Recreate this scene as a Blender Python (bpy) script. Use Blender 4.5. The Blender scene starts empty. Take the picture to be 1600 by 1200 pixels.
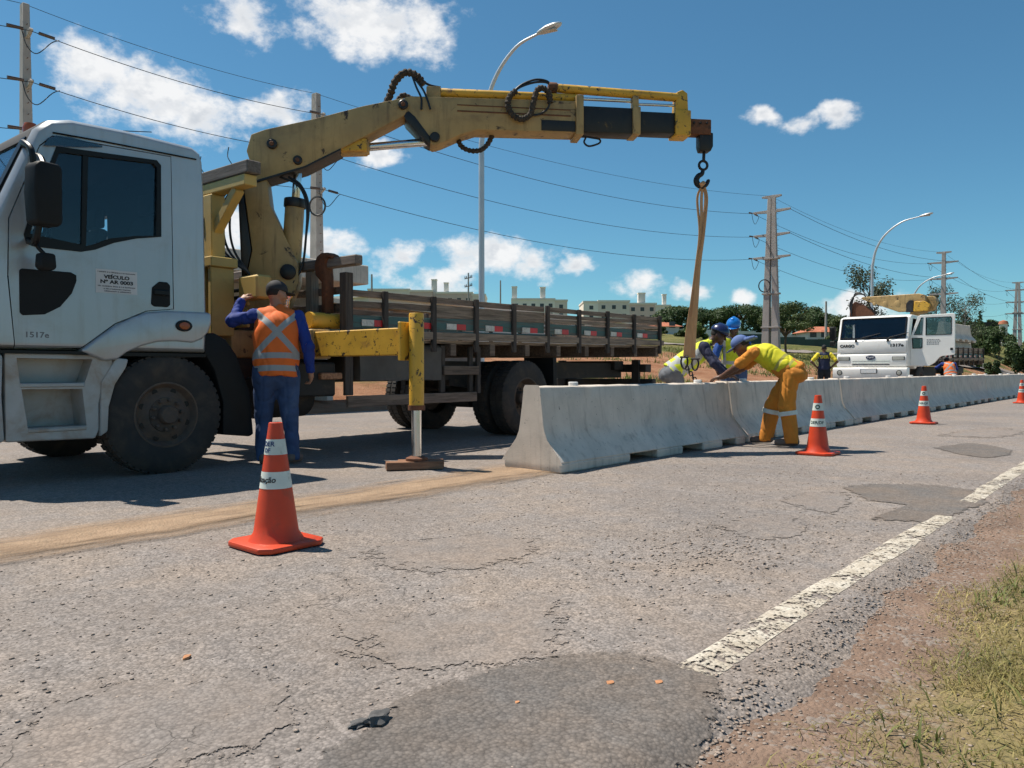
import bpy, bmesh, math, random
import numpy as np
from mathutils import Vector, Matrix, Euler, noise as mnoise

R = math.radians
random.seed(7)
rng = np.random.default_rng(11)
S = bpy.context.scene
COL = S.collection

# ------------------------------------------------------------------ camera
cd = bpy.data.cameras.new('camera')
cam = bpy.data.objects.new('camera', cd)
COL.objects.link(cam)
cam.location = (0, 0, 0.9)
cam.rotation_euler = (R(90) - math.atan(22 / 1200), 0, R(41))
cd.sensor_width = 36
cd.lens = 36 * 1200 / 1600
cd.clip_start = 0.05
cd.clip_end = 6000
S.camera = cam

# ------------------------------------------------------------------ sun, sky, exposure
SUN_EL = 63.5
SUN_DIR = Vector((-math.cos(R(SUN_EL)) * 0.96, -math.cos(R(SUN_EL)) * 0.28, math.sin(R(SUN_EL)))).normalized()
sl = bpy.data.lights.new('sun', 'SUN')
sl.energy = 4.3
sl.angle = R(0.53)
sl.color = (1.0, 0.925, 0.81)
so = bpy.data.objects.new('sun', sl)
COL.objects.link(so)
so.location = (-30, -5, 60)
so.rotation_euler = SUN_DIR.to_track_quat('Z', 'Y').to_euler()

W = bpy.data.worlds.new('World')
S.world = W
W.use_nodes = True
W.cycles.sampling_method = 'MANUAL'
W.cycles.sample_map_resolution = 512
S.view_settings.view_transform = 'Standard'
S.view_settings.look = 'None'
S.view_settings.exposure = 0.6
S.view_settings.gamma = 1.0
S.view_settings.use_curve_mapping = False
S.cycles.max_bounces = 5
S.cycles.diffuse_bounces = 3
S.cycles.glossy_bounces = 2
S.cycles.use_adaptive_sampling = True
S.cycles.adaptive_threshold = 0.025
S.cycles.transparent_max_bounces = 12
S.cycles.caustics_reflective = False
S.cycles.caustics_refractive = False
S.cycles.use_denoising = True


class NT:
    """small helper round a node tree"""
    def __init__(s, tree):
        s.t = tree
        s.t.nodes.clear()

    def n(s, typ, props=None, **ins):
        nd = s.t.nodes.new(typ)
        for k, v in (props or {}).items():
            setattr(nd, k, v)
        for k, v in ins.items():
            key = int(k[1:]) if k[0] == 'i' and k[1:].isdigit() else k.replace('_', ' ')
            s.set(nd.inputs[key], v)
        return nd

    def set(s, sock, v):
        if isinstance(v, bpy.types.NodeSocket):
            s.t.links.new(v, sock)
        elif isinstance(v, bpy.types.Node):
            s.t.links.new(v.outputs[0], sock)
        else:
            if isinstance(v, (tuple, list)) and len(v) == 3 and sock.type == 'RGBA':
                v = (*v, 1)
            sock.default_value = v

    def math(s, op, a, b=0.0, c=0.0, clamp=False):
        return s.n('ShaderNodeMath', {'operation': op, 'use_clamp': clamp}, i0=a, i1=b, i2=c).outputs[0]

    def vm(s, op, a, b=(0, 0, 0)):
        nd = s.n('ShaderNodeVectorMath', {'operation': op}, i0=a, i1=b)
        return nd.outputs['Value'] if op in ('DOT_PRODUCT', 'LENGTH') else nd.outputs[0]

    def mix(s, fac, a, b, blend='MIX'):
        nd = s.t.nodes.new('ShaderNodeMix')
        nd.data_type = 'RGBA'
        nd.blend_type = blend
        s.set(nd.inputs[0], fac)
        s.set(nd.inputs[6], a)
        s.set(nd.inputs[7], b)
        return nd.outputs[2]

    def noise(s, vec, scale, detail=4, rough=0.55, dist=0.0):
        return s.n('ShaderNodeTexNoise', None, Vector=vec, Scale=scale, Detail=detail, Roughness=rough, Distortion=dist).outputs[0]

    def ramp(s, fac, lo, hi, a=0.0, b=1.0):
        return s.n('ShaderNodeMapRange', {'interpolation_type': 'SMOOTHSTEP'}, i0=fac, i1=lo, i2=hi, i3=a, i4=b).outputs[0]


def build_world():
    t = NT(W.node_tree)
    sky = t.n('ShaderNodeTexSky', {'sky_type': 'NISHITA', 'sun_disc': False, 'sun_elevation': R(SUN_EL),
                                  'sun_rotation': math.atan2(SUN_DIR.x, SUN_DIR.y) % (2 * math.pi),
                                  'altitude': 1100.0, 'air_density': 1.05, 'dust_density': 0.55, 'ozone_density': 0.75})
    skyc = t.mix(1.0, sky.outputs[0], (0.355, 0.63, 0.69), 'MULTIPLY')
    d = t.n('ShaderNodeTexCoord').outputs['Generated']
    wn = t.n('ShaderNodeTexNoise', None, Vector=d, Scale=16.0, Detail=3.0, Roughness=0.6).outputs['Color']
    warp = t.vm('SUBTRACT', wn, (0.5, 0.5, 0.5))
    sc = t.n('ShaderNodeVectorMath', {'operation': 'SCALE'}, i0=warp)
    sc.inputs['Scale'].default_value = 0.045
    dw = t.vm('ADD', d, sc.outputs[0])
    # cumulus: (azimuth in degrees right of the view axis, elevation, half width, half height) in degrees
    cl = [(-28.5, 18.8, 3.2, 2.6), (-25.0, 17.8, 4.8, 3.0), (-22.0, 16.6, 3.6, 2.4), (-17.0, 17.6, 3.4, 2.0), (-19.2, 23.2, 2.5, 2.3), (-20.5, 10.2, 2.6, 1.6),
          (-10.8, 24.2, 4.1, 3.9), (-8.2, 23.8, 3.6, 3.4), (-10.0, 15.4, 2.2, 1.1),
          (21.0, 16.9, 2.2, 0.7), (22.8, 17.0, 2.5, 0.75), (18.0, 17.4, 1.3, 0.8),
          (-7.8, 8.0, 2.6, 1.6), (-3.5, 8.0, 3.4, 1.7), (-1.0, 8.8, 2.6, 2.0), (1.8, 7.8, 3.0, 1.5), (-5, 6.4, 7.5, 1.0), (4.4, 7.7, 1.7, 1.0),
          (-13.4, 8.8, 2.6, 1.4), (-20.8, 8.6, 2.8, 1.5), (9.6, 6.3, 2.4, 1.2), (13.6, 5.8, 1.8, 0.9), (24, 4.3, 3.2, 1.4), (16.4, 5.2, 1.4, 0.7)]
    rr = random.Random(5)
    for k in range(9):
        cl.append((rr.uniform(50, 310), rr.uniform(8, 45), rr.uniform(4, 9), 0))
    # azimuth (right of the view axis) and elevation of the sky direction, computed once
    s3 = t.n('ShaderNodeSeparateXYZ', None, Vector=dw)
    ca, sa = math.cos(R(41)), math.sin(R(41))
    fw = t.math('ADD', t.math('MULTIPLY', s3.outputs[0], -sa), t.math('MULTIPLY', s3.outputs[1], ca))
    rg = t.math('ADD', t.math('MULTIPLY', s3.outputs[0], ca), t.math('MULTIPLY', s3.outputs[1], sa))
    azn = t.math('ARCTAN2', rg, fw)
    eln = t.math('MULTIPLY', t.math('ARCSINE', s3.outputs[2]), 1.7)
    q = t.n('ShaderNodeCombineXYZ', None, X=azn, Y=eln).outputs[0]
    best = None
    for az, el, hw, hh in cl:
        if az > 180:
            az -= 360
        r_ = R(math.sqrt(hw * hh * 1.7)) if hh else R(hw)
        dn = t.n('ShaderNodeVectorMath', {'operation': 'DISTANCE'}, i0=q, i1=(R(az), R(el) * 1.7, 0))
        v = t.math('MULTIPLY_ADD', dn.outputs['Value'], -1.0 / r_, 1.0)
        best = v if best is None else t.math('MAXIMUM', best, v)
    stretch = t.vm('MULTIPLY', d, (1, 1, 1.5))
    f1 = t.noise(stretch, 17.0, 8, 0.62)
    dens = t.math('ADD', t.math('MULTIPLY', best, 0.80), t.math('MULTIPLY', t.math('SUBTRACT', f1, 0.5), 2.1))
    mask = t.ramp(dens, 0.02, 0.62)
    # lit side: density sampled a little towards the sun
    off = t.vm('ADD', stretch, tuple(SUN_DIR * 0.028))
    f2 = t.noise(off, 17.0, 4, 0.62)
    lit = t.ramp(t.math('SUBTRACT', f1, f2), -0.10, 0.12)
    thick = t.ramp(dens, 0.25, 0.9)
    shade = t.math('MULTIPLY', thick, t.math('SUBTRACT', 1.0, lit))
    ccol = t.mix(t.math('MULTIPLY', shade, 0.75), (6.3, 6.3, 6.3), (3.6, 3.9, 4.3))
    col = t.mix(t.math('MULTIPLY', mask, 0.95), skyc, ccol)
    bg = t.n('ShaderNodeBackground', None, Color=col, Strength=0.10)
    t.n('ShaderNodeOutputWorld', None, Surface=bg)


build_world()

# ------------------------------------------------------------------ materials
MATS = {}


def mat_nt(name):
    m = bpy.data.materials.new(name)
    m.use_nodes = True
    MATS[name] = m
    return m, NT(m.node_tree)


def lin(c):
    """8 bit screen colour to linear"""
    return tuple((v / 255 / 12.92) if v / 255 <= 0.04045 else ((v / 255 + 0.055) / 1.055) ** 2.4 for v in c)


def mul(c, k):
    return tuple(min(1, v * k) for v in c)


def M(name, base, rough=0.6, metal=0.0, var=0.18, scale=4.0, bump=0.0, bscale=60.0, second=None, thr=(0.55, 0.7), sscale=5.0,
      third=None, tthr=(0.6, 0.66), tscale=18.0, stretch=(1, 1, 1), spec=0.5, coat=0.0, streak=None):
    """general weathered surface: base colour mottled by noise, one or two layers of stains / chips, fine relief"""
    m, t = mat_nt(name)
    tc = t.n('ShaderNodeTexCoord').outputs['Object']
    oi = t.n('ShaderNodeObjectInfo').outputs['Random']
    offs = t.n('ShaderNodeCombineXYZ', None, X=t.math('MULTIPLY', oi, 37.0), Y=t.math('MULTIPLY', oi, 11.0), Z=t.math('MULTIPLY', oi, 23.0))
    v = t.vm('MULTIPLY', t.vm('ADD', tc, offs), stretch)
    n1 = t.noise(v, scale, 5, 0.6)
    col = t.mix(t.ramp(n1, 0.25, 0.75), mul(base, 1 - var), mul(base, 1 + var))
    ro = rough
    if second:
        k = t.ramp(t.noise(v, sscale, 7, 0.65, 0.4), *thr)
        col = t.mix(k, col, second)
    if third:
        k3 = t.ramp(t.noise(v, tscale, 6, 0.7, 0.6), *tthr)
        col = t.mix(k3, col, third)
    if streak:
        sv = t.vm('MULTIPLY', t.vm('ADD', tc, offs), (9, 9, 0.8))
        col = t.mix(t.ramp(t.noise(sv, 1.6, 5, 0.6), 0.5, 0.8, 0, streak[1]), col, streak[0])
    ov = t.math('ADD', 0.93, t.math('MULTIPLY', oi, 0.14))
    col = t.mix(1.0, col, t.n('ShaderNodeCombineXYZ', None, X=ov, Y=ov, Z=ov).outputs[0], 'MULTIPLY')
    rn = t.math('ADD', rough, t.math('MULTIPLY', t.math('SUBTRACT', n1, 0.5), 0.25), clamp=True)
    b = t.n('ShaderNodeBsdfPrincipled', None, Base_Color=col, Roughness=rn, Metallic=metal)
    b.inputs['Specular IOR Level'].default_value = spec
    if coat:
        b.inputs['Coat Weight'].default_value = coat
        b.inputs['Coat Roughness'].default_value = 0.15
    if bump:
        bn = t.noise(v, bscale, 5, 0.65)
        bp = t.n('ShaderNodeBump', None, Strength=0.6, Distance=bump, Height=bn)
        t.set(b.inputs['Normal'], bp.outputs[0])
    t.n('ShaderNodeOutputMaterial', None, Surface=b)
    return m


def plain_glass(name, tint, rough, alpha):
    m, t = mat_nt(name)
    tr = t.n('ShaderNodeBsdfTransparent', None, Color=tint)
    gl = t.n('ShaderNodeBsdfGlossy', None, Color=(0.9, 0.95, 1.0), Roughness=rough)
    fr = t.n('ShaderNodeFresnel', None, IOR=1.5)
    mx = t.n('ShaderNodeMixShader', None, i0=t.math('ADD', t.math('MULTIPLY', fr, 0.9), alpha, clamp=True), i1=tr.outputs[0], i2=gl.outputs[0])
    t.n('ShaderNodeOutputMaterial', None, Surface=mx)
    return m


DUST = (0.30, 0.19, 0.115)
M('cab_silver', (0.40, 0.43, 0.46), 0.33, 0.35, 0.05, 2.0, second=(0.33, 0.30, 0.27), thr=(0.48, 0.82), sscale=1.6, coat=0.3, streak=((0.28, 0.25, 0.22), 0.35))
M('cab_dusty', (0.42, 0.42, 0.41), 0.55, 0.15, 0.1, 3.0, second=(0.30, 0.23, 0.17), thr=(0.42, 0.75), sscale=3.0)
M('black_plastic', (0.012, 0.013, 0.014), 0.6, 0, 0.2, 6, bump=0.0008, bscale=300, spec=0.2)
M('trim_black', (0.009, 0.009, 0.010), 0.4, 0, 0.1, spec=0.25)
M('rubber', (0.028, 0.026, 0.025), 0.85, 0, 0.25, 6, bump=0.001, bscale=120, second=(0.075, 0.056, 0.042), thr=(0.42, 0.75), sscale=4)
M('rim_dirty', (0.085, 0.065, 0.055), 0.8, 0.1, 0.25, 8, second=(0.14, 0.095, 0.065), thr=(0.4, 0.7), sscale=7)
M('chassis_black', (0.03, 0.027, 0.025), 0.75, 0.1, 0.3, 5, second=(0.085, 0.058, 0.04), thr=(0.5, 0.8), sscale=4, bump=0.002, bscale=40)
M('yellow_crane', (0.43, 0.285, 0.115), 0.5, 0, 0.14, 3, second=(0.28, 0.18, 0.075), thr=(0.45, 0.75), sscale=3.5, third=(0.06, 0.034, 0.018), tthr=(0.59, 0.67), tscale=5, bump=0.001, bscale=50, streak=((0.10, 0.06, 0.03), 0.7))
M('yellow_chipped', (0.62, 0.345, 0.035), 0.5, 0, 0.12, 4, second=(0.26, 0.12, 0.045), thr=(0.54, 0.72), sscale=6, third=(0.035, 0.022, 0.015), tthr=(0.57, 0.62), tscale=15, bump=0.0012, bscale=60)
M('yellow_frame', (0.56, 0.385, 0.12), 0.55, 0, 0.1, 3, second=(0.42, 0.29, 0.09), thr=(0.5, 0.8), sscale=3, third=(0.07, 0.035, 0.018), tthr=(0.69, 0.73), tscale=10)
M('grease_black', (0.012, 0.010, 0.010), 0.42, 0, 0.3, 8, second=(0.07, 0.045, 0.02), thr=(0.62, 0.75), sscale=9, bump=0.002, bscale=40)
M('boom_inner', (0.018, 0.016, 0.015), 0.5, 0.1, 0.3, 6, second=(0.20, 0.115, 0.025), thr=(0.60, 0.72), sscale=5)
M('chrome', (0.62, 0.64, 0.66), 0.22, 1.0, 0.06, 5)
M('hook_steel', (0.035, 0.033, 0.035), 0.5, 0.6, 0.3, 12)
M('rust', (0.16, 0.062, 0.03), 0.8, 0.1, 0.35, 9, second=(0.05, 0.03, 0.022), thr=(0.5, 0.7), sscale=9, bump=0.002, bscale=60)
M('hose_black', (0.016, 0.016, 0.018), 0.5, 0, 0.2)
M('hose_wrapped', (0.05, 0.036, 0.026), 0.85, 0, 0.5, 30, bump=0.004, bscale=90, second=(0.11, 0.10, 0.09), thr=(0.6, 0.7), sscale=25)
M('tarp_grey', (0.10, 0.088, 0.078), 0.9, 0, 0.2, 4, bump=0.004, bscale=12)
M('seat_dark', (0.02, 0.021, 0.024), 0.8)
M('concrete', (0.63, 0.55, 0.47), 0.9, 0, 0.13, 3, second=(0.36, 0.325, 0.285), thr=(0.55, 0.82), sscale=2.6, third=(0.12, 0.10, 0.085), tthr=(0.645, 0.675), tscale=26, bump=0.0025, bscale=70, streak=((0.19, 0.155, 0.13), 0.6))
M('pole_concrete', (0.36, 0.33, 0.31), 0.9, 0, 0.1, 2, second=(0.27, 0.24, 0.22), thr=(0.5, 0.8), sscale=1.5, bump=0.003, bscale=30)
M('cone_orange', (0.62, 0.055, 0.012), 0.48, 0, 0.1, 6, second=(0.40, 0.06, 0.022), thr=(0.5, 0.75), sscale=7, third=(0.16, 0.045, 0.025), tthr=(0.67, 0.72), tscale=13)
M('cone_white', (0.62, 0.66, 0.60), 0.5, 0, 0.08, 9, second=(0.42, 0.44, 0.40), thr=(0.55, 0.75), sscale=14)
M('ink_blue', (0.02, 0.05, 0.16), 0.7)
M('ink_black', (0.012, 0.012, 0.014), 0.7)
M('ink_green', (0.015, 0.05, 0.04), 0.7)
M('ink_grey', (0.16, 0.16, 0.17), 0.6)
M('plate_white', (0.72, 0.72, 0.71), 0.5, 0, 0.05)
M('sticker', (0.55, 0.55, 0.56), 0.45, 0, 0.05)
M('paint_white_truck', (0.84, 0.82, 0.78), 0.35, 0, 0.04, 2, second=(0.55, 0.50, 0.44), thr=(0.55, 0.9), sscale=2, coat=0.3)
M('paint_white_pole', (0.5, 0.52, 0.54), 0.45, 0.5, 0.08, 2)
M('lens_amber', (0.30, 0.07, 0.02), 0.25)
M('lens_clear', (0.42, 0.42, 0.38), 0.15)
M('reflect_red', (0.55, 0.02, 0.025), 0.35)
M('reflect_white', (0.6, 0.56, 0.52), 0.4, second=(0.35, 0.3, 0.26), thr=(0.5, 0.7), sscale=20)
M('emblem_blue', (0.06, 0.07, 0.13), 0.3, 0.3)
M('sling_web', (0.58, 0.33, 0.165), 0.9, 0, 0.18, 8, bump=0.002, bscale=140, second=(0.42, 0.22, 0.11), thr=(0.45, 0.7), sscale=4, stretch=(1, 1, 0.35))
M('skin_tan', (0.34, 0.165, 0.10), 0.5, 0, 0.08, 10)
M('skin_brown', (0.13, 0.062, 0.038), 0.45, 0, 0.1, 10)
M('skin_dark', (0.075, 0.036, 0.024), 0.42, 0, 0.1, 10)
M('hair_dark', (0.012, 0.010, 0.010), 0.8)
M('denim', (0.035, 0.065, 0.15), 0.9, 0, 0.3, 5, bump=0.002, bscale=25, second=(0.07, 0.12, 0.23), thr=(0.5, 0.8), sscale=2.5)
M('shirt_blue', (0.008, 0.035, 0.24), 0.8, 0, 0.2, 5, bump=0.003, bscale=18)
M('shirt_navy', (0.020, 0.024, 0.060), 0.85, 0, 0.2, 5, bump=0.003, bscale=18)
M('shirt_royal', (0.012, 0.07, 0.30), 0.8, 0, 0.2, 5, bump=0.003, bscale=18)
M('cloth_orange', (0.64, 0.235, 0.025), 0.85, 0, 0.14, 4, bump=0.004, bscale=16, second=(0.50, 0.18, 0.03), thr=(0.5, 0.8), sscale=3)
M('cloth_yellow', (0.72, 0.58, 0.03), 0.85, 0, 0.1, 4, bump=0.003, bscale=18)
M('cloth_black', (0.012, 0.013, 0.018), 0.85, 0, 0.2, 5, bump=0.003, bscale=18)
M('cloth_grey', (0.14, 0.15, 0.17), 0.9, 0, 0.2, 5, bump=0.003, bscale=18)
M('cap_dark', (0.022, 0.024, 0.030), 0.8, 0, 0.2, 8)
M('cap_blue', (0.10, 0.16, 0.36), 0.85, 0, 0.2, 8, bump=0.003, bscale=25)
M('helmet_navy', (0.012, 0.018, 0.075), 0.25, 0, 0.1, coat=0.4)
M('helmet_blue', (0.012, 0.16, 0.52), 0.25, 0, 0.1, coat=0.4)
M('boot_dark', (0.03, 0.025, 0.022), 0.7, 0, 0.2)
M('boot_dusty', (0.16, 0.12, 0.10), 0.85, 0, 0.25)
M('bark', (0.12, 0.085, 0.06), 0.95, 0, 0.3, 9, bump=0.02, bscale=12, stretch=(1, 1, 0.3))
M('bark_pale', (0.32, 0.29, 0.25), 0.9, 0, 0.2, 5, stretch=(1, 1, 0.3))
M('roof_tile', (0.40, 0.135, 0.07), 0.85, 0, 0.2, 3)
M('wall_white', (0.66, 0.65, 0.62), 0.85, 0, 0.08, 0.6, second=(0.5, 0.45, 0.4), thr=(0.55, 0.85), sscale=0.5)
M('wall_beige', (0.80, 0.68, 0.57), 0.85, 0, 0.05, 0.4)
M('wall_cream', (0.84, 0.76, 0.65), 0.85, 0, 0.05, 0.4)
M('wall_pink', (0.68, 0.50, 0.42), 0.85, 0, 0.06, 0.4)
M('wall_brick', (0.33, 0.20, 0.16), 0.9, 0, 0.2, 1.2, second=(0.45, 0.36, 0.31), thr=(0.5, 0.7), sscale=0.9)
M('window_dark', (0.05, 0.055, 0.06), 0.3)
M('fence_green', (0.035, 0.065, 0.055), 0.7, 0, 0.15, 1.0)
M('wire', (0.03, 0.032, 0.036), 0.6)
M('insulator', (0.09, 0.06, 0.05), 0.4)
M('stone_grey', (0.34, 0.27, 0.22), 0.95, 0, 0.35, 20, bump=0.002, bscale=200)
M('paint_orange', (0.42, 0.19, 0.085), 0.8, 0, 0.3, 40)
M('stone_dark', (0.095, 0.093, 0.092), 0.9, 0, 0.25, 20, bump=0.003, bscale=80)
M('paper_litter', (0.6, 0.58, 0.55), 0.8)
plain_glass('glass_cab', (0.74, 0.79, 0.81), 0.02, 0.0)
plain_glass('glass_dark', (0.5, 0.56, 0.58), 0.03, 0.03)


def wood_mat(name, base, dark, paint=None, pthr=(0.4, 0.6), axis=1):
    m, t = mat_nt(name)
    tc = t.n('ShaderNodeTexCoord').outputs['Object']
    oi = t.n('ShaderNodeObjectInfo').outputs['Random']
    offs = t.n('ShaderNodeCombineXYZ', None, X=t.math('MULTIPLY', oi, 37.0), Y=t.math('MULTIPLY', oi, 11.0), Z=t.math('MULTIPLY', oi, 23.0))
    st = [14.0, 14.0, 14.0]
    st[axis] = 0.9
    v = t.vm('MULTIPLY', t.vm('ADD', tc, offs), tuple(st))
    g = t.noise(v, 2.4, 7, 0.7, 0.5)
    col = t.mix(t.ramp(g, 0.3, 0.7), dark, base)
    br = t.math('ADD', 0.75, t.math('MULTIPLY', oi, 0.5))
    col = t.mix(1.0, col, t.n('ShaderNodeCombineXYZ', None, X=br, Y=br, Z=br).outputs[0], 'MULTIPLY')
    if paint:
        k = t.ramp(t.noise(v, 1.3, 6, 0.7), *pthr)
        col = t.mix(k, paint, col)
    b = t.n('ShaderNodeBsdfPrincipled', None, Base_Color=col, Roughness=0.9)
    bp = t.n('ShaderNodeBump', None, Strength=0.8, Distance=0.004, Height=g)
    t.set(b.inputs['Normal'], bp.outputs[0])
    t.n('ShaderNodeOutputMaterial', None, Surface=b)
    return m


wood_mat('wood_grey', (0.33, 0.25, 0.19), (0.13, 0.098, 0.075))
wood_mat('wood_dark', (0.23, 0.165, 0.125), (0.09, 0.066, 0.052))
wood_mat('wood_teal', (0.16, 0.15, 0.13), (0.06, 0.055, 0.05), (0.075, 0.145, 0.14), (0.45, 0.66))
wood_mat('wood_post', (0.30, 0.245, 0.19), (0.13, 0.10, 0.08), axis=2)
wood_mat('wood_stake', (0.085, 0.068, 0.058), (0.032, 0.026, 0.024), axis=2)
wood_mat('wood_block', (0.42, 0.215, 0.12), (0.20, 0.095, 0.055), axis=0)
wood_mat('wood_beam', (0.25, 0.21, 0.185), (0.12, 0.10, 0.09), axis=0)


def asphalt_mat(name, light, dark, warm, patchy, crack=True, agg=1.0, fade=None):
    m, t = mat_nt(name)
    p = t.n('ShaderNodeNewGeometry').outputs['Position']
    big = t.noise(p, 0.55, 5, 0.6)
    mid = t.noise(p, 2.6, 5, 0.65)
    col = t.mix(t.ramp(mid, 0.3, 0.7), light, warm)
    col = t.mix(t.math('MULTIPLY', t.ramp(big, 0.42, 0.66), patchy), col, dark)
    # aggregate: stones of 8-15 mm, each with its own tone
    vo = t.n('ShaderNodeTexVoronoi', {'feature': 'F1'}, Vector=p, Scale=95.0, Randomness=1.0)
    stone = t.n('ShaderNodeSeparateColor', None, Color=vo.outputs['Color']).outputs[0]
    vo2 = t.n('ShaderNodeTexVoronoi', {'feature': 'F1'}, Vector=p, Scale=38.0, Randomness=1.0)
    stone2 = t.n('ShaderNodeSeparateColor', None, Color=vo2.outputs['Color']).outputs[1]
    k = t.math('ADD', t.math('MULTIPLY', stone, 0.75 * agg), 1 - 0.36 * agg)
    k = t.math('MULTIPLY', k, t.math('ADD', t.math('MULTIPLY', stone2, 0.5 * agg), 1 - 0.25 * agg))
    gap = t.ramp(vo.outputs['Distance'], 0.35, 0.75, 1.0, 1 - 0.55 * agg)
    k = t.math('MULTIPLY', k, gap)
    col = t.mix(1.0, col, t.n('ShaderNodeCombineXYZ', None, X=k, Y=k, Z=k).outputs[0], 'MULTIPLY')
    # dust from the verge and the median, in drifts
    dn = t.ramp(t.noise(p, 1.1, 6, 0.7), 0.48, 0.75)
    col = t.mix(t.math('MULTIPLY', dn, 0.30), col, (0.27, 0.20, 0.145))
    h = t.math('SUBTRACT', t.math('MULTIPLY', stone2, 0.6), t.math('MULTIPLY', vo.outputs['Distance'], 0.9))
    if crack:
        wv = t.n('ShaderNodeTexNoise', None, Vector=p, Scale=3.0, Detail=5.0).outputs['Color']
        ws = t.n('ShaderNodeVectorMath', {'operation': 'SCALE'}, i0=wv)
        ws.inputs['Scale'].default_value = 0.35
        pv = t.vm('ADD', p, ws.outputs[0])
        ve = t.n('ShaderNodeTexVoronoi', {'feature': 'DISTANCE_TO_EDGE'}, Vector=pv, Scale=3.6).outputs['Distance']
        where = t.ramp(t.noise(p, 0.9, 5, 0.6), 0.45 if agg < 0.5 else 0.55, 0.62 if agg < 0.5 else 0.66)
        cr = t.math('MULTIPLY', t.ramp(ve, 0.001, 0.011, 1.0, 0.0), where)
        col = t.mix(t.math('MULTIPLY', cr, 0.5), col, (0.06, 0.048, 0.04))
        h = t.math('SUBTRACT', h, t.math('MULTIPLY', cr, 1.1))
    b = t.n('ShaderNodeBsdfPrincipled', None, Base_Color=col, Roughness=0.88)
    b.inputs['Specular IOR Level'].default_value = 0.35
    bp = t.n('ShaderNodeBump', None, Strength=0.9, Distance=0.006 * agg, Height=h)
    t.set(b.inputs['Normal'], bp.outputs[0])
    out = b
    if fade:
        rim = t.n('ShaderNodeAttribute', {'attribute_name': 'rim'}).outputs['Fac']
        k = t.math('ADD', rim, t.math('MULTIPLY', t.math('SUBTRACT', t.noise(p, 9, 6, 0.7), 0.5), fade[0]))
        al = t.ramp(k, fade[2], fade[1], 1.0, 0.0)
        out = t.n('ShaderNodeMixShader', None, i0=al, i1=t.n('ShaderNodeBsdfTransparent').outputs[0], i2=b.outputs[0])
    t.n('ShaderNodeOutputMaterial', None, Surface=out)
    return m


asphalt_mat('asphalt_road', (0.258, 0.229, 0.212), (0.20, 0.18, 0.17), (0.288, 0.236, 0.197), 0.75, agg=0.58)
asphalt_mat('asphalt_patch', (0.15, 0.137, 0.128), (0.105, 0.097, 0.093), (0.195, 0.155, 0.125), 0.6, crack=False, agg=0.5, fade=(0.55, 0.95, 0.92))
asphalt_mat('asphalt_patch_pale', (0.23, 0.203, 0.186), (0.185, 0.165, 0.154), (0.262, 0.212, 0.177), 0.5, crack=True, agg=0.42, fade=(1.3, 0.80, 0.76))


def line_mat():
    m, t = mat_nt('road_paint')
    p = t.n('ShaderNodeNewGeometry').outputs['Position']
    col = t.mix(t.ramp(t.noise(p, 9, 5, 0.6), 0.35, 0.7), (0.40, 0.345, 0.27), (0.56, 0.51, 0.43))
    b = t.n('ShaderNodeBsdfPrincipled', None, Base_Color=col, Roughness=0.8)
    vo = t.n('ShaderNodeTexVoronoi', {'feature': 'F1'}, Vector=p, Scale=70.0)
    bp = t.n('ShaderNodeBump', None, Strength=0.8, Distance=0.006, Height=t.math('MULTIPLY', vo.outputs['Distance'], -1.0))
    t.set(b.inputs['Normal'], bp.outputs[0])
    w = t.math('ADD', t.noise(p, 26, 6, 0.75), t.math('MULTIPLY', t.noise(p, 5, 3, 0.6), 0.55))
    w = t.math('ADD', w, t.math('MULTIPLY', vo.outputs['Distance'], 0.22))
    al = t.ramp(w, 0.90, 0.98, 1.0, 0.0)
    tr = t.n('ShaderNodeBsdfTransparent')
    mx = t.n('ShaderNodeMixShader', None, i0=al, i1=tr.outputs[0], i2=b.outputs[0])
    t.n('ShaderNodeOutputMaterial', None, Surface=mx)


line_mat()


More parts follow.
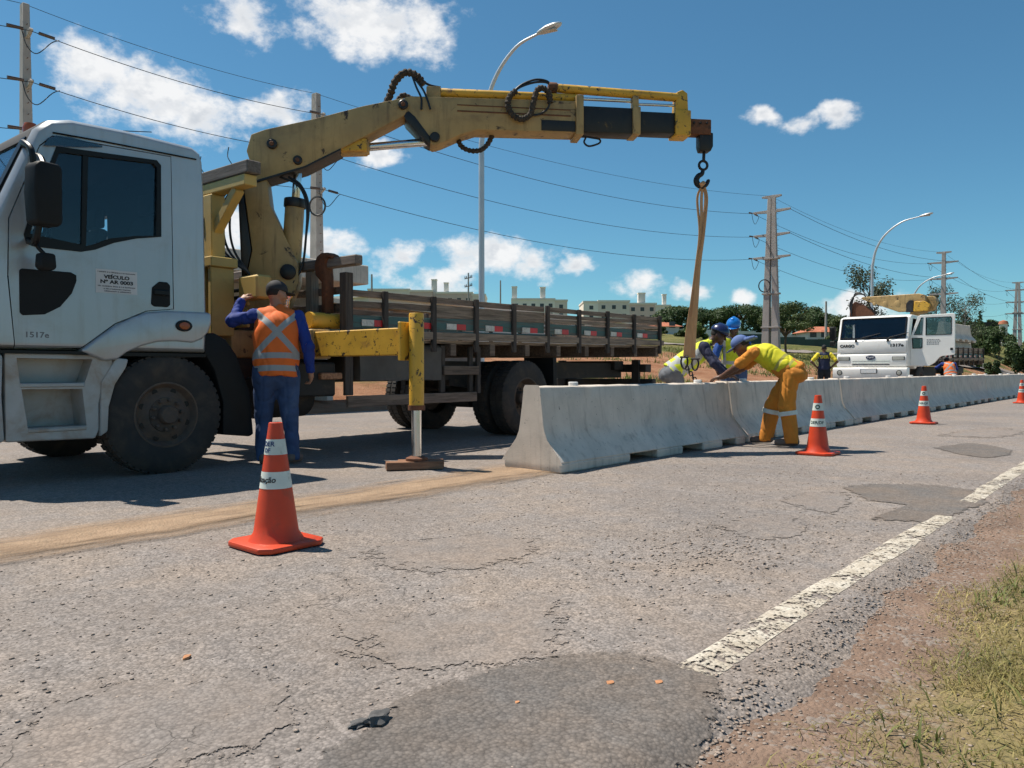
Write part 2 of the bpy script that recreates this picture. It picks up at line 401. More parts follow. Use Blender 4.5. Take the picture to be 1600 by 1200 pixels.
def soil_mat(name, a, b_, stone, green=None, fade=None):
    m, t = mat_nt(name)
    p = t.n('ShaderNodeNewGeometry').outputs['Position']
    col = t.mix(t.ramp(t.noise(p, 3.5, 6, 0.65), 0.3, 0.7), a, b_)
    if green:
        sx = t.n('ShaderNodeSeparateXYZ', None, Vector=p).outputs[0]
        gk = t.ramp(t.math('ADD', sx, t.math('MULTIPLY', t.math('SUBTRACT', t.noise(p, 1.6, 5, 0.65), 0.5), 0.9)), -0.68, -0.33)
        gc = t.mix(t.ramp(t.noise(p, 7, 6, 0.7), 0.35, 0.7), green[0], green[1])
    vo = t.n('ShaderNodeTexVoronoi', {'feature': 'F1'}, Vector=p, Scale=70.0)
    tone = t.n('ShaderNodeSeparateColor', None, Color=vo.outputs['Color']).outputs[0]
    col = t.mix(t.math('MULTIPLY', t.ramp(t.math('MULTIPLY', tone, t.noise(p, 6, 3)), 0.36, 0.5), 0.8), col, stone)
    if green:
        col = t.mix(gk, col, gc)
    b = t.n('ShaderNodeBsdfPrincipled', None, Base_Color=col, Roughness=0.95)
    b.inputs['Specular IOR Level'].default_value = 0.2
    hh = t.math('ADD', t.noise(p, 30, 6, 0.7), t.math('MULTIPLY', vo.outputs['Distance'], -0.6))
    bp = t.n('ShaderNodeBump', None, Strength=1.0, Distance=0.012, Height=hh)
    t.set(b.inputs['Normal'], bp.outputs[0])
    out = b
    if fade:
        rim = t.n('ShaderNodeAttribute', {'attribute_name': 'rim'}).outputs['Fac']
        k = t.math('ADD', rim, t.math('MULTIPLY', t.math('SUBTRACT', t.noise(t.vm('MULTIPLY', p, (3.2, 0.45, 1.0)), 3.0, 7, 0.65), 0.5), fade[0]))
        out = t.n('ShaderNodeMixShader', None, i0=t.ramp(k, fade[2], fade[1], 1.0, 0.0), i1=t.n('ShaderNodeBsdfTransparent').outputs[0], i2=b.outputs[0])
    t.n('ShaderNodeOutputMaterial', None, Surface=out)


soil_mat('soil_verge', (0.175, 0.117, 0.086), (0.25, 0.172, 0.128), (0.27, 0.23, 0.20), green=((0.26, 0.20, 0.10), (0.175, 0.155, 0.065)))
soil_mat('soil_dust', (0.32, 0.222, 0.148), (0.40, 0.282, 0.19), (0.30, 0.22, 0.15), fade=(1.6, 0.98, 0.02))


def terrain_mat():
    """dry grass with bare red soil where the roadside has been dug"""
    m, t = mat_nt('terrain')
    p = t.n('ShaderNodeNewGeometry').outputs['Position']
    g = t.mix(t.ramp(t.noise(p, 0.35, 6, 0.65), 0.3, 0.7), (0.105, 0.115, 0.038), (0.215, 0.185, 0.075))
    g = t.mix(t.ramp(t.noise(p, 4.0, 5, 0.7), 0.35, 0.75, 0.0, 0.6), g, (0.06, 0.085, 0.022))
    s = t.mix(t.ramp(t.noise(p, 0.8, 6, 0.7), 0.3, 0.7), (0.27, 0.125, 0.068), (0.40, 0.225, 0.135))
    x = t.n('ShaderNodeSeparateXYZ', None, Vector=p)
    near = t.ramp(x.outputs[0], -24.0, -14.5, 0.0, 0.42)
    # dug patch beside the side road
    d = t.vm('LENGTH', t.vm('MULTIPLY', t.vm('SUBTRACT', p, (-27.0, 42.0, 0.0)), (0.085, 0.055, 0.0)))
    dug = t.ramp(d, 0.4, 1.2, 0.55, 0.0)
    far = t.ramp(x.outputs[0], -46.0, -60.0, 0.0, 0.0)
    k = t.math('ADD', t.noise(p, 0.16, 6, 0.7), t.math('ADD', near, dug))
    col = t.mix(t.ramp(k, 0.72, 0.86), g, s)
    b = t.n('ShaderNodeBsdfPrincipled', None, Base_Color=col, Roughness=1.0)
    b.inputs['Specular IOR Level'].default_value = 0.1
    bp = t.n('ShaderNodeBump', None, Strength=1.0, Distance=0.15, Height=t.noise(p, 5.0, 6, 0.75))
    t.set(b.inputs['Normal'], bp.outputs[0])
    t.n('ShaderNodeOutputMaterial', None, Surface=b)


terrain_mat()


def leaf_mat(name, a, b_, trans=0.25):
    m, t = mat_nt(name)
    p = t.n('ShaderNodeNewGeometry').outputs['Position']
    rnd = t.n('ShaderNodeNewGeometry').outputs['Random Per Island']
    col = t.mix(t.ramp(t.noise(p, 0.8, 3, 0.6), 0.3, 0.7), a, b_)
    k = t.math('ADD', 0.65, t.math('MULTIPLY', rnd, 0.7))
    col = t.mix(1.0, col, t.n('ShaderNodeCombineXYZ', None, X=k, Y=k, Z=k).outputs[0], 'MULTIPLY')
    df = t.n('ShaderNodeBsdfPrincipled', None, Base_Color=col, Roughness=0.6)
    df.inputs['Specular IOR Level'].default_value = 0.3
    tl = t.n('ShaderNodeBsdfTranslucent', None, Color=col)
    mx = t.n('ShaderNodeMixShader', None, i0=trans, i1=df.outputs[0], i2=tl.outputs[0])
    t.n('ShaderNodeOutputMaterial', None, Surface=mx)


leaf_mat('leaf_dark', (0.036, 0.066, 0.020), (0.062, 0.10, 0.032))
leaf_mat('leaf_mid', (0.05, 0.08, 0.024), (0.09, 0.12, 0.042))
leaf_mat('leaf_grey', (0.055, 0.075, 0.038), (0.09, 0.10, 0.055))
leaf_mat('leaf_lime', (0.09, 0.14, 0.03), (0.14, 0.18, 0.05))
leaf_mat('grass_blade', (0.21, 0.195, 0.065), (0.42, 0.33, 0.14), 0.3)
leaf_mat('weed_leaf', (0.12, 0.15, 0.042), (0.21, 0.21, 0.07), 0.3)


def vest_mat(name, base, tape, stripes):
    """hi-vis cloth; tape bands are printed in the torso's own coordinates (attribute 'torso')
    stripes: list of ('h', z0, z1) | ('x', zc, half, slope) | ('v', x0, x1)"""
    m, t = mat_nt(name)
    at = t.n('ShaderNodeAttribute', {'attribute_name': 'torso'}).outputs['Vector']
    s = t.n('ShaderNodeSeparateXYZ', None, Vector=at)
    X, Y, Z = s.outputs
    tc = t.n('ShaderNodeTexCoord').outputs['Object']
    n1 = t.noise(tc, 6, 5, 0.6)
    col = t.mix(t.ramp(n1, 0.3, 0.75), mul(base, 0.85), base)
    k = None
    for st in stripes:
        if st[0] == 'h':
            q = t.math('MULTIPLY', t.math('GREATER_THAN', Z, st[1]), t.math('LESS_THAN', Z, st[2]))
        elif st[0] == 'v':
            ax = t.math('ABSOLUTE', X)
            q = t.math('MULTIPLY', t.math('GREATER_THAN', ax, st[1]), t.math('LESS_THAN', ax, st[2]))
        else:
            ax = t.math('ABSOLUTE', X)
            dz = t.math('ABSOLUTE', t.math('SUBTRACT', Z, st[1]))
            dd = t.math('ABSOLUTE', t.math('SUBTRACT', dz, t.math('MULTIPLY', ax, st[3])))
            q = t.math('LESS_THAN', dd, st[2])
            q = t.math('MULTIPLY', q, t.math('LESS_THAN', Y, 0.02))
            q = t.math('MULTIPLY', q, t.math('MULTIPLY', t.math('GREATER_THAN', Z, st[4]), t.math('LESS_THAN', Z, st[5])))
        k = q if k is None else t.math('MAXIMUM', k, q)
    col = t.mix(k, col, tape)
    b = t.n('ShaderNodeBsdfPrincipled', None, Base_Color=col, Roughness=0.75)
    bp = t.n('ShaderNodeBump', None, Strength=0.7, Distance=0.004, Height=t.noise(tc, 14, 5, 0.6))
    t.set(b.inputs['Normal'], bp.outputs[0])
    t.n('ShaderNodeOutputMaterial', None, Surface=b)


vest_mat('vest_orange', (0.82, 0.155, 0.018), (0.30, 0.32, 0.33), [('h', 0.17, 0.225), ('h', 0.05, 0.105), ('x', 0.42, 0.042, 1.05, 0.19, 0.66)])
vest_mat('vest_lime', (0.64, 0.72, 0.025), (0.42, 0.44, 0.43), [('h', 0.15, 0.20), ('h', 0.03, 0.08), ('v', 0.105, 0.150)])
vest_mat('vest_lime_plain', (0.74, 0.68, 0.02), (0.40, 0.36, 0.08), [('h', 0.17, 0.205), ('h', 0.06, 0.095)])
vest_mat('vest_navy', (0.012, 0.018, 0.055), (0.02, 0.03, 0.08), [('h', 0.9, 0.95)])

# ------------------------------------------------------------------ geometry helpers
class G:
    """collects simple shapes; G.to(name, ...) links them as one mesh object"""
    def __init__(s):
        s.v = []
        s.f = []

    def add(s, vs, fs):
        o = len(s.v)
        s.v += [tuple(p) for p in vs]
        s.f += [tuple(i + o for i in q) for q in fs]
        return s

    def box(s, x0, x1, y0, y1, z0, z1, mat=None):
        vs = [Vector((x, y, z)) for x in (x0, x1) for y in (y0, y1) for z in (z0, z1)]
        if mat is not None:
            vs = [mat @ p for p in vs]
        return s.add(vs, [(0, 1, 3, 2), (4, 6, 7, 5), (0, 4, 5, 1), (2, 3, 7, 6), (0, 2, 6, 4), (1, 5, 7, 3)])

    def bar(s, a, b, w, h, up=(0, 0, 1)):
        a, b = Vector(a), Vector(b)
        d = (b - a).normalized()
        x = d.cross(Vector(up)).normalized()
        z = x.cross(d)
        vs = [p + x * sx * w / 2 + z * sz * h / 2 for p in (a, b) for sx, sz in ((-1, -1), (1, -1), (1, 1), (-1, 1))]
        return s.add(vs, [(3, 2, 1, 0), (4, 5, 6, 7), (0, 1, 5, 4), (1, 2, 6, 5), (2, 3, 7, 6), (3, 0, 4, 7)])

    def prism(s, pts, a, b, axis='x', mat=None):
        """polygon pts in the two other axes (y,z), (x,z) or (x,y), swept along axis from a to b"""
        n = len(pts)
        mk = {'x': lambda t, p: (t, p[0], p[1]), 'y': lambda t, p: (p[0], t, p[1]), 'z': lambda t, p: (p[0], p[1], t)}[axis]
        vs = [Vector(mk(t, p)) for t in (a, b) for p in pts]
        if mat is not None:
            vs = [mat @ p for p in vs]
        area = sum(pts[i][0] * pts[(i + 1) % n][1] - pts[(i + 1) % n][0] * pts[i][1] for i in range(n))
        ccw = (area > 0) ^ (axis == 'y')
        fs = [tuple(range(n))[::-1], tuple(range(n, 2 * n))] + [(i, (i + 1) % n, n + (i + 1) % n, n + i) for i in range(n)]
        if (b < a) ^ (not ccw):
            fs = [q[::-1] for q in fs]
        return s.add(vs, fs)

    def tube(s, pts, r, seg=8, cap=True):
        pts = [Vector(p) for p in pts]
        n = len(pts)
        rs = r if isinstance(r, (list, tuple)) else [r] * n
        tan = [(pts[min(i + 1, n - 1)] - pts[max(i - 1, 0)]).normalized() for i in range(n)]
        u = tan[0].orthogonal().normalized()
        vs = []
        for i in range(n):
            u = (u - tan[i] * u.dot(tan[i])).normalized()
            w = tan[i].cross(u)
            for k in range(seg):
                a = 2 * math.pi * k / seg
                vs.append(pts[i] + (u * math.cos(a) + w * math.sin(a)) * rs[i])
        fs = [(i * seg + k, i * seg + (k + 1) % seg, (i + 1) * seg + (k + 1) % seg, (i + 1) * seg + k) for i in range(n - 1) for k in range(seg)]
        if cap:
            fs += [tuple(range(seg))[::-1], tuple(range((n - 1) * seg, n * seg))]
        return s.add(vs, fs)

    def lathe(s, prof, c=(0, 0, 0), axis='z', seg=24, cap=True):
        c = Vector(c)
        ax = {'x': (Vector((0, 1, 0)), Vector((0, 0, 1)), Vector((1, 0, 0))), 'y': (Vector((0, 0, 1)), Vector((1, 0, 0)), Vector((0, 1, 0))),
              'z': (Vector((1, 0, 0)), Vector((0, 1, 0)), Vector((0, 0, 1)))}[axis]
        vs, n = [], len(prof)
        for r, h in prof:
            for k in range(seg):
                a = 2 * math.pi * k / seg
                vs.append(c + ax[0] * r * math.cos(a) + ax[1] * r * math.sin(a) + ax[2] * h)
        fs = [(i * seg + k, i * seg + (k + 1) % seg, (i + 1) * seg + (k + 1) % seg, (i + 1) * seg + k) for i in range(n - 1) for k in range(seg)]
        if cap:
            if prof[0][0] > 1e-6:
                fs.append(tuple(range(seg))[::-1])
            if prof[-1][0] > 1e-6:
                fs.append(tuple(range((n - 1) * seg, n * seg)))
        return s.add(vs, fs)

    def mesh(s, name, bevel=0, seg=1, ang=30):
        me = bpy.data.meshes.new(name)
        me.from_pydata([tuple(p) for p in s.v], [], s.f)
        if bevel:
            bm = bmesh.new()
            bm.from_mesh(me)
            ed = [e for e in bm.edges if len(e.link_faces) == 2 and e.calc_face_angle(0) > R(ang)]
            bmesh.ops.bevel(bm, geom=ed, offset=bevel, segments=seg, affect='EDGES', profile=0.5, clamp_overlap=True)
            bm.to_mesh(me)
            bm.free()
        me.update()
        return me

    def to(s, name, mat, parent=None, bevel=0, seg=1, smooth=35, loc=None, rot=None):
        return link(name, s.mesh(name, bevel, seg), mat, parent, smooth, loc, rot)


def link(name, me, mat, parent=None, smooth=35, loc=None, rot=None):
    o = bpy.data.objects.new(name, me)
    COL.objects.link(o)
    if mat:
        me.materials.clear()
        me.materials.append(MATS[mat])
    if smooth:
        me.shade_smooth()
        if smooth < 180:
            me.set_sharp_from_angle(angle=R(smooth))
    if parent:
        o.parent = parent
    if loc is not None:
        o.location = loc
    if rot is not None:
        o.rotation_euler = rot
    return o


def np_mesh(name, v, q):
    """mesh from arrays: v (n,3), q (m,3 or 4)"""
    me = bpy.data.meshes.new(name)
    v = np.ascontiguousarray(v, np.float32)
    q = np.ascontiguousarray(q, np.int32)
    k = q.shape[1]
    me.vertices.add(len(v))
    me.vertices.foreach_set('co', v.ravel())
    me.loops.add(q.size)
    me.loops.foreach_set('vertex_index', q.ravel())
    me.polygons.add(len(q))
    me.polygons.foreach_set('loop_start', np.arange(len(q), dtype=np.int32) * k)
    me.update(calc_edges=True)
    me.validate()
    return me


def thing(name, label, cat, loc=(0, 0, 0), rz=0, group=None):
    o = bpy.data.objects.new(name, None)
    COL.objects.link(o)
    o.empty_display_size = 0.2
    o.location = loc
    o.rotation_euler = (0, 0, rz)
    return tag(o, label, cat, group)


def tag(o, label=None, cat=None, group=None, kind=None):
    if label:
        o['label'] = label
    if cat:
        o['category'] = cat
    if group:
        o['group'] = group
    if kind:
        o['kind'] = kind
    return o


def copy_tree(o, parent=None):
    c = o.copy()
    COL.objects.link(c)
    c.parent = parent
    for ch in list(o.children):
        copy_tree(ch, c)
    return c


def boolean(me, cutters, op='DIFFERENCE'):
    """me and cutters are meshes; returns a new mesh"""
    o = bpy.data.objects.new('tmp', me)
    COL.objects.link(o)
    tmp = [o]
    for c in cutters:
        k = bpy.data.objects.new('tmpc', c)
        COL.objects.link(k)
        tmp.append(k)
        md = o.modifiers.new('b', 'BOOLEAN')
        md.operation = op
        md.solver = 'EXACT'
        md.object = k
    dg = bpy.context.evaluated_depsgraph_get()
    r = bpy.data.meshes.new_from_object(o.evaluated_get(dg))
    for k in tmp:
        bpy.data.objects.remove(k)
    return r


def weighted(o):
    md = o.modifiers.new('wn', 'WEIGHTED_NORMAL')
    md.keep_sharp = True
    return o


def text_mesh(txt, size, depth=0.002, bold=0.0, align='CENTER', sx=1.0):
    cu = bpy.data.curves.new('t', 'FONT')
    cu.body = txt
    cu.size = size
    cu.align_x = align
    cu.align_y = 'CENTER'
    cu.offset = bold
    cu.extrude = depth
    cu.resolution_u = 3
    o = bpy.data.objects.new('t', cu)
    COL.objects.link(o)
    dg = bpy.context.evaluated_depsgraph_get()
    me = bpy.data.meshes.new_from_object(o.evaluated_get(dg))
    bpy.data.objects.remove(o)
    if sx != 1:
        me.transform(Matrix.Diagonal((sx, 1, 1, 1)))
    return me


def smoothpath(pts, n=6):
    """Catmull-Rom through pts"""
    P = [Vector(p) for p in pts]
    P = [P[0] * 2 - P[1]] + P + [P[-1] * 2 - P[-2]]
    out = []
    for i in range(1, len(P) - 2):
        for k in range(n):
            t = k / n
            a, b, c, d = P[i - 1], P[i], P[i + 1], P[i + 2]
            out.append(0.5 * ((2 * b) + (c - a) * t + (2 * a - 5 * b + 4 * c - d) * t * t + (3 * b - a - 3 * c + d) * t ** 3))
    out.append(P[-2])
    return out


def sstep(x, a, b):
    t = np.clip((x - a) / (b - a), 0, 1)
    return t * t * (3 - 2 * t)


def vnoise(x, y, seed=0):
    """value noise on arrays"""
    xi, yi = np.floor(x).astype(np.int64), np.floor(y).astype(np.int64)
    fx, fy = x - xi, y - yi
    fx, fy = fx * fx * (3 - 2 * fx), fy * fy * (3 - 2 * fy)

    def h(a, b):
        n = (a * 374761393 + b * 668265263 + seed * 1442695041) & 0xffffffff
        n = ((n ^ (n >> 13)) * 1274126177) & 0xffffffff
        return ((n ^ (n >> 16)) & 0xffff) / 65535.0
    return (h(xi, yi) * (1 - fx) + h(xi + 1, yi) * fx) * (1 - fy) + (h(xi, yi + 1) * (1 - fx) + h(xi + 1, yi + 1) * fx) * fy


def fbm(x, y, oct=4, seed=0):
    r, a, tot = 0, 1.0, 0
    for k in range(oct):
        r = r + a * vnoise(x * 2 ** k, y * 2 ** k, seed + k)
        tot += a
        a *= 0.5
    return r / tot


def grid_mesh(name, xs, ys, zf):
    X, Y = np.meshgrid(xs, ys)
    Z = zf(X, Y)
    v = np.stack([X.ravel(), Y.ravel(), Z.ravel()], 1)
    nx, ny = len(xs), len(ys)
    i = (np.arange(ny - 1)[:, None] * nx + np.arange(nx - 1)[None]).ravel()
    q = np.stack([i, i + 1, i + nx + 1, i + nx], 1)
    return np_mesh(name, v, q)

# ------------------------------------------------------------------ ground, road, verge
ROAD_L = -13.4


def tz(x, y):
    """height of the land left of the road (it climbs away from it)"""
    w = np.maximum(0, ROAD_L - 0.1 - x)
    z = 0.095 * np.minimum(w, 54) + 0.02 * np.clip(w - 54, 0, 400) + 0.025 * np.clip(y - 30, 0, 400) * sstep(w, 0, 8)
    return z + (fbm(x * 0.22 + 50, y * 0.22 + 50, 4, 3) - 0.5) * 0.7 * sstep(w, 0.5, 6) - 0.03


def rz(x, y):
    """road surface: uneven, crumbling towards the right edge"""
    z = (fbm(x * 1.3 + 9, y * 1.3 + 9, 3, 5) - 0.5) * 0.014 + (fbm(x * 9, y * 9, 2, 8) - 0.5) * 0.004
    # worn hollow with a broken rim in the lane
    hol = sstep(fbm(x * 3.2 + 4, y * 3.2 + 1, 4, 21), 0.54, 0.60) * np.exp(-(((x + 1.72) / 0.42) ** 2 + ((y - 3.55) / 0.75) ** 2))
    hol2 = sstep(fbm(x * 3.0 + 14, y * 3.0 + 1, 4, 25), 0.55, 0.62) * np.exp(-(((x + 2.0) / 0.5) ** 2 + ((y - 1.5) / 0.8) ** 2)) * 0.45
    z = z - 0.03 * (hol + hol2)
    edge = -0.925 + (fbm(x * 2.0 + 31, y * 2.6 + 7, 4, 13) - 0.5) * 0.24
    return z - 0.06 * sstep(x, edge - 0.05, edge + 0.16)


def vz(x, y):
    """verge of red soil and turf right of the road"""
    z = -0.03 + (fbm(x * 2.2 + 70, y * 2.2 + 70, 4, 9) - 0.5) * 0.06 + (fbm(x * 11, y * 11, 3, 2) - 0.5) * 0.022
    return z + 0.05 * sstep(x, -0.75, 0.3) - 0.05 * (1 - sstep(x, -1.2, -1.02))


def frange(a, b, st):
    return list(np.arange(a, b - 1e-9, st))


xs = [ROAD_L] + frange(-12.4, -5.5, 1.0) + frange(-5.5, -0.55, 0.028)
ys = frange(-300, -20, 20) + frange(-20, -1, 1.0) + frange(-1, 9.5, 0.03) + frange(9.5, 20, 0.25) + frange(20, 60, 2) + frange(60, 700, 20)
tag(link('road', grid_mesh('road', np.array(xs), np.array(ys), rz), 'asphalt_road', smooth=180), 'worn grey asphalt road surface', kind='structure')

xs = frange(-1.15, 1.6, 0.03) + frange(1.6, 6, 0.2) + frange(6, 60, 4) + frange(60, 1500, 90)
ys = frange(-300, -20, 20) + frange(-20, 0.5, 0.5) + frange(0.5, 8, 0.035) + frange(8, 20, 0.3) + frange(20, 60, 3) + frange(60, 1500, 60)
tag(link('ground', grid_mesh('ground', np.array(xs), np.array(ys), vz), 'soil_verge', smooth=180), 'reddish soil verge beside the road', kind='structure')

xs = sorted([ROAD_L - 0.0] + [ROAD_L - 0.15 * k for k in range(1, 30)] + frange(-120, -18.2, 1.2) + frange(-500, -120, 12) + frange(-2500, -500, 100))
ys = frange(-600, -60, 30) + frange(-60, 150, 1.5) + frange(150, 400, 8) + frange(400, 2600, 80)
tag(link('hillside', grid_mesh('hillside', np.array(xs), np.array(ys), tz), 'terrain', smooth=180), 'grassy hillside with bare red soil across the road', kind='structure')


def patch(name, pts, mat, lift=0.006, seed=0, jit=0.10, label=None):
    """thin sheet of repair asphalt following the road; outline ragged"""
    P = [p for p in smoothpath([(*p, 0) for p in pts] + [(*pts[0], 0)], 14)][:-1]
    c = sum(P, Vector()) / len(P)
    n = len(P)
    out = []
    for i, p in enumerate(P):
        d = p - c
        k = 1 + jit * (fbm(np.array([p.x * 5 + seed]), np.array([p.y * 5]), 4, seed)[0] - 0.5) * 2
        out.append(c + d * k)
    rings = 26
    vs = []
    for r in range(rings + 1):
        f = r / rings
        for p in out:
            q = c.lerp(p, f)
            vs.append((q.x, q.y, lift if f < 0.985 else 0.0))
    vs = np.array(vs)
    vs[:, 2] += rz(vs[:, 0], vs[:, 1]) + 0.0015
    i = np.arange(rings)[:, None] * n + np.arange(n)[None]
    j = np.arange(rings)[:, None] * n + (np.arange(n)[None] + 1) % n
    q = np.stack([i.ravel(), j.ravel(), (j + n).ravel(), (i + n).ravel()], 1)
    me = np_mesh(name, vs, q)
    me.attributes.new('rim', 'FLOAT', 'POINT').data.foreach_set('value', np.repeat(np.arange(rings + 1) / rings, n).astype(np.float32))
    return tag(link(name, me, mat, smooth=180), label or 'asphalt repair patch', kind='structure')


patch('asphalt_patch', [(-1.54, 1.14), (-1.60, 1.56), (-1.36, 2.07), (-1.05, 2.09), (-0.90, 1.93), (-0.84, 1.6), (-0.88, 1.2), (-1.1, 0.85), (-1.42, 0.85)], 'asphalt_patch', 0.004, 3, 0.06)
patch('asphalt_patch', [(-2.18, 9.82), (-1.92, 10.87), (-1.37, 10.06), (-1.48, 9.06)], 'asphalt_patch', 0.003, 5)
patch('asphalt_patch', [(-1.62, 5.6), (-1.95, 6.2), (-1.40, 6.75), (-0.98, 6.25), (-1.02, 5.4), (-1.10, 5.0), (-1.4, 4.9), (-1.3, 5.5)], 'asphalt_patch', 0.003, 8, 0.14)
patch('asphalt_patch', [(-2.1, 5.05), (-2.12, 5.6), (-1.85, 5.95), (-1.6, 5.3), (-1.62, 4.85)], 'asphalt_patch_pale', 0.002, 9, 0.14)
patch('asphalt_patch', [(-2.1, 4.06), (-1.96, 4.72), (-1.57, 4.53), (-1.55, 3.9)], 'asphalt_patch_pale', 0.002, 12, 0.16)
patch('asphalt_patch', [(-2.3, 1.63), (-2.06, 2.14), (-1.81, 2.5), (-1.41, 1.85), (-1.84, 1.41)], 'asphalt_patch_pale', 0.002, 14, 0.14)
patch('asphalt_patch', [(-2.5, 0.82), (-2.05, 1.30), (-1.68, 1.15), (-1.62, 0.8), (-2.0, 0.4)], 'asphalt_patch_pale', 0.002, 17, 0.14)
patch('asphalt_patch', [(-2.6, 11.5), (-2.3, 14), (-1.6, 13.4), (-1.8, 11.6)], 'asphalt_patch_pale', 0.002, 19, 0.14)
patch('asphalt_patch', [(-3.2, 2.3), (-2.9, 3.2), (-2.3, 3.0), (-2.5, 2.2)], 'asphalt_patch_pale', 0.002, 23, 0.16)

for k, (x, y, r_) in enumerate([(-2.33, 1.13, 0.010), (-1.22, 1.83, 0.011), (-1.12, 1.93, 0.012), (-1.33, 1.55, 0.007)]):
    patch('paint_spot', [(x - r_, y), (x, y + r_ * 1.4), (x + r_, y + r_ * 0.3), (x + r_ * 0.2, y - r_)], 'paint_orange', 0.007, 30 + k, 0.3, 'small orange paint spot on the asphalt')


def strip(name, x0, x1, y0, y1, lift, mat, label, wob=0.0, nx=8, st=0.06, seed=0):
    ys_ = np.arange(y0, y1, st)
    u = np.linspace(0, 1, nx)
    a = x0 + (fbm(ys_ * 1.4, ys_ * 0 + seed, 4, seed) - 0.5) * wob
    b = x1 + (fbm(ys_ * 1.4, ys_ * 0 + seed + 9, 4, seed + 4) - 0.5) * wob
    X = a[:, None] * (1 - u) + b[:, None] * u
    Y = np.repeat(ys_[:, None], nx, 1)
    e = np.minimum(u, 1 - u) * (nx - 1)
    Z = rz(X, Y) + 0.002 + lift * np.clip(e, 0, 1)[None] * (0.6 + 0.8 * fbm(X * 4, Y * 2, 3, seed))
    n = len(ys_)
    i = (np.arange(n - 1)[:, None] * nx + np.arange(nx - 1)[None]).ravel()
    me = np_mesh(name, np.stack([X.ravel(), Y.ravel(), Z.ravel()], 1), np.stack([i, i + 1, i + nx + 1, i + nx], 1))
    me.attributes.new('rim', 'FLOAT', 'POINT').data.foreach_set('value', np.tile(np.abs(u * 2 - 1), n).astype(np.float32))
    return tag(link(name, me, mat, smooth=180), label, kind='structure')


strip('median_dust', -4.90, -3.94, -12, 60, 0.012, 'soil_dust', 'sandy dust strip along the middle of the road', 0.22, 12, 0.05, 2)
strip('edge_line', -1.145, -1.02, 2.06, 5.32, 0.004, 'road_paint', 'worn white edge line on the asphalt', 0.02, 6, 0.03, 1)
strip('edge_line', -1.145, -1.02, 5.95, 60, 0.004, 'road_paint', 'worn white edge line beyond the dark patch', 0.02, 6, 0.05, 6)


def stones(name, n, fx, fy, smin, smax, mat, zf, label, seed=0, sq=0.42):
    """loose stones: squashed, jittered octahedra"""
    r = np.random.default_rng(seed)
    x, y = fx(r, n), fy(r, n)
    s = smin + (smax - smin) * r.random(n) ** 3
    base = np.array([(1, 0, 0), (0, 1, 0), (-1, 0, 0), (0, -1, 0), (0, 0, 1), (0, 0, -1), (.7, .7, .35), (-.7, .6, .45), (-.6, -.7, .3), (.7, -.6, .5)], float)
    tri = np.array([(0, 6, 4), (6, 1, 4), (1, 7, 4), (7, 2, 4), (2, 8, 4), (8, 3, 4), (3, 9, 4), (9, 0, 4), (0, 5, 6), (6, 5, 1), (1, 5, 7), (7, 5, 2), (2, 5, 8), (8, 5, 3), (3, 5, 9), (9, 5, 0)])
    v = base[None] * (0.7 + 0.6 * r.random((n, 10, 1))) * s[:, None, None]
    v[:, :, 2] *= sq
    a = r.random(n) * 6.28
    ca, sa = np.cos(a)[:, None], np.sin(a)[:, None]
    vx, vy = v[:, :, 0] * ca - v[:, :, 1] * sa, v[:, :, 0] * sa + v[:, :, 1] * ca
    v = np.stack([vx + x[:, None], vy + y[:, None], v[:, :, 2] + (zf(x, y) + s * 0.25)[:, None]], 2)
    q = (tri[None] + (np.arange(n) * 10)[:, None, None]).reshape(-1, 3)
    return tag(link(name, np_mesh(name, v.reshape(-1, 3), q), mat, smooth=0), label, 'gravel', kind='stuff')


stones('gravel', 7000, lambda r, n: -0.90 + r.normal(0, 0.06, n), lambda r, n: 0.9 + 11 * r.random(n) ** 1.6, 0.0015, 0.0085, 'stone_grey',
       lambda x, y: np.maximum(rz(x, y), vz(x, y)), 'grey gravel crumbled along the broken asphalt edge', 3)
stones('gravel', 7000, lambda r, n: -0.95 + 0.75 * r.random(n) ** 1.3, lambda r, n: 0.9 + 7 * r.random(n) ** 1.5, 0.0012, 0.007, 'stone_grey',
       vz, 'small loose stones scattered over the red soil', 4)
stones('gravel', 5000, lambda r, n: -1.0 - 3.2 * r.random(n) ** 1.2, lambda r, n: 0.6 + 7 * r.random(n) ** 1.7, 0.002, 0.008, 'stone_grey',
       rz, 'fine loose grit scattered on the asphalt', 5, 0.5)
stones('gravel', 1400, lambda r, n: -1.72 + r.normal(0, 0.25, n), lambda r, n: 3.5 + r.normal(0, 0.5, n), 0.002, 0.010, 'stone_grey',
       rz, 'broken asphalt crumbs in the worn hollow', 6, 0.5)


def rock(name, x, y, z, sx, sy, sz, seed, mat, label, cat, group=None):
    bm = bmesh.new()
    bmesh.ops.create_icosphere(bm, subdivisions=3, radius=1)
    for v in bm.verts:
        k = 0.85 + 0.5 * mnoise.noise(v.co * 1.6 + Vector((seed, 0, 0))) + 0.12 * mnoise.noise(v.co * 5 + Vector((seed, 3, 0)))
        v.co = Vector((v.co.x * k * sx, v.co.y * k * sy, max(-0.4, v.co.z * k) * sz))
    me = bpy.data.meshes.new(name)
    bm.to_mesh(me)
    bm.free()
    return tag(link(name, me, mat, smooth=40, loc=(x, y, z)), label, cat, group)


rock('asphalt_chunk', -1.525, 1.235, 0.014, 0.028, 0.040, 0.024, 2, 'stone_dark', 'dark loose asphalt chunk lying just left of the big dark patch', 'chunk')
rock('asphalt_chunk', -1.555, 1.20, 0.008, 0.020, 0.032, 0.010, 6, 'stone_dark', 'flat dark asphalt flake left of the bigger loose chunk', 'chunk')


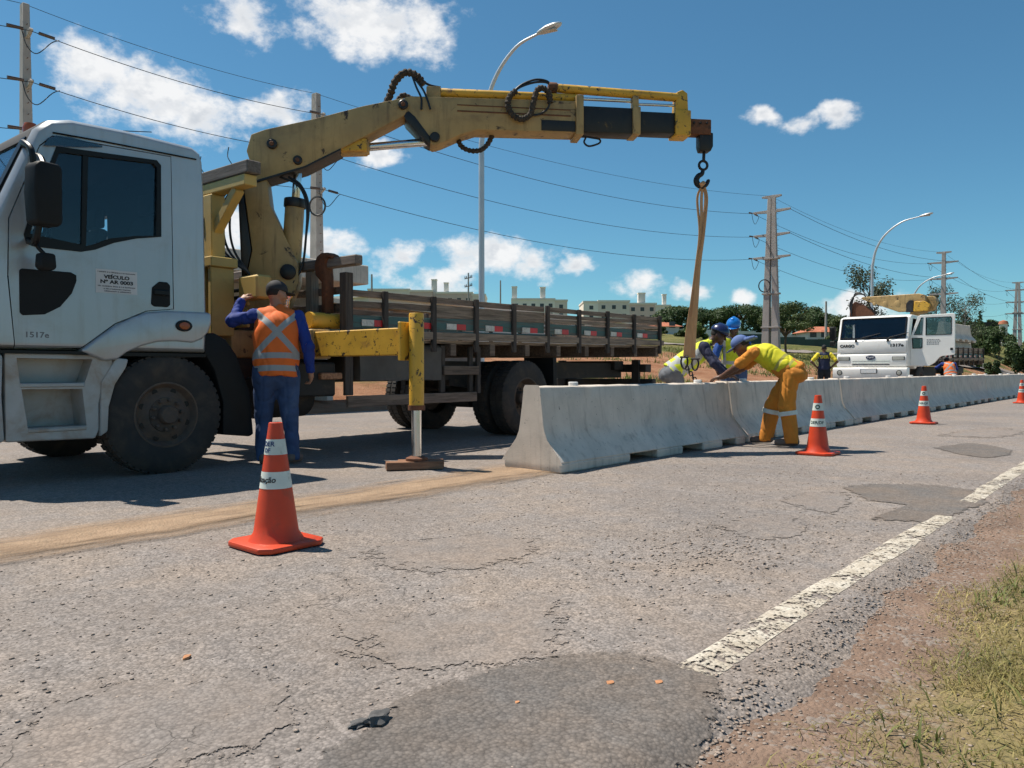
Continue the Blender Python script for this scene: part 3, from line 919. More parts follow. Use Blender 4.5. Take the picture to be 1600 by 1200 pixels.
def grass(name, n, fx, fy, hmin, hmax, wd, mat, zf, dens, label, seed=0, lean=0.9):
    r = np.random.default_rng(seed)
    x, y = fx(r, n), fy(r, n)
    k = dens(x, y) > r.random(n)
    x, y = x[k], y[k]
    n = len(x)
    cl = fbm(x * 5, y * 5, 3, 77)
    h = (hmin + (hmax - hmin) * r.random(n) ** 2) * (0.45 + 1.1 * cl)
    a = r.random(n) * 6.28
    ln = lean * (0.25 + r.random(n))
    dx, dy = np.cos(a), np.sin(a)
    px, py = -dy, dx
    w = wd * (0.6 + 0.8 * r.random(n))
    z = zf(x, y) - 0.004
    V = []
    for f, wf in ((0, 1.0), (0.55, 0.75), (1.0, 0.06)):
        bx, by = x + dx * h * ln * f ** 1.7, y + dy * h * ln * f ** 1.7
        bz = z + h * (f - 0.35 * ln * f * f)
        for s in (-1, 1):
            V.append(np.stack([bx + px * w * wf * s / 2, by + py * w * wf * s / 2, bz], 1))
    v = np.stack(V, 1).reshape(-1, 3)
    o = (np.arange(n) * 6)[:, None, None]
    q = (np.array([(0, 1, 3, 2), (2, 3, 5, 4)])[None] + o).reshape(-1, 4)
    return tag(link(name, np_mesh(name, v, q), mat, smooth=0), label, 'grass', kind='stuff')


GE = lambda x, y: sstep(x + (fbm(x * 1.5 + 3, y * 1.5, 4, 55) - 0.5) * 0.55, -0.67, -0.33)
grass('grass', 230000, lambda r, n: -0.8 + 2.9 * r.random(n), lambda r, n: 0.9 + 5.5 * r.random(n) ** 1.3, 0.016, 0.062, 0.0034, 'grass_blade', vz,
      lambda x, y: GE(x, y) * (0.25 + 0.75 * sstep(fbm(x * 2.5, y * 2.5, 4, 61), 0.33, 0.55)), 'short dry yellowing grass on the verge', 21, 1.6)
grass('grass', 40000, lambda r, n: -0.6 + 3.0 * r.random(n), lambda r, n: 0.9 + 6.5 * r.random(n) ** 1.3, 0.03, 0.09, 0.006, 'weed_leaf', vz,
      lambda x, y: GE(x, y) * (0.12 + 0.88 * sstep(fbm(x * 1.7 + 8, y * 1.7, 4, 91), 0.52, 0.62)), 'green grass tufts in the dry verge', 22, 1.1)
grass('grass', 40000, lambda r, n: 2.0 + 10 * r.random(n), lambda r, n: -3 + 26 * r.random(n), 0.02, 0.08, 0.008, 'grass_blade', vz,
      lambda x, y: 0.5 + 0 * x, 'dry grass further along the verge', 23, 1.4)
grass('grass', 42000, lambda r, n: -14 - 26 * r.random(n) ** 1.2, lambda r, n: 16 + 70 * r.random(n), 0.10, 0.42, 0.05, 'weed_leaf', tz,
      lambda x, y: sstep(fbm(x * 0.3, y * 0.3, 4, 44), 0.50, 0.64), 'green weeds and rough grass on the bank across the road', 24, 0.7)
for k, (x, y, a) in enumerate([(-0.22, 3.62, 0.4), (-0.15, 3.3, 1.9)]):
    g = G()
    for i in range(4):
        mt = Matrix.Translation((i * 0.006, 0, 0.004 * i)) @ Euler((0.5 * i, 0.3, i), 'XYZ').to_matrix().to_4x4()
        g.box(-0.018, 0.018, -0.010, 0.010, -0.0015, 0.0015, mt)
    tag(g.to('paper_scrap', 'paper_litter', loc=(x, y, vz(np.array([x]), np.array([y]))[0] + 0.02), rot=(0.2, 0.1, a)),
        ['pale crumpled paper scrap in the dry grass', 'second pale paper scrap lower in the grass'][k], 'litter')

# side road climbing across the hillside
SR = smoothpath([(-15.5, 112, 0), (-21, 93, 0), (-28, 80, 0), (-35, 74, 0), (-45, 71, 0), (-62, 66, 0), (-95, 55, 0), (-140, 40, 0)], 16)
vs, fs = [], []
for i, p in enumerate(SR):
    t_ = (SR[min(i + 1, len(SR) - 1)] - SR[max(i - 1, 0)]).normalized()
    nrm = Vector((-t_.y, t_.x, 0))
    for k in range(7):
        q = p + nrm * (k - 3) * 0.9
        vs.append((q.x, q.y, float(tz(np.array([q.x]), np.array([q.y]))[0])))
vs = np.array(vs)
zz = vs[:, 2].reshape(-1, 7)
sm = zz.mean(1, keepdims=True)
vs[:, 2] = (np.maximum(zz, sm + (np.arange(7) - 3)[None] * (zz[:, -1:] - zz[:, :1]) / 6) + 0.10).ravel()
fs = [(i * 7 + k, i * 7 + k + 1, i * 7 + k + 8, i * 7 + k + 7) for i in range(len(SR) - 1) for k in range(6)]
tag(link('side_road', np_mesh('side_road', vs, np.array(fs)), 'asphalt_road', smooth=180), 'paved side road crossing the hillside', kind='structure')

# ------------------------------------------------------------------ concrete barriers
def barrier_profile(n=1):
    # half profile of a safety barrier: (x, z), base 0.66 wide, top 0.155
    r = [(0.330, 0.0), (0.330, 0.085), (0.302, 0.125), (0.235, 0.20), (0.170, 0.275), (0.137, 0.345), (0.122, 0.41), (0.098, 0.60), (0.082, 0.735), (0.070, 0.752)]
    return r


def barrier_mesh(L, seed, slots):
    """one barrier, y from 0 to L, with drainage slots cut along the foot"""
    pr = barrier_profile()
    full = [(-x, z) for x, z in pr] + [(x, z) for x, z in pr[::-1]]
    ny = 44
    n = len(full)
    r = np.random.default_rng(seed)
    cuts = sorted({0.0, L} | {v for s in slots for v in s} | {round(0.02 + (L - 0.04) * k / 30, 3) for k in range(31)})
    g = G()
    low = 0.085

    def zfoot(y):
        for a, b in slots:
            if a - 1e-6 <= y <= b + 1e-6:
                return True
        return False
    # body above the foot line
    top = [p for p in full if p[1] >= low - 1e-6]
    m = len(top)
    vs = []
    for y in cuts:
        for x, z in top:
            jit = (fbm(np.array([y * 6 + seed * 3.3]), np.array([x * 6 + z * 6]), 3, seed)[0] - 0.5) * 0.011
            vs.append((x + (jit if abs(x) > 0.06 else 0), y, z + (jit if z > 0.74 else 0)))
    fs = [(i * m + k, i * m + k + 1, (i + 1) * m + k + 1, (i + 1) * m + k) for i in range(len(cuts) - 1) for k in range(m - 1)]
    fs += [tuple(range(m)), tuple(range((len(cuts) - 1) * m, len(cuts) * m))[::-1]]
    fs += [((i + 1) * m, (i + 1) * m + m - 1, i * m + m - 1, i * m) for i in range(len(cuts) - 1)]
    g.add(vs, [q[::-1] for q in fs])
    # feet between the slots
    e = [0.0] + [v for s in slots for v in s] + [L]
    for a, b in zip(e[::2], e[1::2]):
        c0, c1 = r.uniform(0.0, 0.02, 2)
        w = 0.329
        g.prism([(a + c0, 0), (a, 0.03), (a, low + 0.001), (b, low + 0.001), (b, 0.03), (b - c1, 0)], -w, w, 'x')
    return g


BX = -4.36
BL, BP = 4.13, 4.20
SLOTS = [(0.42, 0.92), (1.38, 1.86), (2.30, 2.80), (3.26, 3.72)]
meshes = [barrier_mesh(3.72, 1, [(1.12, 1.63), (2.16, 2.62), (3.10, 3.46)]).mesh('barrier', 0.012, 1, 50)]
for s in (2, 3, 4):
    meshes.append(barrier_mesh(BL, s, SLOTS).mesh('barrier', 0.012, 1, 50))
sleeve = G().lathe([(0.045, 0.0), (0.047, 0.035), (0.036, 0.04), (0.034, 0.008)], seg=14)
sleeve_me = sleeve.mesh('lifting_sleeve')
ordn = ['first', 'second', 'third', 'fourth', 'fifth', 'sixth', 'seventh', 'eighth', 'ninth', 'tenth', 'eleventh', 'twelfth', 'thirteenth', 'fourteenth']
for k in range(14):
    b = link('concrete_barrier', meshes[0] if k == 0 else meshes[1 + k % 3], 'concrete', smooth=30, loc=(BX + random.uniform(-0.006, 0.006) - 0.0012 * max(0, k - 2) ** 2, 5.28 if k == 0 else 9.06 + BP * (k - 1), 0.0), rot=(R(random.uniform(-0.15, 0.15)), R(random.uniform(-0.3, 0.3)), R(random.uniform(-0.3, 0.3))))
    tag(b, 'grey concrete road barrier, nearest one with its flared end face showing' if k == 0 else 'grey concrete road barrier, %s in the row counted from the near end' % ordn[k], 'barrier', 'concrete barriers in a row along the median')
    for yy in (0.62, 3.10):
        sl_ = link('lifting_sleeve', sleeve_me, 'plate_white', b, 40, (0, yy, 0.748))

# ------------------------------------------------------------------ traffic cones
def cone_r(z):
    return 0.118 - (0.118 - 0.034) * (z - 0.035) / 0.595


def wrap_text(txt, size, z, ang, bold=0.0008):
    me = text_mesh(txt, size, 0.0004, bold)
    for v in me.vertices:
        zz = z + v.co.y
        r = cone_r(zz) + 0.0022 + v.co.z
        a = ang + v.co.x / cone_r(zz)
        v.co = (r * math.cos(a), r * math.sin(a), zz)
    return me


def cone(loc, rz_, label, texts, tilt=(0, 0)):
    t = thing('traffic_cone', label, 'traffic cone', loc, rz_, 'traffic cones along the road')
    g = G()
    s = 0.19
    c = 0.05
    sq = [(s - c, -s), (s, -s + c), (s, s - c), (s - c, s), (-s + c, s), (-s, s - c), (-s, -s + c), (-s + c, -s)]
    g.prism(sq, 0.004, 0.034, 'z')
    base = g.to('base', 'cone_orange', t, 0.010, 2)
    segs = [('lower_body', 0.030, 0.300, 'cone_orange', 0), ('reflective_band', 0.300, 0.385, 'cone_white', 0.0012), ('middle_body', 0.385, 0.470, 'cone_orange', 0),
            ('reflective_band', 0.470, 0.548, 'cone_white', 0.0012), ('tip', 0.548, 0.630, 'cone_orange', 0)]
    for nm, a, b, m, ex in segs:
        pr = [(cone_r(a + (b - a) * k / 6) + ex + (0.022 * max(0, 1 - (a + (b - a) * k / 6 - 0.03) / 0.03) if nm == 'lower_body' else 0), a + (b - a) * k / 6) for k in range(7)]
        if nm == 'tip':
            pr += [(0.026, 0.633), (0.022, 0.60)]
        G().lathe(pr, seg=40, cap=False).to(nm, m, t, smooth=40)
    for txt, size, z, ang, ink in texts:
        link('lettering', wrap_text(txt, size, z, ang), ink, t, 0)
    return t


CF = R(-49 - 90 + 0)  # towards the camera, in world angle about each cone (rz is 0)


def facing(loc, off=0):
    return math.atan2(-loc[1], -loc[0]) + off


L1 = (-3.49, 2.17, 0.0)
c1 = cone(L1, 0, 'nearest orange traffic cone with handwritten white bands before the orange vest worker',
          [('DER', 0.034, 0.524, facing(L1, -0.75), 'ink_blue'), ('DF', 0.030, 0.492, facing(L1, -0.85), 'ink_blue'), ('Sinalização', 0.040, 0.345, facing(L1, -1.15), 'ink_black')])
for k, (x, y, lab) in enumerate([(-2.90, 8.30, 'orange traffic cone beside the worker in orange trousers'), (-3.22, 14.2, 'orange traffic cone midway along the barrier row, below the white truck'),
                                 (-3.2, 24.6, 'far orange traffic cone cut by the right edge of the picture')]):
    L = (x, y, 0.0)
    c = cone(L, 0, lab, [('●', 0.0, 0.51, 0, 'ink_green')][:0] + [('DER/DF', 0.044, 0.342, facing(L, -0.15), 'ink_green')])
    # round emblem on the upper band
    ring = G()
    for q in range(18):
        a0, a1 = 2 * math.pi * q / 18, 2 * math.pi * (q + 1) / 18
        ps = []
        for rr, aa in ((0.012, a0), (0.024, a0), (0.024, a1), (0.012, a1)):
            zz = 0.509 + rr * math.sin(aa)
            an = facing(L, -0.1) + rr * math.cos(aa) / cone_r(zz)
            ps.append(((cone_r(zz) + 0.003) * math.cos(an), (cone_r(zz) + 0.003) * math.sin(an), zz))
        ring.add(ps, [(0, 1, 2, 3)])
    ring.to('emblem', 'ink_green', c, smooth=0)
for x, y, lab in [(-9.6, 13.6, 'small orange cone behind the barrier at the navy helmet worker\'s hip'), (-8.75, 24.6, 'orange cone to the right of the officer, by the white truck bumper'),
                  (-9.15, 24.2, 'orange cone just left of the officer behind the barrier')]:
    cone((x, y, 0.0), 0, lab, [])

# ------------------------------------------------------------------ wheels (shared by both trucks)
def wheel_meshes():
    ty = G().lathe([(0.27, -0.125), (0.30, -0.135), (0.40, -0.142), (0.475, -0.130), (0.505, -0.108), (0.510, -0.06), (0.510, 0.06), (0.505, 0.108), (0.475, 0.130), (0.40, 0.142), (0.30, 0.135), (0.27, 0.125)], axis='x', seg=48, cap=False)
    # lateral tread blocks on the shoulder
    for k in range(48):
        a = 2 * math.pi * k / 48
        mt = Matrix.Rotation(a, 4, 'X')
        for sx in (-1, 1):
            ty.box(sx * 0.06 - 0.045, sx * 0.06 + 0.045, -0.024, 0.024, 0.500, 0.519, mt)
    front = G().lathe([(0.275, 0.10), (0.285, 0.132), (0.270, 0.136), (0.255, 0.112), (0.235, 0.085), (0.205, 0.092), (0.175, 0.112), (0.155, 0.118), (0.150, 0.118)], axis='x', seg=40, cap=False)
    rear = G().lathe([(0.275, 0.10), (0.285, 0.132), (0.270, 0.136), (0.255, 0.112), (0.248, 0.02), (0.225, -0.02), (0.17, -0.035), (0.15, -0.035)], axis='x', seg=40, cap=False)
    hubf = G().lathe([(0.152, 0.117), (0.148, 0.128), (0.085, 0.132), (0.080, 0.175), (0.070, 0.190), (0.0, 0.192)], axis='x', seg=28)
    hubr = G().lathe([(0.152, -0.036), (0.148, -0.02), (0.10, -0.016), (0.095, 0.07), (0.08, 0.085), (0.0, 0.088)], axis='x', seg=28)
    nut = G().lathe([(0.017, 0.0), (0.017, 0.028), (0.010, 0.036), (0.0, 0.036)], axis='x', seg=6)
    hole = G().lathe([(0.026, 0.0), (0.0, 0.0005)], axis='x', seg=12)
    return [m.mesh(n) for m, n in ((ty, 'tyre'), (front, 'rim'), (rear, 'rim'), (hubf, 'hub'), (hubr, 'hub'), (nut, 'wheel_nut'), (hole, 'vent_hole'))]


WM = wheel_meshes()


def wheel(parent, x, y, side, kind, detail=True, mat='rim_dirty'):
    w = link('wheel', WM[0], 'rubber', parent, 30, (x, y, 0.512), (R(random.uniform(0, 360)), 0, 0 if side > 0 else R(180)))
    f = kind == 'front'
    link('rim', WM[1] if f else WM[2], mat, w, 40)
    link('hub', WM[3] if f else WM[4], mat, w, 40)
    if detail:
        for k in range(10):
            a = 2 * math.pi * k / 10
            link('wheel_nut', WM[5], mat, w, 0, (0.126 if f else -0.026, 0.128 * math.cos(a), 0.128 * math.sin(a)))
        if f:
            for k in range(8):
                a = 2 * math.pi * (k + 0.5) / 8
                link('vent_hole', WM[6], 'trim_black', w, 0, (0.0925, 0.212 * math.cos(a), 0.212 * math.sin(a)))
    return w


def loft_x(profile, stations):
    """solid with the side profile (y,z) repeated at x stations; each station moves the outline inwards by its inset"""
    n = len(profile)
    P = [Vector((p[0], p[1])) for p in profile]
    nr = []
    for i in range(n):
        a, b = P[i] - P[i - 1], P[(i + 1) % n] - P[i]
        na, nb = Vector((-a.y, a.x)).normalized(), Vector((-b.y, b.x)).normalized()
        m = (na + nb)
        nr.append(m / max(0.35, m.length_squared / 2) / 1.0 if m.length > 1e-6 else na)
    g = G()
    vs = []
    for x, ins in stations:
        for i in range(n):
            q = P[i] + nr[i] * ins * 0.5 * 1.0
            vs.append((x, q.x, q.y))
    k = len(stations)
    fs = [(s * n + i, s * n + (i + 1) % n, (s + 1) * n + (i + 1) % n, (s + 1) * n + i) for s in range(k - 1) for i in range(n)]
    fs += [tuple(range(n))[::-1], tuple(range((k - 1) * n, k * n))]
    return g.add(vs, fs)


def fix_normals(me):
    bm = bmesh.new()
    bm.from_mesh(me)
    bmesh.ops.recalc_face_normals(bm, faces=bm.faces)
    bm.to_mesh(me)
    bm.free()
    return me


# ------------------------------------------------------------------ near truck with the crane
TRK = thing('crane_truck', 'silver cab flatbed truck with raised yellow crane and wooden stake bed', 'truck', (-7.796, 2.984, 0), R(2.0))
T = TRK

# cab shell (profile in y,z ; counter-clockwise)
CABP = [(-1.43, 1.05), (0.40, 1.05), (0.415, 1.30), (0.40, 2.45), (0.385, 2.76), (0.36, 2.84), (0.28, 2.885), (-0.30, 2.892), (-0.72, 2.875), (-0.88, 2.83),
        (-0.985, 2.735), (-1.10, 2.46), (-1.32, 1.93), (-1.41, 1.82), (-1.455, 1.60)]
ST = [(-1.20, 0.12), (-1.195, 0.075), (-1.175, 0.035), (-1.14, 0.01), (-1.09, 0.0), (1.09, 0.0), (1.14, 0.01), (1.175, 0.035), (1.195, 0.075), (1.20, 0.12)]
outer = fix_normals(loft_x(CABP, ST).mesh('cab'))
inner = fix_normals(G().prism([(-1.26, 1.14), (0.33, 1.14), (0.32, 2.72), (0.2, 2.80), (-0.72, 2.80), (-0.93, 2.68), (-1.06, 2.38), (-1.26, 1.90)], -1.135, 1.135, 'x').mesh('i'))
WIN = [(-0.83, 2.615), (-0.06, 2.675), (-0.025, 2.64), (-0.03, 2.04), (-0.24, 2.0), (-0.42, 1.945), (-0.56, 1.875), (-0.66, 1.845), (-0.98, 1.84), (-1.04, 1.86), (-1.055, 1.92), (-1.02, 2.05)]
winc = fix_normals(G().prism(WIN, -1.5, 1.5, 'x').mesh('w'))
wsc = fix_normals(G().prism([(-1.6, 1.90), (-1.26, 1.93), (-0.985, 2.60), (-0.985, 2.66), (-1.6, 2.66)], -1.03, 1.03, 'x').mesh('ws'))
bright_cut = fix_normals(G().box(-1.06, -0.62, 0.2, 0.6, 2.02, 2.5).mesh('bright_gap'))  # made-up opening in the rear wall, added so a bright patch shows inside
shell = boolean(outer, [inner, winc, wsc, bright_cut])
DOORP = [(-1.13, 1.065), (-0.67, 1.075), (-0.41, 1.28), (-0.15, 1.40), (0.083, 1.43), (0.072, 2.738), (-0.86, 2.695), (-0.95, 2.60), (-1.16, 2.02), (-1.17, 1.6)]


def grow(P, d):
    c = Vector((sum(p[0] for p in P) / len(P), sum(p[1] for p in P) / len(P)))
    return [tuple(Vector(p) + (Vector(p) - c).normalized() * d) for p in P]


dprism = fix_normals(G().prism(DOORP, 1.0, 1.3, 'x').mesh('d'))
dgap = fix_normals(G().prism(grow(DOORP, 0.009), 1.0, 1.3, 'x').mesh('d'))
door_me = boolean(shell.copy(), [dprism], 'INTERSECT')
body_me = boolean(shell, [dgap])
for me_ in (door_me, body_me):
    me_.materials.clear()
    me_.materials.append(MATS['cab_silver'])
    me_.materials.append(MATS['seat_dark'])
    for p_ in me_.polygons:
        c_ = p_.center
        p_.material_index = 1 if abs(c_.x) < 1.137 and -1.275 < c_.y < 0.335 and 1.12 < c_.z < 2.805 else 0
weighted(link('cab_body', body_me, None, T, 30))
door = weighted(link('door', door_me, None, T, 30))
G().prism(grow(DOORP, 0.03), 1.09, 1.125, 'x').to('door_seal', 'trim_black', T, smooth=0) if False else None


def ring(P, d, x0, x1):
    """flat frame: outline P, inner outline moved inwards by d"""
    Q = grow(P, -d)
    n = len(P)
    g = G()
    vs = [(x, p[0], p[1]) for x in (x0, x1) for p in P] + [(x, p[0], p[1]) for x in (x0, x1) for p in Q]
    fs = []
    for i in range(n):
        j = (i + 1) % n
        fs += [(i, j, n + j, n + i), (2 * n + j, 2 * n + i, 3 * n + i, 3 * n + j), (n + i, n + j, 3 * n + j, 3 * n + i), (j, i, 2 * n + i, 2 * n + j)]
    return g.add(vs, fs)


fr = ring(grow(WIN, 0.012), 0.045, 1.17, 1.207)
fr.prism([(-0.66, 1.85), (-0.625, 1.86), (-0.60, 2.62), (-0.64, 2.62)], 1.172, 1.199, 'x')
fr.prism([(-1.05, 1.85), (-0.67, 1.85), (-0.60, 1.885), (-1.05, 1.93)], 1.171, 1.204, 'x')
fr.to('window_frame', 'trim_black', door, smooth=0)
G().prism(grow(WIN, -0.01), 1.180, 1.186, 'x').to('window_glass', 'glass_cab', door, smooth=0)
ring(grow(WIN, 0.012), 0.045, -1.207, -1.17).to('window_frame', 'trim_black', T, smooth=0)
G().prism(grow(WIN, -0.01), -1.186, -1.180, 'x').to('window_glass', 'glass_cab', T, smooth=0)
WS = [(-1.02, -1.335, 1.915), (1.02, -1.335, 1.915), (1.02, -1.005, 2.655), (-1.02, -1.005, 2.655)]
G().add(WS + [(x, y + 0.006, z) for x, y, z in WS], [(0, 1, 2, 3), (7, 6, 5, 4), (0, 4, 5, 1), (1, 5, 6, 2), (2, 6, 7, 3), (3, 7, 4, 0)]).to('windshield', 'glass_cab', T, smooth=0)
for sx in (-1, 1):
    G().bar((sx * 1.075, -1.345, 1.88), (sx * 1.065, -1.005, 2.67), 0.10, 0.03, (0, -1, 0.4)).to('windshield_pillar_trim', 'trim_black', T)
G().bar((-1.05, -1.385, 1.875), (1.05, -1.385, 1.875), 0.10, 0.05).to('wiper_panel', 'black_plastic', T, 0.01)
for x0, x1 in ((0.85, 0.1), (0.0, -0.75)):
    G().tube([(x0, -1.41, 1.90), (x0 - 0.1, -1.385, 1.93), (x1, -1.315, 2.0)], 0.009, 6).to('wiper', 'black_plastic', T)
# sun strip on the top of the windshield
G().prism([(-1.036, 2.52), (-1.012, 2.575), (-1.018, 2.578), (-1.042, 2.523)], -0.98, 0.98, 'x').to('sun_strip', 'plate_white', T, smooth=0)
# wind deflector over the door window and rain rail
G().prism([(-0.93, 2.605), (-0.90, 2.67), (-0.84, 2.705), (-0.74, 2.715), (-0.50, 2.705), (-0.50, 2.69), (-0.66, 2.655)], 1.206, 1.222, 'x').to('wind_deflector', 'glass_dark', door, 0.004)
G().tube([(1.207, -0.86, 2.725), (1.207, -0.5, 2.742), (1.207, 0.30, 2.765)], 0.007, 6).to('rain_rail', 'trim_black', T)
# black air vent, door handle, sticker
G().prism([(-1.10, 1.645), (-1.085, 1.66), (-0.74, 1.665), (-0.70, 1.645), (-0.70, 1.60), (-0.735, 1.50), (-0.82, 1.39), (-0.93, 1.325), (-1.08, 1.31), (-1.10, 1.33)], 1.196, 1.207, 'x').to('vent_panel', 'black_plastic', door, 0.004)
hb = G().prism([(-0.11, 1.46), (-0.085, 1.44), (0.03, 1.44), (0.055, 1.46), (0.055, 1.63), (0.03, 1.655), (-0.04, 1.655), (-0.10, 1.60)], 1.196, 1.209, 'x').to('door_handle', 'black_plastic', door, 0.004)
G().bar((1.222, -0.09, 1.56), (1.222, 0.04, 1.56), 0.02, 0.045).to('handle_grip', 'trim_black', hb, 0.008) if False else G().bar((1.222, -0.09, 1.56), (1.222, 0.04, 1.56), 0.02, 0.045).to('handle_grip', 'trim_black', door, 0.008)
stk = G().box(1.2005, 1.2025, -0.555, -0.225, 1.525, 1.715).to('sticker', 'sticker', door, smooth=0)


def side_text(txt, size, y, z, parent, ink, x=1.203, bold=0.0, sx=1.0, name='lettering', w=None):
    me = text_mesh(txt, size, 0.0006, bold, sx=sx)
    if w:
        xs_ = [v.co.x for v in me.vertices]
        me.transform(Matrix.Diagonal((w / (max(xs_) - min(xs_)), 1, 1, 1)))
    me.transform(Matrix(((0, 0, 1, x), (1, 0, 0, y), (0, 1, 0, z), (0, 0, 0, 1))))
    return link(name, me, ink, parent, 0)


side_text('VEÍCULO', 0.040, -0.39, 1.655, stk, 'ink_black', 1.2032, 0.0016, w=0.205)
side_text('Nº AR 0003', 0.040, -0.39, 1.615, stk, 'ink_black', 1.2032, 0.0016, w=0.26)
for z, w in ((1.694, 0.30), (1.580, 0.30), (1.559, 0.21), (1.540, 0.20)):
    g = G()
    y = -0.39 - w / 2
    while y < -0.39 + w / 2:
        l = random.uniform(0.004, 0.014)
        g.box(1.2026, 1.2032, y, y + l, z - random.uniform(0.004, 0.006), z + random.uniform(0.003, 0.006))
        y += l + random.choice((0.002, 0.002, 0.007))
    g.to('small_print', 'ink_grey', stk, smooth=0)
side_text('1517e', 0.060, -0.985, 1.165, door, 'ink_grey', 1.2005, 0.001, sx=1.15)
# roof beacon
bc = G().lathe([(0.075, 0), (0.075, 0.03), (0.06, 0.04)], (0.35, -0.72, 2.868), seg=20).to('beacon_base', 'black_plastic', T)
G().lathe([(0.055, 0.04), (0.06, 0.09), (0.045, 0.13), (0.0, 0.14)], (0.35, -0.72, 2.868), seg=20).to('beacon_lens', 'lens_amber', T)
# antenna
G().tube([(0.9, -0.6, 2.86), (0.93, -0.35, 2.92), (0.97, 0.02, 2.985)], 0.004, 5).to('antenna', 'trim_black', T)

# mirror
mr = G()
MP = [(-0.085, -0.215), (-0.10, 0.0), (-0.09, 0.19), (-0.06, 0.225), (0.085, 0.225), (0.105, 0.19), (0.105, -0.19), (0.085, -0.23), (-0.05, -0.235)]
mr.prism(MP, -0.075, 0.075, 'x')
mir = mr.to('mirror', 'black_plastic', T, 0.03, 3, loc=(1.50, -1.04, 2.18), rot=(0, 0, R(12)))
G().tube(smoothpath([(1.10, -1.02, 2.60), (1.30, -1.10, 2.58), (1.46, -1.10, 2.50), (1.47, -1.09, 2.37), (1.47, -1.10, 2.28)], 5), 0.022, 8).to('mirror_arm', 'trim_black', T)
G().tube(smoothpath([(1.19, -1.00, 2.52), (1.34, -1.00, 2.48), (1.48, -1.02, 2.38)], 5), 0.026, 8).to('mirror_arm', 'trim_black', T)
G().tube(smoothpath([(1.19, -1.03, 1.88), (1.34, -1.05, 1.84), (1.45, -1.07, 1.86), (1.48, -1.06, 1.97)], 5), 0.026, 8).to('mirror_arm', 'trim_black', T)
G().prism([(-0.06, -0.06), (-0.05, 0.045), (0.05, 0.045), (0.06, -0.06), (0.03, -0.085), (-0.03, -0.085)], -0.05, 0.05, 'x').to('kerb_mirror', 'black_plastic', T, 0.018, 2, loc=(1.40, -0.99, 1.72), rot=(0, 0, R(10)))
G().tube([(1.40, -0.99, 1.75), (1.38, -1.03, 1.80), (1.36, -1.05, 1.85)], 0.015, 6).to('mirror_arm', 'trim_black', T)

# front fender, lower cab, steps
FEN = [(-0.68, 1.05), (-0.56, 1.155), (-0.41, 1.265), (-0.28, 1.335), (-0.15, 1.385), (0.02, 1.41), (0.425, 1.415), (0.43, 1.32), (0.40, 1.24), (0.34, 1.175), (0.25, 1.14), (0.10, 1.15), (-0.06, 1.14), (-0.20, 1.10), (-0.32, 1.045), (-0.40, 0.985), (-0.50, 0.97)]
G().prism(FEN, 0.72, 1.225, 'x').to('fender', 'cab_silver', T, 0.022, 3)
G().prism([(y, z) for y, z in FEN], -1.225, -0.72, 'x').to('fender', 'cab_silver', T, 0.022, 2)
mk = G().lathe([(0.0, 0.0), (0.05, 0.0), (0.05, 0.010), (0.045, 0.016), (0.0, 0.018)], axis='x', seg=20).to('marker_lamp', 'trim_black', T, loc=(1.224, 0.165, 1.285))
mk.scale = (1, 1.5, 1)
G().lathe([(0.034, 0.012), (0.03, 0.024), (0.0, 0.028)], axis='x', seg=20).to('lens', 'lens_amber', mk)
lo = G()
lo.prism([(-1.20, 0.36), (-0.56, 0.345), (-0.53, 0.42), (-0.53, 0.62), (-0.49, 0.80), (-0.42, 0.93), (-0.42, 1.02), (-1.20, 1.035)], 0.70, 1.19, 'x')
lom = fix_normals(lo.mesh('lower', 0.02, 2))
cut1 = fix_normals(G().prism([(-1.10, 0.80), (-0.64, 0.80), (-0.58, 0.985), (-1.12, 0.99)], 1.02, 1.4, 'x').mesh('c'))
cut2 = fix_normals(G().prism([(-1.05, 0.455), (-0.63, 0.455), (-0.66, 0.75), (-1.09, 0.755)], 0.95, 1.4, 'x').mesh('c'))
sp = weighted(link('step_panel', boolean(lom, [cut1, cut2]), 'cab_dusty', T, 30))
G().box(0.98, 1.20, -1.10, -0.64, 0.765, 0.80).to('step_tread', 'cab_dusty', sp, 0.008)
G().box(0.94, 1.20, -1.05, -0.63, 0.42, 0.452).to('step_tread', 'cab_dusty', sp, 0.008)
for sx in (1,):
    G().prism([(-0.53, 0.36), (-0.47, 0.40), (-0.46, 0.60), (-0.41, 0.78), (-0.32, 0.92), (-0.30, 0.99), (-0.40, 1.00), (-0.52, 0.80)], 1.0, 1.205, 'x').to('arch_trim', 'cab_dusty', T, 0.015, 2)
G().prism([(-1.205, 0.36), (-1.22, 0.70), (-1.21, 1.02), (-1.43, 1.02), (-1.50, 0.85), (-1.50, 0.40), (-1.44, 0.36)], -1.215, 1.215, 'x').to('front_bumper', 'cab_dusty', T, 0.03, 2)
G().box(-1.21, 1.21, -1.46, -0.50, 1.022, 1.047).to('sill_gap', 'trim_black', T)
G().box(-1.17, 1.17, -0.49, 0.40, 1.015, 1.045).to('cab_floor', 'trim_black', T)
G().box(-1.185, 1.19, -1.40, -0.45, 1.036, 1.052).to('door_sill', 'trim_black', T) if False else None
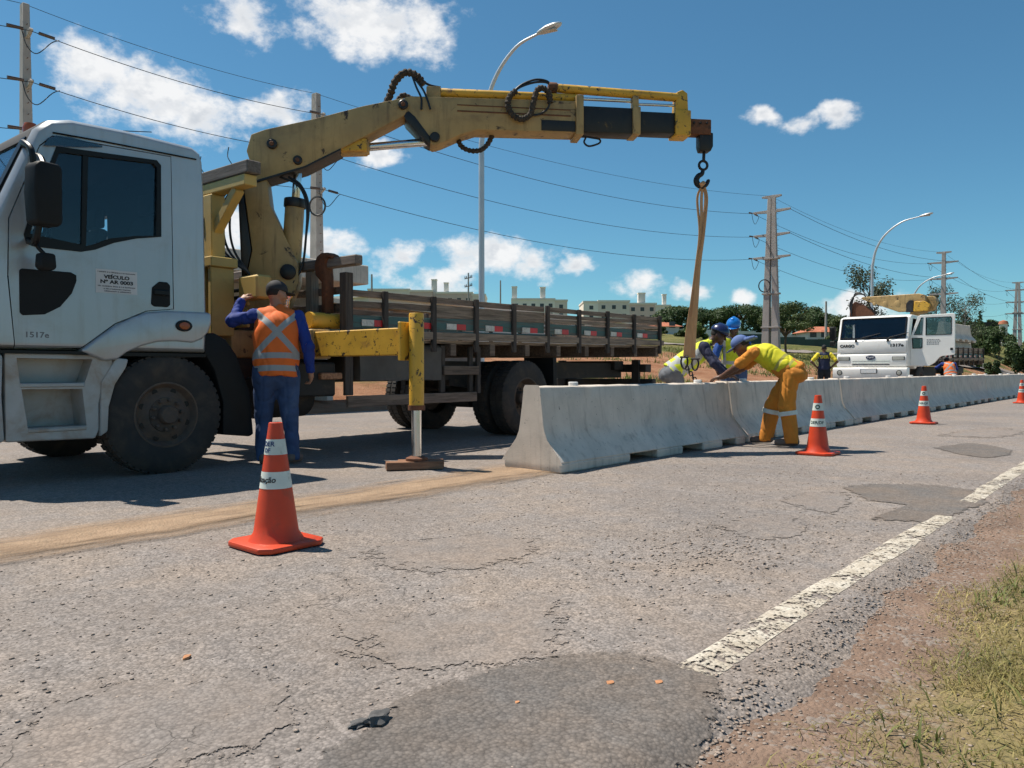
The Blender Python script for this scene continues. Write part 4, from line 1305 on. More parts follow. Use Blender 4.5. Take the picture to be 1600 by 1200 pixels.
# interior
sw = [(0.52 + 0.21 * math.cos(a), -0.80 + 0.10 * math.sin(a), 1.93 + 0.185 * math.sin(a)) for a in np.linspace(0, 2 * math.pi, 25)]
G().tube(sw, 0.016, 8, False).to('steering_wheel', 'trim_black', T)
G().bar((0.52, -0.84, 1.92), (0.52, -1.05, 1.65), 0.06, 0.06).bar((0.34, -0.80, 1.93), (0.70, -0.80, 1.93), 0.05, 0.02).to('steering_column', 'trim_black', T)
G().prism([(-1.24, 1.15), (-0.92, 1.15), (-0.90, 1.70), (-1.0, 1.82), (-1.24, 1.86)], -1.12, 1.12, 'x').to('dashboard', 'black_plastic', T, 0.02)
for cx in (0.6, -0.55):
    s_ = G().prism([(-0.42, 1.42), (0.06, 1.38), (0.16, 2.05), (0.22, 2.30), (0.12, 2.32), (0.04, 2.10), (-0.05, 1.58), (-0.42, 1.60)], cx - 0.24, cx + 0.24, 'x').to('seat', 'seat_dark', T, 0.04, 2)
    G().box(cx - 0.14, cx + 0.14, 0.12, 0.22, 2.33, 2.52).to('headrest', 'seat_dark', s_, 0.03, 2)

# wheels, mudguard, chassis
wheel(T, 1.05, 0.03, 1, 'front')
wheel(T, -1.05, 0.03, -1, 'front', False)
for x in (1.045, 0.72):
    wheel(T, x, 5.12, 1, 'rear', x > 1)
for x in (-1.045, -0.72):
    wheel(T, x, 5.12, -1, 'rear', False)
G().lathe([(0.065, -1.0), (0.065, -0.25), (0.16, -0.2), (0.16, 0.2), (0.065, 0.25), (0.065, 1.0)], (0, 5.12, 0.51), 'x', 16).to('rear_axle', 'chassis_black', T)
G().lathe([(0.05, -1.0), (0.05, 1.0)], (0, 0.03, 0.47), 'x', 12).to('front_axle', 'chassis_black', T)
G().prism([(0.30, 1.22), (0.50, 1.24), (0.62, 1.18), (0.72, 1.05), (0.86, 0.70), (0.90, 0.285), (0.86, 0.265), (0.58, 0.30), (0.585, 0.60), (0.50, 0.90), (0.36, 1.12)], 0.72, 1.14, 'x').to('mud_guard', 'black_plastic', T, 0.015, 2)
G().prism([(0.30, 1.22), (0.50, 1.24), (0.72, 1.05), (0.86, 0.70), (0.90, 0.285), (0.86, 0.265), (0.80, 0.66), (0.66, 0.98), (0.48, 1.16)], -1.14, -0.72, 'x').to('mud_guard', 'black_plastic', T, 0.01)
for sx in (-1, 1):
    G().box(sx * 0.43 - 0.04, sx * 0.43 + 0.04, -1.2, 8.8, 0.76, 1.02).to('chassis_rail', 'chassis_black', T)
for y in (-0.9, 1.0, 2.4, 3.8, 5.9, 7.4, 8.7):
    G().box(-0.39, 0.39, y - 0.05, y + 0.05, 0.80, 0.98).to('cross_member', 'chassis_black', T)
for sx in (-1, 1):
    G().bar((sx * 0.43, 4.3, 0.74), (sx * 0.43, 5.12, 0.66), 0.09, 0.10).bar((sx * 0.43, 5.12, 0.66), (sx * 0.43, 5.95, 0.74), 0.09, 0.10).to('leaf_spring', 'chassis_black', T)
G().box(-0.32, 0.32, -0.6, 0.75, 0.62, 1.02).to('gearbox', 'chassis_black', T, 0.06, 2)
G().lathe([(0.0, -0.02), (0.2, 0.0), (0.22, 0.03), (0.22, 0.62), (0.2, 0.65), (0, 0.66)], (0.68, 1.15, 0.62), 'y', 24).to('air_tank', 'chassis_black', T, smooth=40)
G().box(0.42, 1.05, 1.42, 1.95, 0.62, 0.98).to('battery_box', 'chassis_black', T, 0.02)
tb = G()
nx_, nz_ = 14, 9
for i in range(nx_ + 1):
    for j in range(nz_ + 1):
        y, z = 2.22 + 1.26 * i / nx_, 0.78 + 0.42 * j / nz_
        tb.v.append((1.12 + 0.022 * mnoise.noise(Vector((y * 5, z * 5, 1))) - (0.05 if j == nz_ else 0), y, z - (0.02 * mnoise.noise(Vector((y * 6, 0, 3))) if j == 0 else 0)))
o_ = len(tb.v)
tb.v += [(0.55, y, z) for (x, y, z) in tb.v]
m_ = nz_ + 1
for i in range(nx_):
    for j in range(nz_):
        a = i * m_ + j
        tb.f.append((a, a + m_, a + m_ + 1, a + 1))
    a, b = i * m_, (i + 1) * m_
    tb.f += [(a, o_ + a, o_ + b, b), (a + nz_, b + nz_, o_ + b + nz_, o_ + a + nz_)]
for i in (0, nx_):
    for j in range(nz_):
        a = i * m_ + j
        q = (a, a + 1, o_ + a + 1, o_ + a)
        tb.f.append(q if i == 0 else q[::-1])
tb.to('covered_box', 'tarp_grey', T, smooth=60)
# side guard of timber
for y0, y1, z0, z1, nm in ((2.02, 4.10, 0.50, 0.62, 'guard_rail'), (3.50, 4.14, 0.84, 0.95, 'guard_rail')):
    G().box(1.12, 1.16, y0, y1, z0, z1).to(nm, 'wood_dark', T, 0.006)
for y0, y1, z0 in ((2.02, 2.13, 0.625), (3.48, 3.56, 0.30 + 0.325), (4.0, 4.07, 0.625), (4.15, 4.22, 0.60)):
    G().box(1.075, 1.118, y0, y1, z0, 1.20).to('guard_upright', 'wood_stake', T, 0.005)
G().box(0.95, 1.10, 1.72, 2.0, 0.80, 0.87).to('timber_block', 'wood_block', T, 0.01)

# stake bed
SL = 0.012


def zb(y):
    return SL * (y - 2.0)


for k, y in enumerate(np.arange(2.15, 8.95, 0.74)):
    G().box(-1.17, 1.19, y - 0.05, y + 0.05, 1.05 + zb(y), 1.20 + zb(y)).to('floor_bearer', 'wood_dark', T, 0.006)
for i in range(10):
    x = -1.17 + 0.234 * i
    g = G()
    g.prism([(2.02, 1.202), (8.98, 1.202 + zb(8.98)), (8.98, 1.24 + zb(8.98)), (2.02, 1.24)], x + 0.004, x + 0.230, 'x')
    g.to('floor_plank', 'wood_grey', T, 0.004)


def side_board(sx, y0, y1, z0, z1, mat, dx=0.0):
    """one plank along the bed side, slightly bowed and uneven"""
    n = 8
    vs, fs = [], []
    ph, am = random.uniform(0, 6), random.uniform(0.004, 0.014)
    for i in range(n + 1):
        y = y0 + (y1 - y0) * i / n
        dz = zb(y) + am * math.sin(ph + 3.3 * i / n) + random.uniform(-0.002, 0.002)
        x = sx * (1.175 + dx) + 0.006 * math.sin(ph * 2 + i)
        for ox, oz in ((-0.013, z0), (0.013, z0), (0.013, z1), (-0.013, z1)):
            vs.append((x + ox, y, oz + dz + random.uniform(-0.002, 0.002)))
    for i in range(n):
        a = i * 4
        for k in range(4):
            fs.append((a + k, a + (k + 1) % 4, a + 4 + (k + 1) % 4, a + 4 + k))
    fs += [(3, 2, 1, 0), (n * 4, n * 4 + 1, n * 4 + 2, n * 4 + 3)]
    return link('side_board', fix_normals(G().add(vs, fs).mesh('b', 0.003)), mat, T, 30)


for sx in (1, -1):
    G().prism([(2.0, 1.245), (8.98, 1.245 + zb(8.98)), (8.98, 1.335 + zb(8.98)), (2.0, 1.335)], sx * 1.205 - 0.03, sx * 1.205 + 0.03, 'x').to('sill_rail', 'wood_grey', T, 0.005)
    side_board(sx, 2.05, 5.50, 1.36, 1.505, 'wood_teal')
    side_board(sx, 5.58, 8.95, 1.36, 1.505, 'wood_teal')
    side_board(sx, 2.05, 5.50, 1.685, 1.755, 'wood_dark')
    side_board(sx, 5.58, 8.95, 1.68, 1.745, 'wood_grey')
    side_board(sx, 2.05, 3.25, 1.575, 1.645, 'wood_dark')
    side_board(sx, 3.30, 5.50, 1.52, 1.665, 'wood_grey')
    side_board(sx, 5.58, 8.95, 1.605, 1.66, 'wood_grey')
    side_board(sx, 5.58, 8.95, 1.53, 1.58, 'wood_grey')
    for y in (2.50, 3.26, 4.02, 4.78, 5.54, 6.34, 7.14, 7.97, 8.86):
        G().box(sx * 1.215 - 0.022, sx * 1.215 + 0.022, y - 0.035, y + 0.035, 1.10 + zb(y), 1.76 + zb(y) + random.uniform(-0.012, 0.012)).to('stake', 'wood_stake', T, 0.006)
    for y in (2.18, 2.90, 3.50, 4.22, 4.98, 5.74, 6.50, 7.26, 8.10):
        rf = G().box(sx * 1.190, sx * 1.204, y, y + 0.17, 1.375 + zb(y), 1.445 + zb(y)).to('reflector_strip', 'reflect_white', T, smooth=0)
        G().box(sx * 1.190, sx * 1.206, y + 0.172, y + 0.335, 1.375 + zb(y), 1.445 + zb(y)).to('red_half', 'reflect_red', rf, smooth=0)
# tailgate
for z0, z1 in ((1.36, 1.52), (1.535, 1.585), (1.605, 1.655), (1.68, 1.745)):
    G().box(-1.15, 1.15, 8.90, 8.925, z0 + 0.083, z1 + 0.083).to('tailgate_board', 'wood_grey', T, 0.004)
# headboard: posts, beams, rusty cap
for x, m_, z1 in ((1.19, 'wood_stake', 1.93), (0.60, 'wood_post', 1.985), (0.0, 'wood_post', 1.985), (-0.6, 'wood_post', 1.985), (-1.15, 'wood_stake', 1.95)):
    G().box(x - 0.055, x + 0.055, 1.93, 2.03, 1.22, z1).to('headboard_post', m_, T, 0.006)
G().box(-1.35, 1.44, 1.90, 2.0, 1.99, 2.095).to('headboard_beam', 'wood_beam', T, 0.012)
for z0, z1 in ((1.36, 1.45), (1.52, 1.62), (1.72, 1.80)):
    G().box(-1.14, 1.13, 2.035, 2.06, z0, z1).to('headboard_plank', 'wood_dark', T, 0.004)
G().prism([(0.90, 1.50), (0.90, 1.84), (0.80, 1.92), (0.78, 2.04), (0.82, 2.12), (0.90, 2.155), (1.0, 2.15), (1.08, 2.12), (1.08, 2.08), (1.0, 2.10), (0.96, 2.04), (0.98, 1.90), (0.98, 1.50)], 1.87, 1.985, 'y').to('rusty_bracket', 'rust', T, 0.015, 2)
# rear hitch and bumper
G().box(-0.55, 0.55, 8.45, 8.75, 0.90, 1.06).box(0.15, 1.0, 8.75, 8.95, 0.86, 1.0).to('rear_frame', 'chassis_black', T, 0.01)
G().box(-1.1, 1.1, 8.80, 8.95, 0.58, 0.74).to('rear_bumper', 'chassis_black', T, 0.015)
for x in (-0.8, 0.8):
    G().box(x - 0.07, x + 0.07, 8.72, 8.79, 0.60, 1.08).to('bumper_bracket', 'chassis_black', T)
G().prism([(5.78, 1.08), (5.86, 1.08), (5.88, 0.35), (5.80, 0.35)], 0.60, 1.14, 'x').to('rear_mud_flap', 'black_plastic', T)

# --- crane: rest frame behind the cab
G().box(-0.07, 0.19, 1.02, 1.18, 1.05, 2.74).to('boom_rest_post', 'yellow_frame', T, 0.01)
G().bar((0.15, 1.10, 2.36), (0.58, 1.10, 2.745), 0.09, 0.10, (0, 1, 0)).to('boom_rest_brace', 'yellow_frame', T, 0.006)
G().bar((-0.03, 1.10, 2.36), (-0.46, 1.10, 2.745), 0.09, 0.10, (0, 1, 0)).to('boom_rest_brace', 'yellow_frame', T, 0.006)
G().box(-0.78, 0.80, 1.03, 1.17, 2.745, 2.855).to('boom_rest_beam', 'yellow_frame', T, 0.008)
G().box(-0.80, 0.86, 1.02, 1.18, 2.858, 2.985).to('timber_bearer', 'wood_beam', T, 0.010)
for x in (0.45, -0.1):
    G().tube(smoothpath([(x, 1.185, 2.74), (x + 0.01, 1.19, 2.9), (x + 0.02, 1.1, 3.0), (x - 0.03, 1.08, 3.08), (x - 0.07, 1.1, 3.14), (x - 0.05, 1.1, 3.2)], 4), 0.005, 5).to('tie_wire', 'hose_black', T)
G().box(0.16, 0.46, 0.86, 1.16, 1.95, 2.05).box(0.18, 0.23, 0.88, 1.14, 1.25, 1.95).box(0.36, 0.42, 0.88, 1.14, 1.25, 1.95).to('oil_tank_frame', 'yellow_frame', T, 0.008)
G().box(0.52, 0.86, 1.12, 1.30, 1.62, 1.86).to('valve_cover', 'yellow_frame', T, 0.02)
for k in range(6):
    z = 1.36 + 0.075 * k
    G().tube([(-0.2, 1.24, z), (0.55, 1.22, z)], 0.018, 6).to('pipe', 'yellow_frame' if k < 4 else 'chassis_black', T)
# control levers
for k in range(6):
    x = 0.78 + 0.03 * k
    lv = G().tube([(x, 1.42, 1.45), (x + 0.02, 1.44, 1.62), (x + 0.05, 1.45, 1.66)], 0.008, 6).to('control_lever', 'chrome', T)
G().box(0.62, 0.98, 1.36, 1.50, 1.30, 1.46).to('valve_block', 'chassis_black', T, 0.015)
# --- base, outriggers
G().box(-0.42, 0.42, 1.10, 1.95, 1.02, 1.32).to('crane_base', 'yellow_crane', T, 0.03, 2)
G().lathe([(0.30, 1.30), (0.30, 1.46), (0.26, 1.50)], (0, 1.45, 0), 'z', 28).to('slewing_ring', 'grease_black', T)
ho = G().box(-1.22, 1.24, 1.50, 1.74, 1.015, 1.315).to('outrigger_housing', 'yellow_crane', T, 0.012)
G().tube([(-0.9, 1.84, 1.42), (0.95, 1.84, 1.42)], 0.075, 16).to('slewing_cylinder', 'yellow_chipped', T)
G().tube([(0.95, 1.84, 1.42), (1.06, 1.84, 1.42)], 0.085, 16).to('cylinder_cap', 'grease_black', T)
G().lathe([(0.085, 0.0), (0.085, 0.38)], (1.02, 1.62, 1.42), 'y', 18).to('cylinder_drum', 'yellow_chipped', T)
for sx, ext in ((1, 2.52), (-1, 1.45)):
    ob_ = G().box(min(sx * 1.18, sx * ext), max(sx * 1.18, sx * ext), 1.53, 1.715, 1.035, 1.285).to('outrigger_beam', 'yellow_chipped', T, 0.008)
    G().box(sx * ext - (0.0 if sx > 0 else 0.035), sx * ext + (0.035 if sx > 0 else 0.0), 1.485, 1.76, 0.985, 1.335).to('end_plate', 'yellow_chipped', ob_, 0.006)
    lx = sx * (ext + 0.105)
    if sx > 0:
        lg = G().lathe([(0.068, 0.0), (0.068, 0.84), (0.062, 0.85), (0, 0.85)], (lx, 1.62, 0.565), 'z', 28).to('outrigger_leg', 'yellow_chipped', T, smooth=40)
        G().lathe([(0.078, 0.0), (0.078, 0.045)], (lx, 1.62, 0.535), 'z', 28).to('leg_collar', 'rust', lg, smooth=40)
        G().lathe([(0.045, 0.10), (0.045, 0.56)], (lx, 1.62, 0.0), 'z', 24).to('leg_rod', 'chrome', lg, smooth=40)
        G().lathe([(0.10, 0.078), (0.10, 0.10), (0.055, 0.118)], (lx, 1.62, 0.0), 'z', 24).to('foot_plate', 'rust', lg, smooth=40)
    else:
        G().lathe([(0.068, 0.0), (0.068, 0.84), (0.062, 0.85), (0, 0.85)], (lx, 1.62, 0.565), 'z', 20).to('outrigger_leg', 'yellow_chipped', T, smooth=40)

# --- boom: drawn in its own vertical plane (x along the boom, z up), camera side is -y
BA = 46.9


def boom_part(g, name, mat, parent=None, bevel=0.012, seg=2, smooth=35):
    o = g.to(name, mat, parent or T, bevel, seg, smooth)
    if parent is None:
        o.location = (0, 1.45, 0)
        o.rotation_euler = (0, 0, R(BA))
    return o


def disc(x, z, r, y0, y1, seg=20):
    return G().lathe([(0, y0), (r, y0), (r, y1), (r * 0.8, y1 + (0.01 if y1 > y0 else -0.01)), (0, y1 + (0.01 if y1 > y0 else -0.01))], (x, 0, z), 'y', seg)


colm = boom_part(G().prism([(0.06, 3.10), (0.30, 3.20), (0.36, 2.70), (0.66, 2.05), (0.66, 1.86), (0.50, 1.48), (0.02, 1.48), (0.17, 2.2)], -0.15, 0.15, 'y'), 'crane_column', 'yellow_crane')
boom_part(G().prism([(0.02, 3.02), (0.055, 3.02), (0.165, 2.2), (0.10, 1.9), (0.06, 1.9)], -0.162, 0.162, 'y'), 'hose_channel', 'grease_black')
boom_part(disc(0.55, 1.97, 0.085, 0.17, -0.17), 'pin', 'grease_black', colm, 0)
b1 = boom_part(G().prism([(0.12, 3.27), (0.17, 3.45), (0.32, 3.51), (0.83, 3.645), (1.36, 3.81), (1.72, 3.90), (1.80, 3.92), (1.87, 3.85), (1.82, 3.73), (1.73, 3.675), (1.38, 3.475), (1.12, 3.33), (0.73, 3.12), (0.22, 2.95)], -0.165, 0.165, 'y'), 'main_boom', 'yellow_crane')
boom_part(G().prism([(1.02, 3.31), (1.40, 3.335), (1.40, 3.465), (1.30, 3.47), (1.05, 3.36)], -0.135, 0.135, 'y'), 'cylinder_mount', 'yellow_chipped', b1)
for x, z, r in ((0.39, 3.35, 0.055), (0.66, 3.185, 0.05), (1.80, 3.84, 0.055)):
    boom_part(disc(x, z, r, 0.185, -0.185), 'pin', 'grease_black', b1, 0)
    boom_part(disc(x, z, r * 0.45, 0.20, -0.20), 'pin_head', 'rust', b1, 0)
boom_part(G().prism([(0.22, 2.955), (0.73, 3.125), (1.12, 3.335), (1.12, 3.315), (0.73, 3.10), (0.22, 2.93)], -0.172, 0.172, 'y'), 'bottom_flange', 'grease_black', b1, 0.003)
lc = boom_part(G().tube([(0.555, 0, 1.98), (0.605, 0, 2.74)], 0.105, 20), 'lift_cylinder', 'yellow_crane')
boom_part(G().tube([(0.604, 0, 2.70), (0.611, 0, 2.80)], 0.122, 20), 'gland', 'grease_black', lc)
boom_part(G().tube([(0.611, 0, 2.80), (0.645, 0, 3.16)], 0.046, 16), 'piston_rod', 'chrome', lc)
tc_ = boom_part(G().tube([(1.10, 0, 3.375), (1.42, 0, 3.405)], 0.085, 16), 'tilt_cylinder', 'yellow_crane')
boom_part(G().tube([(1.41, 0, 3.405), (2.15, 0, 3.50)], 0.045, 16), 'piston_rod', 'chrome', tc_)
b2 = boom_part(G().prism([(1.76, 3.80), (1.77, 3.87), (1.83, 3.94), (1.90, 3.95), (3.81, 3.985), (3.81, 3.625), (2.62, 3.605), (2.43, 3.54), (2.22, 3.44), (2.13, 3.415), (2.05, 3.46), (1.83, 3.68)], -0.15, 0.15, 'y'), 'jib_boom', 'yellow_crane')
boom_part(G().prism([(1.80, 3.74), (1.83, 3.675), (2.05, 3.455), (2.10, 3.43), (2.10, 3.50), (1.93, 3.72), (1.86, 3.78)], -0.158, 0.158, 'y'), 'grease_stained_edge', 'grease_black', b2, 0.003)
boom_part(G().box(3.76, 3.85, -0.175, 0.175, 3.595, 4.05), 'end_flange', 'yellow_crane', b2)
boom_part(G().box(3.36, 3.755, -0.156, -0.149, 3.63, 3.75), 'painted_panel', 'boom_inner', b2, 0.001)
boom_part(disc(2.15, 3.50, 0.055, 0.175, -0.175), 'pin', 'grease_black', b2, 0)
boom_part(G().box(2.06, 2.22, -0.10, 0.10, 3.94, 4.09), 'cylinder_bracket', 'yellow_crane', b2)
boom_part(G().box(2.4, 3.7, -0.156, -0.149, 3.80, 3.815).box(2.4, 3.7, -0.156, -0.149, 3.87, 3.88), 'pipe_line', 'rust', b2, 0)
boom_part(G().tube([(2.16, -0.05, 4.035), (3.81, -0.05, 4.045)], 0.050, 16), 'extension_cylinder', 'yellow_chipped', b2)
boom_part(G().tube([(3.81, -0.05, 4.045), (4.46, -0.05, 4.045)], 0.020, 10), 'extension_rod', 'chrome', b2)
boom_part(G().tube(smoothpath([(3.90, -0.06, 3.60), (3.88, -0.06, 3.54), (3.94, -0.06, 3.50), (4.06, -0.06, 3.54), (4.06, -0.06, 3.585), (3.96, -0.06, 3.60), (3.86, -0.06, 3.615)], 5), 0.012, 8), 'shackle_ring', 'hook_steel', b2)
e1 = boom_part(G().box(3.84, 4.46, -0.12, 0.12, 3.645, 3.945), 'extension_section', 'boom_inner')
boom_part(G().box(4.44, 4.535, -0.145, 0.145, 3.64, 3.96).box(4.45, 4.525, -0.10, 0.0, 3.96, 4.10), 'collar', 'yellow_crane', e1)
e2 = boom_part(G().box(4.53, 4.99, -0.10, 0.10, 3.675, 3.92), 'extension_section', 'boom_inner')
boom_part(G().box(4.96, 5.15, -0.13, 0.13, 3.655, 3.95).prism([(4.97, 3.95), (5.13, 3.95), (5.12, 4.16), (5.06, 4.20), (4.99, 4.17)], -0.09, 0.05, 'y'), 'collar', 'yellow_chipped', e2)
boom_part(G().tube([(3.48, -0.05, 4.155), (5.02, -0.05, 4.115)], 0.050, 16), 'extension_cylinder', 'yellow_chipped', e2)
boom_part(G().tube([(3.455, -0.05, 4.156), (3.56, -0.05, 4.153)], 0.062, 16), 'cylinder_cap', 'rust', e2)
boom_part(G().tube([(4.53, -0.05, 4.015), (4.97, -0.05, 4.02)], 0.017, 10), 'extension_rod', 'chrome', e2)
e3 = boom_part(G().box(5.13, 5.42, -0.08, 0.08, 3.69, 3.87), 'extension_section', 'rust')
boom_part(G().prism([(5.28, 3.72), (5.45, 3.72), (5.45, 3.56), (5.42, 3.50), (5.30, 3.50), (5.28, 3.56)], -0.065, 0.065, 'y'), 'tip_block', 'boom_inner', e3)
for x in (5.20, 5.28, 5.36):
    boom_part(disc(x, 3.82, 0.014, 0.09, -0.088, 10), 'bolt', 'hook_steel', e3, 0)
hk = boom_part(G().tube([(5.36, 0, 3.52), (5.355, 0, 3.395)], 0.020, 10), 'hook_shank', 'hook_steel')
eye = [(5.35 + 0.052 * math.cos(a), 0, 3.345 + 0.052 * math.sin(a)) for a in np.linspace(0.5 * math.pi, 2.5 * math.pi, 18)]
boom_part(G().tube(eye, 0.017, 8, False), 'swivel_eye', 'hook_steel', hk)
hp = smoothpath([(5.35, 0, 3.30), (5.335, 0, 3.245), (5.29, 0, 3.215), (5.265, 0, 3.165), (5.285, 0, 3.115), (5.335, 0, 3.095), (5.385, 0, 3.115), (5.415, 0, 3.165), (5.42, 0, 3.185)], 5)
boom_part(G().tube(hp, [0.022 + 0.014 * math.sin(math.pi * min(1, i / (len(hp) - 1) * 1.15)) if i < len(hp) - 6 else 0.022 * (len(hp) - i) / 6 + 0.002 for i in range(len(hp))], 10), 'hook', 'hook_steel', hk)


def wrapped(pts, r, name, parent=None):
    P = smoothpath(pts, 9)
    rs = [r * (1 + 0.16 * math.sin(i * 1.9) + random.uniform(-0.06, 0.06)) for i in range(len(P))]
    return boom_part(G().tube(P, rs, 9), name, 'hose_wrapped', parent, 0)


wrapped([(1.60, -0.02, 3.87), (1.66, -0.04, 4.0), (1.71, -0.06, 4.13), (1.82, -0.06, 4.235), (1.95, -0.06, 4.21), (2.03, -0.06, 4.11)], 0.040, 'hose_bundle')
wrapped([(1.72, 0.04, 3.93), (1.80, 0.05, 4.02), (1.90, 0.04, 3.98)], 0.030, 'hose_bundle')
for dx, dy, ex in ((0.0, -0.13, 2.00), (0.06, -0.15, 2.10)):
    boom_part(G().tube(smoothpath([(1.90, -0.06, 4.21), (1.95 + dx, -0.10, 4.06), (2.0 + dx, dy - 0.02, 3.93), (ex, dy - 0.035, 3.80)], 6), 0.012, 7), 'hose', 'hose_black', None, 0)
boom_part(G().tube(smoothpath([(2.0, -0.06, 4.16), (2.1, -0.06, 4.11), (2.22, -0.06, 4.09)], 6), 0.014, 7), 'hose', 'hose_black', None, 0)
wrapped([(3.06, -0.19, 4.05), (2.985, -0.20, 3.97), (2.97, -0.20, 3.86), (3.03, -0.20, 3.77), (3.13, -0.20, 3.73), (3.22, -0.20, 3.79), (3.26, -0.20, 3.92), (3.30, -0.20, 4.06), (3.37, -0.20, 4.09), (3.44, -0.20, 4.03), (3.45, -0.20, 3.93)], 0.033, 'hose_bundle')
for k in range(2):
    boom_part(G().tube(smoothpath([(3.03, -0.19, 4.04), (3.14, -0.15, 4.12 + 0.02 * k), (3.30, -0.10, 4.19 + 0.03 * k), (3.44, -0.08, 4.20 + 0.015 * k), (3.50, -0.06, 4.15)], 6), 0.013, 7), 'hose', 'hose_black', None, 0)
boom_part(G().tube(smoothpath([(3.45, -0.20, 3.94), (3.42, -0.19, 3.86), (3.32, -0.175, 3.80), (3.20, -0.165, 3.79)], 6), 0.013, 7), 'hose', 'hose_black', None, 0)
wrapped([(2.42, 0.05, 3.56), (2.46, 0.04, 3.47), (2.56, 0.03, 3.42), (2.68, 0.03, 3.43), (2.76, 0.04, 3.50), (2.82, 0.05, 3.61)], 0.028, 'hose_bundle')
for k in range(5):
    y = -0.20 - 0.03 * k
    boom_part(G().tube(smoothpath([(0.08 - 0.01 * k, -0.165, 2.95), (-0.02 - 0.035 * k, y, 2.70), (-0.05 - 0.06 * k, y, 2.42), (0.0 - 0.05 * k, y, 2.17), (0.14, y + 0.02, 1.95), (0.2, -0.17, 1.80)], 7), 0.013, 7), 'hose', 'hose_black', None, 0)
for k in range(2):
    boom_part(G().tube(smoothpath([(0.45 + 0.1 * k, -0.10, 3.02), (0.66 + 0.03 * k, -0.13, 2.92), (0.75 + 0.02 * k, -0.14, 2.70), (0.74, -0.14, 2.35), (0.70, -0.13, 2.05), (0.60, -0.14, 1.85)], 7), 0.013, 7), 'hose', 'hose_black', None, 0)

# timber pad under the outrigger foot
for k, (dx, dy, z0, z1, l, w, a, lab) in enumerate(((0.0, -0.05, 0.006, 0.078, 0.50, 0.12, 55, 'upper right reddish timber block under the outrigger foot'), (-0.05, 0.08, 0.006, 0.076, 0.42, 0.11, 52, 'left reddish timber block beside the outrigger foot'))):
    ft = T.location + Matrix.Rotation(R(2), 3, 'Z') @ Vector((2.645 + dx, 1.62 + dy, 0))
    g = G()
    n = 7
    vs = []
    for i in range(n + 1):
        u = -l / 2 + l * i / n
        for a_, b_ in ((-w / 2, z0), (w / 2, z0), (w / 2 - 0.006, z1), (-w / 2 + 0.006, z1)):
            vs.append((u + random.uniform(-0.006, 0.006), a_ + random.uniform(-0.005, 0.005), b_ + (random.uniform(-0.004, 0.0) if b_ > 0.05 else 0)))
    fs = [(i * 4 + q, i * 4 + (q + 1) % 4, i * 4 + 4 + (q + 1) % 4, i * 4 + 4 + q) for i in range(n) for q in range(4)] + [(3, 2, 1, 0), (n * 4, n * 4 + 1, n * 4 + 2, n * 4 + 3)]
    g.add(vs, fs)
    o = link('timber_block', fix_normals(g.mesh('tb', 0.004)), 'wood_block', None, 30, (ft.x, ft.y, 0), (0, 0, R(a)))
    tag(o, lab, 'timber', 'timber blocks under the outrigger')

# ------------------------------------------------------------------ people
def surface_nets(D, org, vox):
    nx, ny, nz = D.shape
    neg = D < 0
    cnt = np.zeros((nx - 1, ny - 1, nz - 1), np.int8)
    off = [(i, j, k) for i in (0, 1) for j in (0, 1) for k in (0, 1)]
    for i, j, k in off:
        cnt += neg[i:nx - 1 + i, j:ny - 1 + j, k:nz - 1 + k]
    mask = (cnt > 0) & (cnt < 8)
    cells = np.argwhere(mask)
    n = len(cells)
    idx = np.full(mask.shape, -1, np.int64)
    idx[mask] = np.arange(n)
    vals = np.stack([D[cells[:, 0] + i, cells[:, 1] + j, cells[:, 2] + k] for i, j, k in off], 1)
    acc, num = np.zeros((n, 3)), np.zeros(n)
    for a in range(8):
        for b in range(a + 1, 8):
            d = [abs(off[a][q] - off[b][q]) for q in range(3)]
            if sum(d) != 1:
                continue
            va, vb = vals[:, a], vals[:, b]
            m = (va < 0) != (vb < 0)
            t = np.where(m, va / np.where(m, va - vb, 1), 0)
            p = np.array(off[a])[None] + (np.array(off[b]) - np.array(off[a]))[None] * t[:, None]
            acc += p * m[:, None]
            num += m
    v = (cells + acc / num[:, None] + 0.5 * 0) * vox + org
    Q = []
    for ax in range(3):
        sl = [slice(None)] * 3
        sa, sb = list(sl), list(sl)
        sa[ax], sb[ax] = slice(0, -1), slice(1, None)
        ch = neg[tuple(sa)] != neg[tuple(sb)]
        e = np.argwhere(ch)
        u, w = (ax + 1) % 3, (ax + 2) % 3
        lim = np.array(mask.shape)
        ok = (e[:, u] > 0) & (e[:, w] > 0) & (e[:, u] < lim[u]) & (e[:, w] < lim[w])
        e = e[ok]
        fl = neg[e[:, 0], e[:, 1], e[:, 2]]
        qs = []
        for du, dw in ((-1, -1), (0, -1), (0, 0), (-1, 0)):
            c = e.copy()
            c[:, u] += du
            c[:, w] += dw
            qs.append(idx[c[:, 0], c[:, 1], c[:, 2]])
        q = np.stack(qs, 1)
        q[~fl] = q[~fl][:, ::-1]
        Q.append(q[(q >= 0).all(1)])
    return v, np.concatenate(Q)


def frame3(fwd, up):
    f, u = Vector(fwd).normalized(), Vector(up).normalized()
    r = f.cross(u).normalized()
    f = u.cross(r)
    return np.array([r, f, u])


